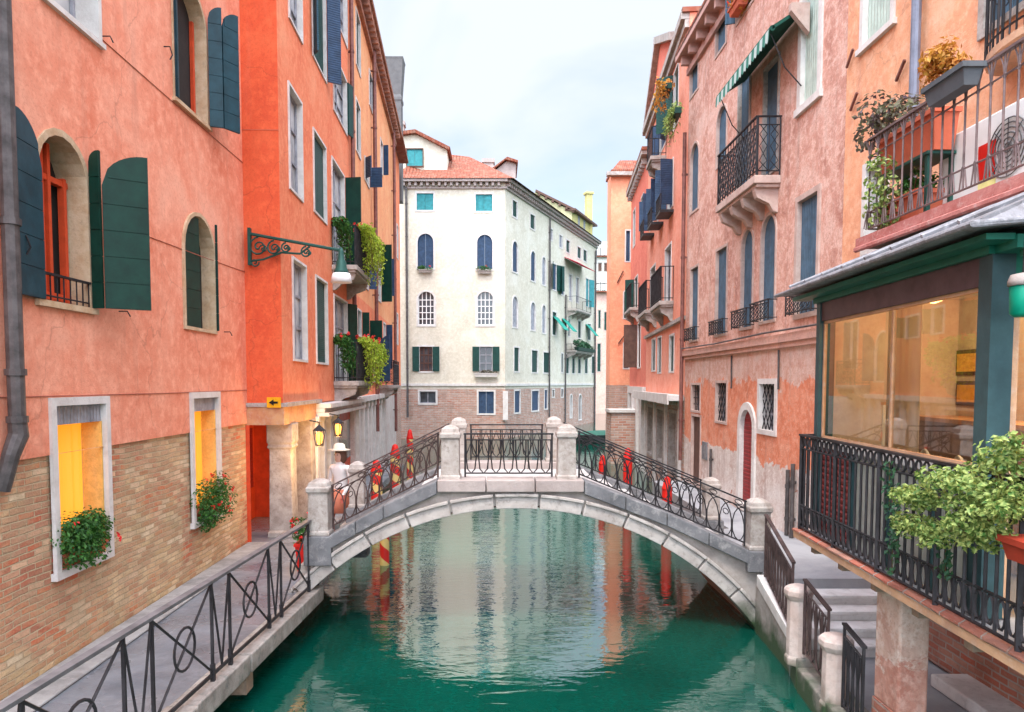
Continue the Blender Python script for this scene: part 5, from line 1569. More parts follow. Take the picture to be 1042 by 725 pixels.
# stepped back gable above (pale moulding against the sky)
zg0 = FR2.px(668, 110, .9)[1]; 
mb = MB(FR2)
xg0, zg0 = FR2.px(657, 128, .3); xg1, zg1 = FR2.px(672, 34, .3); xg2, zg2 = 8.6, FR2.px(692, 30, .3)[1]
ga = FR2.px(659, 122, .1); gb = FR2.px(672, 44, .1); gc = FR2.px(688, 42, .1)
gp = [(ga[0], ZR2 + .1), (gb[0], gb[1]), (min(8.5, gc[0]), gc[1]), (min(8.5, gc[0]) + .02, ZR2 + .1)]
mb = MB(FR2); mb.prism(gp, .1, 4); mb.build('attic', M_redor2, h.root)
mb = MB(FR2)
mb.beam((gp[0][0], 2.0, gp[0][1] + .1), (gp[1][0], 2.0, gp[1][1] + .1), 4.2, .2); mb.beam((gp[1][0] - .1, 2.0, gp[1][1] + .12), (gp[2][0] + .1, 2.0, gp[2][1] + .12), 4.25, .22)
mb.build('attic_cornice', M_stone, h.root)

pe3 = pe + dirv * 6.4
FR3 = Frame(pe3.x, pe3.y, ang)
ZR3 = FR3.px(650, 178)[1]
h = House('brick_red_house', 'darker red house with a corbelled eave and big dark shutters, third on the right', 'house', FR3, 0, 6.38, 0, ZR3, 7)
h.win(649, 652, 330, 374, um=650, closed=M_brownshut, shut=((-1, 100, M_brownshut, .55),), **E2)
h.win(652.5, 655, 200, 240, um=654, closed=M_shut, **E2); h.win(644.5, 646.5, 215, 250, um=645.5, closed=M_shut, **E2)
wx, qx = h.win(646, 649, 282, 315, um=648, closed=M_shut, shut=((-1, 110, M_shut, .4),), **E2)
balcony(h.root, FR3, qx[0] - .6, qx[1] + .6, qx[2], .4, 1.0, 'plain', pitch=.2)
mb = MB(FR3); mb.box(-.1, 6.36, -.25, 0, ZR3 - .15, ZR3 + .05)
for k in range(12): mb.box(.1 + k * .52, .26 + k * .52, -.2, 0, ZR3 - .40, ZR3 - .151)
mb.build('cornice', M_stone, h.root)
mb = MB(FR3); mb.box(0, 6.3, -.1, 0, 3.0, 3.3); 
for k in range(4): mb.box(.2 + k * 1.8, .6 + k * 1.8, -.12, 0, 0, 3.0)
mb.build('shopfront', M_clean, h.root)
h.finish([(0, 3.3, M_greywhite, 0, 'lower_wall'), (3.3, ZR3, M_redor2, 0, 'wall')], roof=.4, eave=.25)

f4x = at_depth(621, 300, 36).x
FR4 = Frame(f4x, 36, 0)
ZR4 = FR4.px(632, 177)[1]
h = House('tangerine_house', 'tangerine orange house front facing the bridge at the end of the right bank', 'house', FR4, 0, 5, 0, ZR4, 1.2)
h.win(637, 641, 235, 266, um=639, closed=M_navy, **E2)
h.win(635, 643, 296, 324, um=639, arch=.1, closed=M_shut, shut=((1, 150, M_shut, .5),), **E2)
h.win(635, 639.5, 350, 375, um=637, closed=M_navy, **E2)
h.win(641, 648, 404, 418, um=644, pane='dark', grille='bars', **E2)
mb = MB(FR4)
for (ua, va, ub, vb) in ((628, 288, 634, 276), (629, 350, 635, 342)):
    a = FR4.px(ua, va); b_ = FR4.px(ub, vb); mb.tube([(a[0], -.05, a[1]), (b_[0], -.08, b_[1])], .03, 5)
mb.build('wall_iron', M_brownshut, h.root)
mb = MB(FR4); mb.box(-.25, 5.1, -.35, 0, ZR4 - .15, ZR4 + .02); mb.build('cornice', M_stone, h.root)
zq = FR4.px(632, 392)[1]
h.finish([(0, zq, M_brickF, 0, 'brick_base'), (zq, ZR4, M_tangerine, 0, 'wall')], roof=.8, eave=.3)
mb = MB(); y_ = 31
a = at_depth(617, 440, y_)
mb.box(at_depth(622, 430, y_).x, at_depth(652, 430, y_).x, y_, y_ + 1.2, -.5, at_depth(630, 420, y_).z)
mb.build('garden_wall', M_brickF, label='low brick wall with a pale cap at the water by the tangerine house', cat='wall')
mb = MB(); mb.box(at_depth(620, 430, y_).x, at_depth(653, 430, y_).x, y_ - .08, y_ + 1.25, at_depth(630, 420, y_).z + .003, at_depth(630, 417, y_).z)
cap = mb.build('wall_cap', M_clean, bpy.data.objects['garden_wall'])

# ================================================================== BRIDGE
BY0, BY1 = 10.0, 12.25
AC, AH, AR = .27, 3.36, None
rise = 1.72
AR = (AH * AH + rise * rise) / (2 * rise); ACZ = rise - AR
def bx_(u, v, Y=BY0): p = at_depth(u, v, Y); return p.x, p.z
br = thing('stone_bridge', 'arched white stone footbridge with black iron railings over the green canal', 'bridge', (AC, BY0, 0))
NA = 48
a0 = math.asin((AH) / AR)
def arc(rad, th): return (AC + rad * math.sin(th), ACZ + rad * math.cos(th))
ext = .14
# voussoirs: one ring mesh, cut into stones
mb = MB()
th0 = -a0 - ext; th1 = a0 + ext
nv = 15
for k in range(nv):
    ta = th0 + (th1 - th0) * k / nv + .0035; tb = th0 + (th1 - th0) * (k + 1) / nv - .0035
    for (r0_, r1_, y0_) in ((AR, AR + .165, BY0 - .05), (AR + .168, AR + .215, BY0 - .085)):
        vs = []; m = 5
        for j in range(m): t_ = ta + (tb - ta) * j / (m - 1); x, z = arc(r0_, t_); x2, z2 = arc(r1_, t_); vs += [(x, y0_, z), (x2, y0_, z2), (x2, BY0 + .4, z2), (x, BY0 + .4, z)]
        fs = [(0, 1, 2, 3), (4 * m - 1, 4 * m - 2, 4 * m - 3, 4 * m - 4)]
        for j in range(m - 1):
            for q in range(4): fs.append((j * 4 + q, (j + 1) * 4 + q, (j + 1) * 4 + (q + 1) % 4, j * 4 + (q + 1) % 4))
        mb.add(vs, fs)
mb.build('arch_ring', stone('ring_stone', (0.50, 0.45, 0.41), (0.36, 0.31, 0.28), sc=3, dirt=(0.13, 0.11, 0.09), amt=.7, green=True), br, bevel=.01)
# the vault
mb = MB()
pts = [arc(AR + .02, -a0 - .12 + (2 * a0 + .24) * k / NA) for k in range(NA + 1)]
for k in range(NA):
    (x, z), (x2, z2) = pts[k], pts[k + 1]; mb.quad((x, BY0 + .01, z), (x, BY1 + .2, z), (x2, BY1 + .2, z2), (x2, BY0 + .01, z2))
mb.build('vault', M_brickR, br)
# profile of the deck / coping
CL = [bx_(335, 545), bx_(391, 513.6), bx_(445, 488.5)]
CR = [bx_(594, 488.5), bx_(677.6, 520.7), bx_(762, 560)]
top = [(CL[0][0] - .1, CL[0][1] - .05)] + [CL[0], CL[1], CL[2], CR[0], CR[1], CR[2]]
xL = bx_(311, 560)[0]; xRr = bx_(786, 560)[0]
def ztop(x):
    t_ = [(xL - 3, CL[0][1] - .12), (xL, CL[0][1] - .12)] + [CL[0], CL[1], CL[2], CR[0], CR[1], CR[2], (xRr, CR[2][1] - .05), (xRr + 3, CR[2][1] - .05)]
    for i in range(len(t_) - 1):
        if t_[i][0] <= x <= t_[i + 1][0]:
            f = (x - t_[i][0]) / (t_[i + 1][0] - t_[i][0] + 1e-9); return t_[i][1] + (t_[i + 1][1] - t_[i][1]) * f
    return t_[-1][1]
# spandrel walls, near and far
for (ya, yb) in ((BY0, BY0 + .35), (BY1 - .15, BY1 + .2)):
    mb = MB(); nn = 60; xa_, xb_ = -2.75, 3.72
    def zlow(x):
        d = AR + .04; q = d * d - (x - AC) ** 2
        z = ACZ + math.sqrt(q) if q > 0 else -1
        return max(-1.0, z)
    for k in range(nn):
        x = xa_ + (xb_ - xa_) * k / nn; x2 = xa_ + (xb_ - xa_) * (k + 1) / nn
        za, zb2 = zlow(x), zlow(x2)
        ta, tb = ztop(x) - .17, ztop(x2) - .17
        if x < xL: ta = min(ta, .92); tb = min(tb, .92)
        if ta <= za and tb <= zb2: continue
        ta = max(ta, za); tb = max(tb, zb2)
        mb.hexa([(x, ya, za), (x2, ya, zb2), (x2, yb, zb2), (x, yb, za), (x, ya, ta), (x2, ya, tb), (x2, yb, tb), (x, yb, ta)])
    mb.build('spandrel', M_spandrel, br)
# coping stones
def coping(seg, mat, ya, yb, th=.19, nm='coping'):
    mb = MB()
    for (pa, pb, n) in seg:
        for k in range(n):
            f0 = k / n + .003; f1 = (k + 1) / n - .003
            x = pa[0] + (pb[0] - pa[0]) * f0; z = pa[1] + (pb[1] - pa[1]) * f0; x2 = pa[0] + (pb[0] - pa[0]) * f1; z2 = pa[1] + (pb[1] - pa[1]) * f1
            mb.hexa([(x, ya, z - th), (x2, ya, z2 - th), (x2, yb, z2 - th), (x, yb, z - th), (x, ya, z), (x2, ya, z2), (x2, yb, z2), (x, yb, z)])
    mb.build(nm, mat, br, bevel=.015)
for (ya, yb) in ((BY0 - .10, BY0 + .30), (BY1 - .12, BY1 + .28)):
    coping([(CL[0], CL[1], 2), (CL[1], CL[2], 1)], M_coping, ya, yb)
    coping([(CR[0], CR[1], 2), (CR[1], CR[2], 2)], M_coping, ya, yb)
    coping([((CL[2][0] + .001, CL[2][1] + .01), (CR[0][0] - .001, CR[0][1] + .01), 3)], M_coppink, ya - .01, yb, th=.17)
# steps of the deck between the copings
mb = MB()
nl = 9; xs0, zs0 = -2.75, WLK; xs1, zs1 = -.75, CL[2][1] - .10
for k in range(nl):
    x = xs0 + (xs1 - xs0) * k / nl; z = zs0 + (zs1 - zs0) * (k + 1) / nl
    mb.box(x, x + (xs1 - xs0) / nl - .001, BY0 + .302, BY1 - .122, min(z - .06, max(z - .5, zlow(x + (xs1 - xs0) / nl) + .03)), z)
nr = 7; xs2, zs2 = 3.55, .85; xs3 = 1.1
for k in range(nr):
    x = xs2 - (xs2 - xs3) * (k + 1) / nr; z = zs2 + (zs1 - zs2) * (k + 1) / nr
    mb.box(x + .001, x + (xs2 - xs3) / nr, BY0 + .302, BY1 - .122, min(z - .06, max(z - .4, zlow(x) + .03)), z)
mb.box(xs1, xs3, BY0 + .302, BY1 - .122, zs1 - .12, zs1)
mb.build('deck_steps', M_deckstone, br, bevel=.01)
# pillars
def pillar(x, y, z0, z1, w=.15, base=None):
    h_ = z1 - z0; mb = MB(); s_ = w * 1.414
    mb.lathe([(s_ * 1.12, 0), (s_ * 1.12, .05), (s_, .07), (s_ * .96, h_ - .20), (s_ * 1.02, h_ - .19), (s_ * 1.13, h_ - .17), (s_ * 1.15, h_ - .115), (s_ * 1.02, h_ - .10), (s_ * .92, h_ - .05), (s_ * .55, h_ - .015), (s_ * .2, h_)], (x, y, z0), 4, PI / 4)
    o = mb.build('pillar', M_stone, br, bevel=.012)
    if base:
        mb = MB(); mb.box(x - w - .05, x + w + .05, y - w - .06, y + w + .02, base, z0 - .001); mb.build('plinth', M_coping, br, bevel=.012)
    return o
PL = [bx_(323.5, 488), bx_(458, 433), bx_(577, 432), bx_(774, 508)]
pz0 = [bx_(323, 545)[1], CL[2][1], CR[0][1], bx_(774, 560)[1]]
for i, (p, zb0_) in enumerate(zip(PL, pz0)):
    pillar(p[0], BY0 + .10, zb0_, p[1], .128 if i in (1, 2) else .142, base={0: .93, 3: .84}.get(i))
FY_ = BY1 + .08
for i, (p, zb0_) in enumerate(zip(PL, pz0)):
    pillar(p[0] + (0.0 if i != 0 else .1), FY_, zb0_, p[1], .125, base={0: WLK - .05, 3: .70}.get(i))
for (y_, gl) in ((BY0 + .10, ''), (FY_, '')):
    for (i, j, pat) in ((0, 1, 'arches'), (1, 2, 'crown'), (2, 3, 'arches')):
        xa = PL[i][0] + .18; xb_ = PL[j][0] - .18
        if i == 1: xa += .02; xb_ -= .02
        def zc(x): return ztop(x) + (.01 if i == 1 else 0)
        # straight between ends so the rail follows the slope
        z_a = zc(xa) + (.03 if i == 0 else .0) + .02; z_b = zc(xb_) + .02
        H_ = .60 if i == 1 else (.64 if i == 2 else .62)
        mb = MB(); rail(mb, (xa, y_, z_a), (xb_, y_, z_b), H_, pat, r=.0095, pitch=.17 if pat == 'crown' else .19, base=.05)
        mb.build('railing', M_iron if i != 0 else M_ironbr, br)
# ================================================================== WALKWAY RAILING (left)
t = thing('walkway_railing', 'dark iron railing of crossed bars and rings along the left walkway', 'railing', (wedge(6), 6, WLK), 0)
def wpt(y, z=0): return Vector((wedge(y) + .06, y, WLK + .02 + z))
HR = .98
mb = MB()
mb.beam(wpt(2.0, HR), wpt(10.35, HR), .07, .03)
mb.build('handrail', M_irongrey, t)
mb = MB(); mb.beam(wpt(2.0, .06), wpt(10.3, .06), .02, .035); mb.build('lower_rail', M_iron, t)
# bays: a pair of posts with slanted stays, then a crossed bay with a ring
ys = []
y = 10.32; bay = 1.09; gap = .41
k = 0
def post(y):
    mb = MB(); mb.beam(wpt(y, -.05), wpt(y, HR), .026, .026, (0, 1, 0)); mb.beam(wpt(y, -.05), wpt(y, .16), .04, .04, (0, 1, 0)); mb.build('post', M_iron, t)
def stay(a, za, b, zb_, r=.011):
    return [wpt(a, za), wpt(b, zb_)]
while y > 2.6:
    a = y; b = y - gap; c = b - bay
    post(a); post(b)
    mb = MB()
    mb.tube(stay(a, HR, (a + b) / 2, .08), .0115, 5); mb.tube(stay(b, HR, (a + b) / 2, .08), .0115, 5)
    mb.build('stay', M_iron, t)
    mb = MB()
    mb.tube(stay(b, HR * .97, c, .08), .0125, 5); mb.tube(stay(b, .08, c, HR * .97), .0125, 5)
    m_ = (b + c) / 2; pts = []
    for j in range(20):
        an = 2 * PI * j / 20; pts.append(wpt(m_ + .19 * math.cos(an), HR * .52 + .19 * math.sin(an)))
    mb.tube(pts, .013, 6, True)
    mb.build('crossed_bars', M_iron, t)
    y = c
mb = MB(); mb.beam(wpt(10.30, HR), (PL[0][0] - .12, 10.2, WLK + .02 + HR - .02), .03, .03); mb.build('end_bar', M_iron, t)

# ================================================================== LOWER RIGHT RAILINGS
def quay_post(name, lab, x, y, z0, z1, w, group=None):
    mb = MB(); h_ = z1 - z0; s_ = w * 1.0
    mb.lathe([(s_ * 1.12, 0), (s_ * 1.12, .08), (s_, .11), (s_ * .97, h_ - .17), (s_ * 1.1, h_ - .155), (s_ * 1.28, h_ - .11), (s_ * 1.28, h_ - .06), (s_ * 1.12, h_ - .03), (s_ * .5, h_)], (x, y, z0), 8, PI / 8)
    o = mb.build(name, M_quaypost, None, bevel=.01); 
    return tag(o, lab, 'post', group)
M_quaypost = stone('quay_post_stone', (0.64, 0.52, 0.46), (0.5, 0.36, 0.3), sc=4, dirt=(0.25, 0.19, 0.16), amt=.5, green=True)
qp1 = at_depth(813, 595, 8.15); qp2 = at_depth(851, 645, 7.15)
quay_post('stone_post', 'first pale stone post down the steps, right of the bridge end', qp1.x, 8.15, .25, qp1.z, .125)
quay_post('stone_post', 'second pale stone post, lower and closer, at the quay edge', qp2.x, 7.15, .15, qp2.z, .13)
for o_ in bpy.data.objects:
    if o_.get('category') == 'post': o_['group'] = 'stone posts down the quay steps'
def sep_rail(lab, a, b, h_, pitch=.15, mat=None):
    t = thing('quay_railing', lab, 'railing', a, 0)
    mb = MB(); rail(mb, a, b, h_, 'crown', r=.0105, pitch=pitch, base=.05); mb.build('ironwork', mat or M_ironbr, t)
    return t
sep_rail('brown iron railing from the bridge pillar to the first stone post', (PL[3][0] + .0, 9.78, .80), (qp1.x, 8.32, .52), .86)
sep_rail('brown iron railing between the two stone posts', (qp1.x + .0, 7.98, .42), (qp2.x, 7.32, .30), .84)
sep_rail('black iron railing from the lower stone post towards the brick pillar', (qp2.x, 6.98, .26), (3.30, 6.42, .24), .84, mat=M_iron)

# ================================================================== GLAZED KIOSK
KA = -93.3
KF = Frame(3.36, 7.96, KA)
ZF = KF.px(818, 546)[1]              # balcony underside
kx_near = KF.px(1003, 400, .14)[0]
zgt = KF.px(838, 327, .14)[1]; zgb = KF.px(835, 446, .14)[1]; zroof = KF.px(790, 303, -.16)[1]
kd = 1.62
k = thing('glazed_kiosk', 'glazed green timber veranda with a lead roof on a raised balcony', 'veranda', KF.w(1.5, .14, ZF), KF.a)
M_kpost = paint('kiosk_grey_green', (0.035, 0.075, 0.08), rough=.45, var=.2)
M_kgreen = paint('kiosk_green', (0.012, 0.14, 0.095), rough=.45, var=.2)
M_kbrown = paint('kiosk_brown', (0.10, 0.06, 0.065), rough=.5, var=.25)
M_lead = stone('lead_roof', (0.24, 0.235, 0.25), (0.11, 0.10, 0.105), sc=5, dirt=(0.50, 0.49, 0.51), amt=.8, rough=.6)
KL = kx_near + 3.2       # balcony runs on toward the near side
mb = MB(KF); mb.box(-.02, KL, -.05, 1.9, ZF, ZF + .045); mb.build('balcony_slab', M_pave, k)
mb = MB(KF); mb.box(-.03, KL, -.075, -.051, ZF - .025, ZF + .042); mb.build('edge_board', M_woodlt, k)
mb = MB(KF); mb.box(-.05, KL, -.085, 0.02, ZF + .046, ZF + .066); mb.build('edge_strip', M_brickR, k)
mb = MB(KF)
for q in range(9): mb.box(.3 + q * .7, .4 + q * .7, .0, 1.8, ZF - .12, ZF - .001)
mb.build('joist', M_wood, k)
zfl = ZF + .068
# posts
for (x, w_, m_) in ((0.0, .05, M_kpost), (kx_near - .075, .075, M_kpost)):
    mb = MB(KF); mb.box(x, x + w_ * 2, .11, .11 + .15, zfl, zroof - .1); mb.build('post', m_, k)
xr_in = .1; xr_out = kx_near - .075
# frieze, transom, sill
mb = MB(KF); mb.box(-.02, kx_near + .07, .125, .20, zgt, zroof - .07); mb.build('frieze', M_kbrown, k)
mb = MB(KF); mb.box(-.03, kx_near + .08, .08, .12, zroof - .13, zroof - .05); mb.build('frieze_moulding', M_kgreen, k)
mb = MB(KF); mb.box(xr_in, xr_out, .12, .24, zgb - .09, zgb); mb.build('sill', M_clean, k)
# big pane with thin sash lines
M_kglass = clear_glass('shop_glass', (0.95, 0.95, 0.93), .20)
mb = MB(KF); mb.quad((xr_in, .165, zgb), (xr_out, .165, zgb), (xr_out, .165, zgt), (xr_in, .165, zgt)); mb.build('pane', M_kglass, k)
mb = MB(KF); mb.box(xr_in, xr_out, .15, .18, zgb, zgb + .03); mb.box(xr_in, xr_out, .15, .18, zgt - .03, zgt); mb.box(xr_in, xr_in + .03, .15, .18, zgb, zgt); mb.box(xr_out - .03, xr_out, .15, .18, zgb, zgt)
xm = KF.px(908, 400, .165)[0]; mb.box(xm - .012, xm + .012, .15, .18, zgb, zgt); mb.build('glazing_bar', M_woodlt, k)
# lower panels: red louvred door, then pale glass panels between dark posts
zl1 = zgb - .092
xs_ = [xr_in, KF.px(866, 500, .14)[0], KF.px(905, 500, .14)[0], KF.px(950, 520, .14)[0], KF.px(990, 560, .14)[0], xr_out]
for i in range(len(xs_) - 1):
    a, b = xs_[i] + .001, xs_[i + 1] - .05
    mb = MB(KF)
    if i == 0:
        n = 14; hh = (zl1 - zfl) / n
        for q in range(n): mb.hexa([(a, .16, zfl + q * hh), (b, .16, zfl + q * hh), (b, .20, zfl + q * hh + .03), (a, .20, zfl + q * hh + .03), (a, .15, zfl + q * hh + hh * .55), (b, .15, zfl + q * hh + hh * .55), (b, .19, zfl + (q + 1) * hh), (a, .19, zfl + (q + 1) * hh)])
        mb.build('louvred_panel', paint('dusty_red_louvre', (0.30, 0.06, 0.055), rough=.6), k)
        mb = MB(KF); mb.box(a, b, .205, .22, zfl, zl1); mb.build('backing', M_dark, k)
    else:
        mb.box(a, b, .17, .19, zfl, zl1); mb.build('lower_panel', paint('frosted_panel', (0.42, 0.45, 0.40), rough=.25), k)
    mb = MB(KF); mb.box(b + .001, xs_[i + 1], .13, .21, zfl, zl1); mb.build('lower_post', M_kpost, k)
# ends and inside
mb = MB(KF); mb.box(-.001, .02, .26, kd, zfl, zroof - .1); mb.build('end_wall', M_kgreen, k)
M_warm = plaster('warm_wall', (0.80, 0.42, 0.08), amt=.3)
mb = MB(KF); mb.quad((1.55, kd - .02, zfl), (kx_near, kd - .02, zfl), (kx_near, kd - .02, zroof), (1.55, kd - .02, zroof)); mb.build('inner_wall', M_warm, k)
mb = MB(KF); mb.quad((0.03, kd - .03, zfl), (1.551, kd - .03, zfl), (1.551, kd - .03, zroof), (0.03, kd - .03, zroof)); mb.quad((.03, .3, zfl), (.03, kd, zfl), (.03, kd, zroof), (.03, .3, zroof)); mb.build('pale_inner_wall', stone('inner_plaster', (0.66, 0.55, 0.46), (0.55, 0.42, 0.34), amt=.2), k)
mb = MB(KF); mb.quad((0.02, .2, zroof - .10), (kx_near, .2, zroof - .10), (kx_near, kd, zroof - .10), (0.02, kd, zroof - .10)); mb.build('ceiling', M_clean, k)
mb = MB(KF); mb.box(kx_near - .0, kx_near + .035, 1.1, kd, zfl, zroof - .12); mb.build('near_wall', M_kgreen, k)
# near face: green fascia, glazed door with warm room behind
mb = MB(KF); mb.box(kx_near - .02, kx_near + .06, .27, kd, KF.px(1020, 302, .3)[1], zroof - .12); mb.build('fascia', M_kgreen, k)
mb = MB(KF); mb.box(kx_near - .02, kx_near + .04, .27, .32, zfl, KF.px(1020, 302, .3)[1] - .002); mb.build('door_frame', M_woodlt, k)
mb = MB(KF); mb.quad((kx_near + .02, .32, zfl + .1), (kx_near + .02, 1.1, zfl + .1), (kx_near + .02, 1.1, zgt), (kx_near + .02, .32, zgt)); mb.build('door_glass', M_kglass, k)
# lead roof rising from the eave to the terrace
ex0 = KF.px(790, 303, -.20)[0]; ex1 = KF.px(992, 232, -.20)[0]
mb = MB(KF)
def rsec(x, y, z): return (x, y, z)
ze = zroof
mb.hexa([(ex0, -.20, ze - .012), (ex1, -.20, ze - .012), (ex1, 1.7, ze + .12), (ex0 + .25, 1.7, ze + .12), (ex0, -.20, ze + .02), (ex1, -.20, ze + .02), (ex1 - .25, .62, ze + .36), (ex0 + .5, .62, ze + .36)])
for q in range(8):
    x = ex0 + .4 + q * (ex1 - ex0 - .6) / 7; mb.tube([(x, -.19, ze + .05), (x + .02, .6, ze + .375)], .018, 5)
mb.tube([(ex0, -.21, ze), (ex1, -.21, ze), (ex1 + .01, .1, ze + .02), (ex1 + .01, 1.6, ze + .05)], .022, 8)
mb.build('roof', M_lead, k)
mb = MB(KF); mb.box(ex0 + .12, ex1 - .12, -.06, .12, ze - .075, ze - .035); mb.box(ex1 - .40, ex1 - .10, .12, 1.6, ze - .13, ze - .045)
for q in range(5):
    x = ex1 - .16; mb.box(x - .04, x + .06, .2 + q * .3, .26 + q * .3, ze - .17, ze - .131)
mb.build('soffit', M_kgreen, k)
# warm lamps inside the room (the photograph shows the lamplit interior)
for (x, y_, e) in ((kx_near * .82, 1.05, 32), (kx_near * .28, .9, 4)):
    w = KF.w(x, y_, zroof - .20)
    lt = thing('ceiling_lamp', 'warm glass ceiling lamp inside the kiosk, %s end' % ('near' if e == 32 else 'far'), 'lamp', w, 0)
    mb = MB(); mb.lathe([(.02, .09), (.07, .08), (.09, .04), (.07, .0), (.02, -.02)], w, 12); mb.build('shade', emis('warm_glass', (1, .62, .25), 1.2), lt, smooth=True)
    l = bpy.data.lights.new('lamp_light', 'POINT'); l.energy = e; l.color = (1, .66, .3); l.shadow_soft_size = .15
    lo = bpy.data.objects.new('lamp_light', l); COL.objects.link(lo); lo.parent = lt; lo.location = (0, 0, -.14)
# things in the room
def kitem(name, lab, cat, x, y_, z): return thing(name, lab, cat, KF.w(x, y_, z), KF.a)
tb = kitem('side_table', 'white open cabinet inside the kiosk window, red bowl on top', 'cabinet', .8, 1.0, zfl)
zt2 = KF.px(880, 408, .9)[1]
xa, xb_ = KF.px(862, 420, .9)[0], KF.px(906, 420, .9)[0]
mb = MB(KF); mb.box(xa, xb_, .8, 1.15, zt2 - .03, zt2); mb.build('top', M_woodlt, tb)
for q in range(4):
    x = xa + (xb_ - xa - .03) * q / 3; mb = MB(KF); mb.box(x, x + .03, .82, 1.12, zfl, zt2 - .031); mb.build('leg', M_white, tb)
bw = kitem('bowl', 'orange red bowl on the white cabinet inside the kiosk', 'bowl', (xa + xb_) / 2, .95, zt2)
mb = MB(KF); mb.lathe([(.05, 0), (.10, .05), (.13, .12), (.11, .12), (.05, .03)], ((xa + xb_) / 2, .95, zt2 + .002), 14); mb.build('bowl_body', M_terra, bw, smooth=True)
for q, (u0, u1, v0, v1, m_, lab) in enumerate(((937, 962, 350, 405, M_woodlt, 'pale wooden notice board on the warm kiosk wall'), (966, 990, 357, 382, M_brownshut, 'upper dark framed picture on the warm kiosk wall'), (966, 990, 388, 414, M_brownshut, 'lower dark framed picture on the warm kiosk wall'), (941, 958, 318, 340, M_brownshut, 'small dark framed picture above the pale notice board'), (868, 884, 330, 352, M_wood, 'small framed picture at the far end of the kiosk wall'))):
    a, z1_ = KF.px(u0, v0, 1.5); b, z0_ = KF.px(u1, v1, 1.5)
    pt_ = kitem('picture', lab, 'picture', (a + b) / 2, 1.58, (z0_ + z1_) / 2)
    mb = MB(KF); mb.box(a, b, 1.575, 1.599, z0_, z1_); mb.build('frame', m_, pt_)
    mb = MB(KF); mb.box(a + .04, b - .04, 1.56, 1.574, z0_ + .04, z1_ - .04); mb.build('print', M_warm if q else stone('notice_paper', (.7, .62, .5)), pt_)
mb = MB(KF)      # gathered pale curtain in the middle of the room window
c0_ = KF.px(902, 400, .30)[0]; c1_ = KF.px(934, 400, .30)[0]
for q in range(26):
    f0 = c0_ + (c1_ - c0_) * q / 26; f1 = c0_ + (c1_ - c0_) * (q + 1) / 26
    g0 = .30 + .03 * math.sin(q * 1.3); g1 = .30 + .03 * math.sin((q + 1) * 1.3)
    mb.quad((f0, g0, zgb - .3), (f1, g1, zgb - .3), (f1, g1, zgt), (f0, g0, zgt))
mb.build('curtain', leaf('pale_curtain', (0.70, 0.66, 0.56), (0.62, 0.58, 0.48), sc=2), k, smooth=True)
for q, (u_, y_) in enumerate(((846, .75), (925, .8), (958, .75))):
    x_, z_ = KF.px(u_, 438, y_)
    ch = kitem('chair', ('pale bentwood chair at the far end of the kiosk window', 'pale bentwood chair by the curtain in the kiosk', 'pale bentwood chair nearest the kiosk corner post')[q], 'chair', x_, y_, zfl)
    zs_ = zfl + .46
    mb = MB(KF); mb.lathe([(.19, 0), (.2, .02), (.19, .04)], (x_, y_, zs_), 16); mb.build('seat', M_white, ch)
    for (dx, dy) in ((-.14, -.14), (.14, -.14), (-.14, .14), (.14, .14)):
        mb = MB(KF); mb.tube([(x_ + dx * 1.15, y_ + dy * 1.15, zfl), (x_ + dx, y_ + dy, zs_)], .014, 6); mb.build('leg', M_white, ch)
    mb = MB(KF); pts = [(x_ - .17 + .34 * j / 10, y_ + .16, zs_ + .48 * math.sin(PI * j / 10) ** .5) for j in range(11)]; mb.tube(pts, .014, 6)
    for j in (3, 5, 7): mb.tube([(pts[j][0], y_ + .16, zs_), pts[j]], .009, 5)
    mb.build('backrest', M_white, ch)
cab = kitem('counter', 'low dark counter along the kiosk wall at the near end', 'counter', 2.2, 1.3, zfl)
zc_ = KF.px(960, 425, 1.2)[1]
mb = MB(KF); mb.box(KF.px(925, 430, 1.2)[0], kx_near - .1, 1.1, 1.55, zfl, zc_ - .04); mb.build('body', M_wood, cab)
mb = MB(KF); mb.box(KF.px(925, 430, 1.2)[0] - .04, kx_near - .08, 1.07, 1.57, zc_ - .04, zc_); mb.build('top', M_woodlt, cab)
bush('indoor_plant', 'tall green house plant standing inside the kiosk window', 'plant', KF, (KF.px(888, 380, 1.0)[0], 1.1, KF.px(888, 380, 1.0)[1]), (.2, .18, .35), 240, .10, M_green, lumps=5,
     pot=(KF.px(888, 380, 1.0)[0] - .1, KF.px(888, 380, 1.0)[0] + .1, 1.16, 1.36, zt2 + .0 - .0, zt2 + .16, M_clean))
# green hanging lantern at the right edge
p = at_depth(1041, 300, 4.6)
hl = thing('hanging_lantern', 'green lantern with a cream cap hanging by the kiosk door', 'lantern', p)
mb = MB(); mb.lathe([(.045, -.14), (.07, -.12), (.075, .05), (.07, .055)], p, 14); mb.build('body', paint('emerald_enamel', (0.0, 0.22, 0.13), rough=.35), hl, smooth=True)
mb = MB(); mb.lathe([(.085, .056), (.085, .085), (.07, .125), (.02, .135)], p, 14); mb.build('cap', M_coppink, hl, smooth=True)
mb = MB(); mb.tube([p + Vector((0, 0, .13)), p + Vector((.0, 0.0, .42)), p + Vector((0, .45, .47))], .008, 5); mb.build('hook', M_iron, hl)

# balcony ironwork of the kiosk
kb = MB(KF)
zrt = KF.px(822, 444, -.02)[1]
rail(kb, (0, -.02, zfl), (KL - .1, -.02, zfl), zrt - zfl, 'bars', r=.011, pitch=.115, base=.03)
kb.build('railing', M_iron, k)
kb = MB(KF); rail(kb, (.0, .10, zfl), (.0, 0.0, zfl), zrt - zfl, 'plain', r=.011, pitch=.1, base=.03); kb.build('railing', M_iron, k)

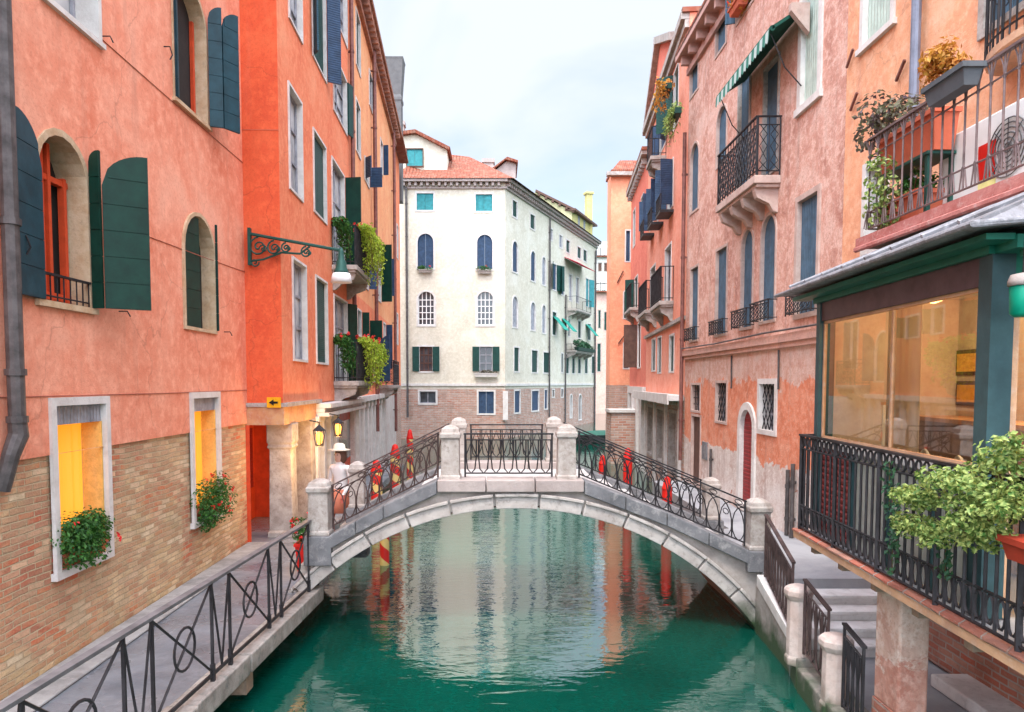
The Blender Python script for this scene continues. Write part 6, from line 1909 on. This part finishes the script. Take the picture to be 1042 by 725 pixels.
# brick and plaster pillar under the balcony
t = thing('brick_pillar', 'square pinkish plaster pillar with worn brick foot under the kiosk balcony', 'pillar', (3.5, 6.1, 0))
M_pillar = layered('pillar_plaster', [(1.05, (0.42, 0.16, 0.11), (0.52, 0.24, 0.17), (0.60, 0.36, 0.28)), (9, (0.48, 0.27, 0.2), (0.62, 0.42, 0.33), (0.66, 0.54, 0.46))], brickc=(0.5, 0.15, 0.08))
mb = MB(); ztp = ZF - .10
xa = at_depth(915, 660, 5.97).x; xb_ = at_depth(946, 660, 5.97).x
mb.box(xa, xb_, 5.97, 6.36, .66, ztp); mb.build('shaft', M_pillar, t, bevel=.02)
mb = MB(); mb.box(xa - .012, xb_ + .012, 5.958, 6.372, -.4, .66); mb.build('brick_foot', M_brickR, t, bevel=.015)
mb = MB(); mb.box(xa - .0, xb_ + .25, 5.99, 6.34, ztp + .001, ZF - .001); mb.build('bolster', M_wood, t)

# ================================================================== TERRACE (roof garden) on the right
FT = Frame(3.9, 7.75, -90)
ZT0 = FT.px(884, 237)[1]; ZT1 = FT.px(960, 94)[1]
tr = thing('terrace', 'roof terrace with wrought iron balustrade above the kiosk', 'terrace', FT.w(2, 0, ZT0), FT.a)
TL = 5.6
mb = MB(FT); mb.box(-.05, TL, -.04, 1.09, ZT0 - .16, ZT0 - .03); mb.build('floor', M_coppink, tr)
mb = MB(FT); mb.box(-.08, TL, -.09, -.041, ZT0 - .15, ZT0 - .05); mb.tube([(-.05, -.10, ZT0 - .17), (TL, -.10, ZT0 - .19)], .03, 6); mb.build('edge', stone('rusty_edge', (0.5, 0.2, 0.17), (0.36, 0.1, 0.08), sc=4, dirt=(.6, .5, .45), amt=.6), tr)
mb = MB(FT); mb.box(-.02, TL, .25, 1.09, zroof + .2, ZT0 - .161); mb.build('riser_wall', M_peach, tr)
mb = MB(FT)
rail(mb, (0, 0, ZT0), (TL, 0, ZT0), ZT1 - ZT0, 'fleur', r=.0085, pitch=.155, base=.04)
mb.build('railing', M_ironrose, tr)
mb = MB(FT)
rail(mb, (0, 1.05, ZT0), (0, 0, ZT0), ZT1 - ZT0, 'fleur', r=.0085, pitch=.155, base=.04)
mb.build('railing', M_ironrose, tr)
def tx(u, v, y=.3): return FT.px(u, v, y)
# air conditioner
xa, z1_ = tx(956, 138, .35); xb_, z0_ = tx(1042, 170, .35)
ac = thing('air_conditioner', 'white air conditioning unit with a red and yellow sticker behind the terrace balustrade', 'air conditioner', FT.w((xa + xb_) / 2, .5, ZT0), FT.a)
zt_ac = tx(975, 135, .35)[1]; xe = xa + 1.25
mb = MB(FT); mb.box(xa, xe, .35, .70, ZT0 + .03, zt_ac); mb.build('casing', M_white, ac, bevel=.015)
mb = MB(FT)
cxf, czf = xe - .28, (ZT0 + .03 + zt_ac) / 2
for r_ in (.24, .2, .16, .12, .08, .04): mb.tube([(cxf + r_ * math.cos(2 * PI * q / 24), .34, czf + r_ * math.sin(2 * PI * q / 24)) for q in range(24)], .006, 4, True)
for q in range(8): mb.tube([(cxf, .34, czf), (cxf + .24 * math.cos(q * PI / 4), .34, czf + .24 * math.sin(q * PI / 4))], .005, 4)
mb.build('fan_grille', M_pipe, ac)
sx, sz = tx(996, 150, .345); sx2, sz2 = tx(1012, 178, .345)
mb = MB(FT); mb.box(sx, sx2, .342, .349, sz2, sz); mb.build('red_sticker', M_redpaint, ac)
mb = MB(FT); mb.box(sx + .01, sx2 + .01, .342, .349, sz2 - .10, sz2 - .005); mb.build('yellow_sticker', paint('pale_yellow', (0.8, 0.75, 0.3)), ac)
for q in range(2): mb = MB(FT); mb.box(xa + .1 + q * .7, xa + .15 + q * .7, .36, .69, ZT0 - .02, ZT0 + .03); mb.build('foot', M_pipe, ac)
# plants of the terrace
def tub(name, lab, x0, x1, y0, y1, z0, z1, m_, bc, br_, n, sz_, lm, **kw):
    return bush(name, lab, 'plant', FT, bc, br_, n, sz_, lm, pot=(x0, x1, y0, y1, z0, z1, m_), **kw)
x0_, z1a = tx(906, 140, .22); x1_, z0a = tx(962, 168, .22)
z1a = tx(934, 128, .22)[1]; z0a = tx(934, 166, .22)[1]
tub('terrace_plant', 'mauve leaved shrub in a long orange trough behind the balustrade', x0_, x1_, .10, .34, z0a, z1a, M_terra, (x0_ + .12, .12, tx(905, 118, .15)[1]), (.42, .26, .30), 620, .07, M_mauve, lumps=8)
mb = MB(FT); mb.box(x0_ + .05, x1_ - .05, .08, .38, z0a - .03, z0a - .002)
for q in (x0_ + .1, x1_ - .1): mb.box(q - .02, q + .02, .1, .14, ZT0 - .02, z0a - .031); mb.box(q - .02, q + .02, .32, .36, ZT0 - .02, z0a - .031)
mb.build('plant_stand', M_irongreen, label='small dark plant stand carrying the orange trough', cat='stand')
x0_, _ = tx(912, 205, .2); x1_, _ = tx(944, 205, .2)
tub('terrace_plant', 'low green plant in a round red pot behind the balustrade', x0_, x1_, .1, .38, ZT0 - .02, tx(928, 200, .2)[1], M_terra, ((x0_ + x1_) / 2, .24, tx(928, 190, .2)[1]), (.3, .18, .16), 260, .07, M_green, lumps=5)
bush('terrace_plant', 'pale straggling green vine on the far end of the balustrade', 'plant', FT, (.22, .02, ZT0 + .35), (.34, .18, .48), 360, .07, M_vari, lumps=7, pot=(.05, .4, .06, .3, ZT0 - .02, ZT0 + .16, M_terra))
xq, zq_ = tx(949, 88, -.12); xq2, _ = tx(990, 80, -.12); zqt = tx(972, 76, -.12)[1]; zqb = tx(972, 96, -.12)[1]
tub('hanging_trough', 'dark grey trough of rusty orange flowers hung on the balustrade', xq, xq2, -.20, -.03, zqb, zqt, M_slate, (xq + .16, -.12, zqt + .12), (.32, .16, .19), 620, .06, M_rust, lumps=7)

# ================================================================== PLANT ON THE KIOSK BALCONY
def kx(u, v, y): return KF.px(u, v, y)
cx_, cz_ = kx(975, 505, -.14)
tp = thing('planter', 'large variegated shrub spilling over the kiosk balcony rail from a red trough', 'plant', KF.w(cx_, -.1, cz_), KF.a)
rnd = random.Random(5)
mb = MB(KF); sb = MB(KF)
tipz = []
for (u, v, ru, rv, n) in ((985, 487, .30, .13, 420), (1022, 470, .16, .14, 200), (940, 505, .26, .12, 360), (1000, 515, .30, .11, 330), (920, 530, .18, .10, 200), (958, 540, .24, .10, 260), (1030, 500, .16, .12, 160), (990, 545, .20, .09, 160), (1036, 452, .06, .08, 90), (1012, 532, .20, .09, 260), (1034, 520, .14, .08, 160)):
    x, z = kx(u, v, -.16)
    for j in range(5):
        d = Vector((rnd.uniform(-.7, .7) * ru, rnd.uniform(-.14, .12), rnd.uniform(-.6, .6) * rv))
        leaves(mb, Vector((x, -.16, z)) + d, (ru * .5, .12, rv * .62), n // 3, .046, up=.7, rnd=rnd, shell=.1)
    sb.tube([(kx(1015, 530, 0)[0], -.02, kx(1015, 530, 0)[1]), ((x + kx(1015, 530, 0)[0]) / 2, -.10, z + .02), (x, -.16, z)], [.016, .011, .005], 5)
mb.build('foliage', M_vari, tp)
mb = MB(KF)
for (u, v0, v1) in ((908, 500, 585), (912, 520, 560), (962, 545, 590), (905, 470, 520)):
    for j in range(60):
        f = rnd.random(); x, z = kx(u + rnd.gauss(0, 3), v0 + (v1 - v0) * f, -.12)
        leaf_at(mb, Vector((x, -.12 + rnd.gauss(0, .02), z)), Vector((rnd.gauss(0, .5), -1, rnd.gauss(.4, .4))), .05, rnd, .75)
    a = kx(u, v0, -.11); b = kx(u, v1, -.11); sb.tube([(a[0], -.11, a[1]), (b[0], -.11, b[1])], .004, 4)
mb.build('ivy', M_deep, tp); sb.build('stem', M_stem, tp)
xa, za_ = kx(1020, 545, -.19); 
mb = MB(KF); zr_ = kx(1020, 538, -.05)[1]; zr2 = kx(1020, 560, -.05)[1]
mb.hexa([(xa, -.16, zr2), (xa + .75, -.16, zr2), (xa + .75, .06, zr2), (xa, .06, zr2), (xa - .03, -.19, zr_), (xa + .78, -.19, zr_), (xa + .78, .09, zr_), (xa - .03, .09, zr_)])
mb.box(xa - .04, xa + .79, -.205, .105, zr_ - .03, zr_ + .005); mb.build('trough', paint('dull_red_trough', (0.42, 0.05, 0.025), rough=.7), tp)

# ================================================================== MOORING POLES, BOAT, PERSON
def pole(lab, u, vtop, Y, mat, r=.09, gold=True, group='mooring poles around the bridge', vbot=None):
    p = at_depth(u, vtop, Y)
    t = thing('mooring_pole', lab, 'pole', (p.x, Y, 0), 0, group)
    mb = MB(); mb.lathe([(r, -1.0), (r, p.z - .32), (r * .95, p.z - .3)], (p.x, Y, 0), 12); mb.build('shaft', mat, t, smooth=False)
    mb = MB(); mb.lathe([(r * 1.04, p.z - .30), (r * 1.06, p.z - .27), (r * .9, p.z - .22), (r * .72, p.z - .12), (r * .55, p.z - .04), (r * .1, p.z)], (p.x, Y, 0), 12)
    mb.build('finial', M_redpaint, t, smooth=True)
    return t
def spiralmat(name, ca, cb):
    m, nt, b = newmat(name)
    tcn = nt.nodes.new('ShaderNodeTexCoord'); sp = nt.nodes.new('ShaderNodeSeparateXYZ'); nt.links.new(tcn.outputs['Object'], sp.inputs[0])
    at = N(nt, 'ShaderNodeMath', operation='ARCTAN2'); nt.links.new(sp.outputs['Y'], at.inputs[0]); nt.links.new(sp.outputs['X'], at.inputs[1])
    dv = N(nt, 'ShaderNodeMath', operation='MULTIPLY_ADD'); dv.inputs[1].default_value = 1 / (2 * PI)
    mz = N(nt, 'ShaderNodeMath', operation='MULTIPLY'); mz.inputs[1].default_value = 2.2; nt.links.new(sp.outputs['Z'], mz.inputs[0])
    nt.links.new(at.outputs[0], dv.inputs[0]); nt.links.new(mz.outputs[0], dv.inputs[2])
    fr_ = N(nt, 'ShaderNodeMath', operation='FRACT'); nt.links.new(dv.outputs[0], fr_.inputs[0])
    col = ramp(nt, fr_.outputs[0], [(0.53, ca), (0.56, cb)])
    nt.links.new(col, b.inputs['Base Color']); b.inputs['Roughness'].default_value = .5
    return m
M_spiral = spiralmat('red_cream_spiral', (0.62, 0.02, 0.015), (0.75, 0.55, 0.2))
pole('red and cream striped mooring pole nearest the left end of the bridge, stoutest', 383, 468, 17.5, M_spiral, .14)
pole('red and cream striped mooring pole second from the left bridge end', 402, 452, 19.5, M_spiral, .13)
pole('slimmer striped mooring pole behind the left bridge railing', 417, 437, 22, M_spiral, .10)
pole('striped mooring pole partly under the arch by the left bank', 391, 520, 13.65, M_spiral, .09)
pole('plain red mooring pole behind the upper right bridge railing', 639, 456, 19.0, M_redpaint, .12)
pole('plain red mooring pole lower on the right behind the bridge railing', 679, 485, 16.2, M_redpaint, .115)
pole('short red mooring pole left of the other two right poles', 613, 463, 22.0, M_redpaint, .11)

def boat(lab, x, y, rz, L=5.2, cover=True, mat=None):
    t = thing('moored_boat', lab, 'boat', (x, y, 0), rz)
    fr = Frame(x, y, math.degrees(rz))
    st = 12; vs = []; fs = []
    for i in range(st + 1):
        f = i / st; xx = (f - .5) * L; w = .72 * math.sin(PI * min(1, .08 + f * .95)) ** .6 * (1 if f < .95 else .6); sh = .48 + .32 * abs(2 * f - 1) ** 3
        for (a, b) in ((-w, sh), (-w * .75, .02), (0, -.15), (w * .75, .02), (w, sh), (w * .88, sh), (0, .12), (-w * .88, sh)): vs.append((xx, a, b))
    for i in range(st):
        for j in range(8): fs.append((i * 8 + j, i * 8 + (j + 1) % 8, (i + 1) * 8 + (j + 1) % 8, (i + 1) * 8 + j))
    fs.append(tuple(range(8))); fs.append(tuple(st * 8 + j for j in range(7, -1, -1)))
    mb = MB(fr); mb.add(vs, fs); mb.build('hull', mat or paint('dark_hull', (0.02, 0.035, 0.03), rough=.3), t, smooth=False)
    if cover:
        mb = MB(fr); vs = []; fs = []
        for i in range(9):
            f = i / 8; xx = (f - .45) * L * .7; hh = .42 + .2 * math.sin(PI * f) ** .6
            for (a, b) in ((-.6, .48), (-.35, hh), (0, hh + .1), (.35, hh), (.6, .48)): vs.append((xx, a * math.sin(PI * (.15 + .7 * f)), b))
        for i in range(8):
            for j in range(4): fs.append((i * 5 + j, i * 5 + j + 1, (i + 1) * 5 + j + 1, (i + 1) * 5 + j))
        mb.add(vs, fs); mb.build('tarpaulin', paint('dark_green_tarp', (0.02, 0.09, 0.06), rough=.6), t)
    return t
pb_ = at_depth(608, 437, 42)
boat('boat under a dark green tarpaulin moored by the orange front far down the canal', pb_.x, 42, .35)
p1 = at_height(395, 470, .0)

# blurred passer-by: a person in pale peach clothes stepping off the bridge at the left
def person(lab, base, face, hgt, shirt, trousers, hair):
    o = thing('person', lab, 'person', base, face)
    s = hgt / 1.75
    J = {'pel': (0, 0, .93), 'wai': (0, .01, 1.08), 'che': (0, .0, 1.30), 'nek': (0, .0, 1.47), 'hd': (0, -.02, 1.56), 'hd2': (0, -.03, 1.68),
         'shl': (-.17, 0, 1.41), 'ell': (-.25, .04, 1.14), 'wrl': (-.24, -.10, .92), 'shr': (.17, 0, 1.41), 'elr': (.25, -.02, 1.14), 'wrr': (.22, -.20, .98),
         'hil': (-.09, 0, .90), 'knl': (-.10, -.14, .52), 'anl': (-.10, -.10, .10), 'tol': (-.10, -.26, .04), 'hir': (.09, 0, .90), 'knr': (.10, .06, .50), 'anr': (.10, .24, .12), 'tor': (.10, .12, .04)}
    E = [('pel', 'wai'), ('wai', 'che'), ('che', 'nek'), ('nek', 'hd'), ('hd', 'hd2'), ('che', 'shl'), ('shl', 'ell'), ('ell', 'wrl'), ('che', 'shr'), ('shr', 'elr'), ('elr', 'wrr'),
         ('pel', 'hil'), ('hil', 'knl'), ('knl', 'anl'), ('anl', 'tol'), ('pel', 'hir'), ('hir', 'knr'), ('knr', 'anr'), ('anr', 'tor')]
    Rr = {'pel': (.13, .10), 'wai': (.12, .09), 'che': (.15, .10), 'nek': (.055, .055), 'hd': (.085, .095), 'hd2': (.075, .085), 'shl': (.065, .065), 'ell': (.042, .042), 'wrl': (.03, .03),
          'hil': (.085, .085), 'knl': (.055, .055), 'anl': (.04, .04), 'tol': (.04, .03)}
    for a, b in (('shr', 'shl'), ('elr', 'ell'), ('wrr', 'wrl'), ('hir', 'hil'), ('knr', 'knl'), ('anr', 'anl'), ('tor', 'tol')): Rr[a] = Rr[b]
    # hands: five short fingers each
    for sd, w in (('l', 'wrl'), ('r', 'wrr')):
        wx, wy, wz = J[w]; J['pm' + sd] = (wx, wy - .03, wz - .075); Rr['pm' + sd] = (.03, .02); E.append((w, 'pm' + sd))
        for q in range(4):
            n1, n2 = 'f%s%d' % (sd, q), 'g%s%d' % (sd, q); dx = (-.024 + .016 * q)
            J[n1] = (wx + dx, wy - .045, wz - .115 - .008 * (q in (1, 2))); J[n2] = (wx + dx, wy - .065, wz - .155 - .01 * (q in (1, 2)))
            Rr[n1] = (.009, .009); Rr[n2] = (.007, .007); E += [('pm' + sd, n1), (n1, n2)]
        n1 = 't' + sd; J[n1] = (wx + (.04 if sd == 'l' else -.04), wy - .06, wz - .09); Rr[n1] = (.009, .009); E.append(('pm' + sd, n1))
    names = list(J); idx = {n: i for i, n in enumerate(names)}
    me = bpy.data.meshes.new('body'); me.from_pydata([tuple(c * s for c in J[n]) for n in names], [(idx[a], idx[b]) for a, b in E], [])
    ob = bpy.data.objects.new('body', me); COL.objects.link(ob); ob.parent = o
    sk = ob.modifiers.new('skin', 'SKIN')
    for i, n in enumerate(names): me.skin_vertices[0].data[i].radius = tuple(c * s for c in Rr[n])
    me.skin_vertices[0].data[idx['pel']].use_root = True
    sb_ = ob.modifiers.new('sub', 'SUBSURF'); sb_.levels = 1; sb_.render_levels = 2
    m, nt, b = newmat('person_skin_clothes')
    # clothing colours by height on the body
    tcn = nt.nodes.new('ShaderNodeTexCoord'); sp = nt.nodes.new('ShaderNodeSeparateXYZ'); nt.links.new(tcn.outputs['Object'], sp.inputs[0])
    dv = N(nt, 'ShaderNodeMath', operation='DIVIDE'); dv.inputs[1].default_value = 1.8 * s; nt.links.new(sp.outputs['Z'], dv.inputs[0])
    col = ramp(nt, dv.outputs[0], [(0.0, (.1, .06, .05)), (0.055, trousers), (0.53, shirt), (0.825, (.55, .32, .24))])
    for nd in nt.nodes:
        if nd.type == 'VALTORGB': nd.color_ramp.interpolation = 'CONSTANT'
    nt.links.new(col, b.inputs['Base Color']); b.inputs['Roughness'].default_value = .8
    me.materials.append(m)
    fr = Frame(base[0], base[1], math.degrees(face))
    mb = MB(fr); z0 = base[2]
    # broad sun hat
    mb.lathe([(.19, 1.695), (.20, 1.705), (.105, 1.72), (.095, 1.79), (.06, 1.815), (.01, 1.82)], (0, -.02 * s, z0), 18)
    mb.v = [(v[0], v[1], z0 + (v[2] - z0) * s) for v in mb.v]
    mb.build('hat', paint('straw_hat', (0.72, 0.62, 0.48), rough=.9), o, smooth=True)
    # skirt of the coat
    mb = MB(fr); mb.lathe([(.20 * s, .62 * s), (.175 * s, .80 * s), (.14 * s, 1.02 * s)], (0, 0, z0), 16); mb.build('coat_skirt', paint('coral_cloth', (0.52, 0.17, 0.10), rough=.9), o, smooth=True)
    # eyes, nose and hair
    mb = MB(fr)
    for sx_ in (-.032, .032): mb.lathe([(.003, -.008), (.010, 0), (.003, .008)], (sx_ * s, -.112 * s, z0 + 1.62 * s), 8)
    mb.build('eye', M_dark, o)
    mb = MB(fr); mb.tube([(0, -.115 * s, z0 + 1.625 * s), (0, -.135 * s, z0 + 1.59 * s)], [.008, .014], 6); mb.build('nose', paint('skin', (.55, .32, .24), rough=.7), o)
    mb = MB(fr); mb.lathe([(.06, 1.46), (.10, 1.52), (.105, 1.62), (.09, 1.71)], (0, .02, z0), 14)
    mb.v = [(v[0] * s, v[1] * s, z0 + (v[2] - z0) * s) for v in mb.v]; mb.build('hair', paint('brown_hair', hair, rough=.8), o, smooth=True)
    return o
pp = at_depth(346, 455, 12.75)
person('person in a straw hat and pale peach coat by the left end of the bridge', (pp.x, 12.75, WLK), R(-25), pp.z - WLK + .0, (0.72, 0.68, 0.66), (0.45, 0.10, 0.07), (.12, .06, .04))

# flower tub by the bridge foot
pt_ = at_depth(312, 525, 11.2)
bush('flower_tub', 'green plant with red flowers in a red tub at the left foot of the bridge', 'plant', WORLD, (pt_.x, 11.2, WLK + .62), (.26, .22, .26), 420, .06, M_green, blossoms=12, bsize=.06,
     pot=(pt_.x - .15, pt_.x + .15, 11.05, 11.35, WLK + .001, WLK + .42, M_redpaint), lumps=6)
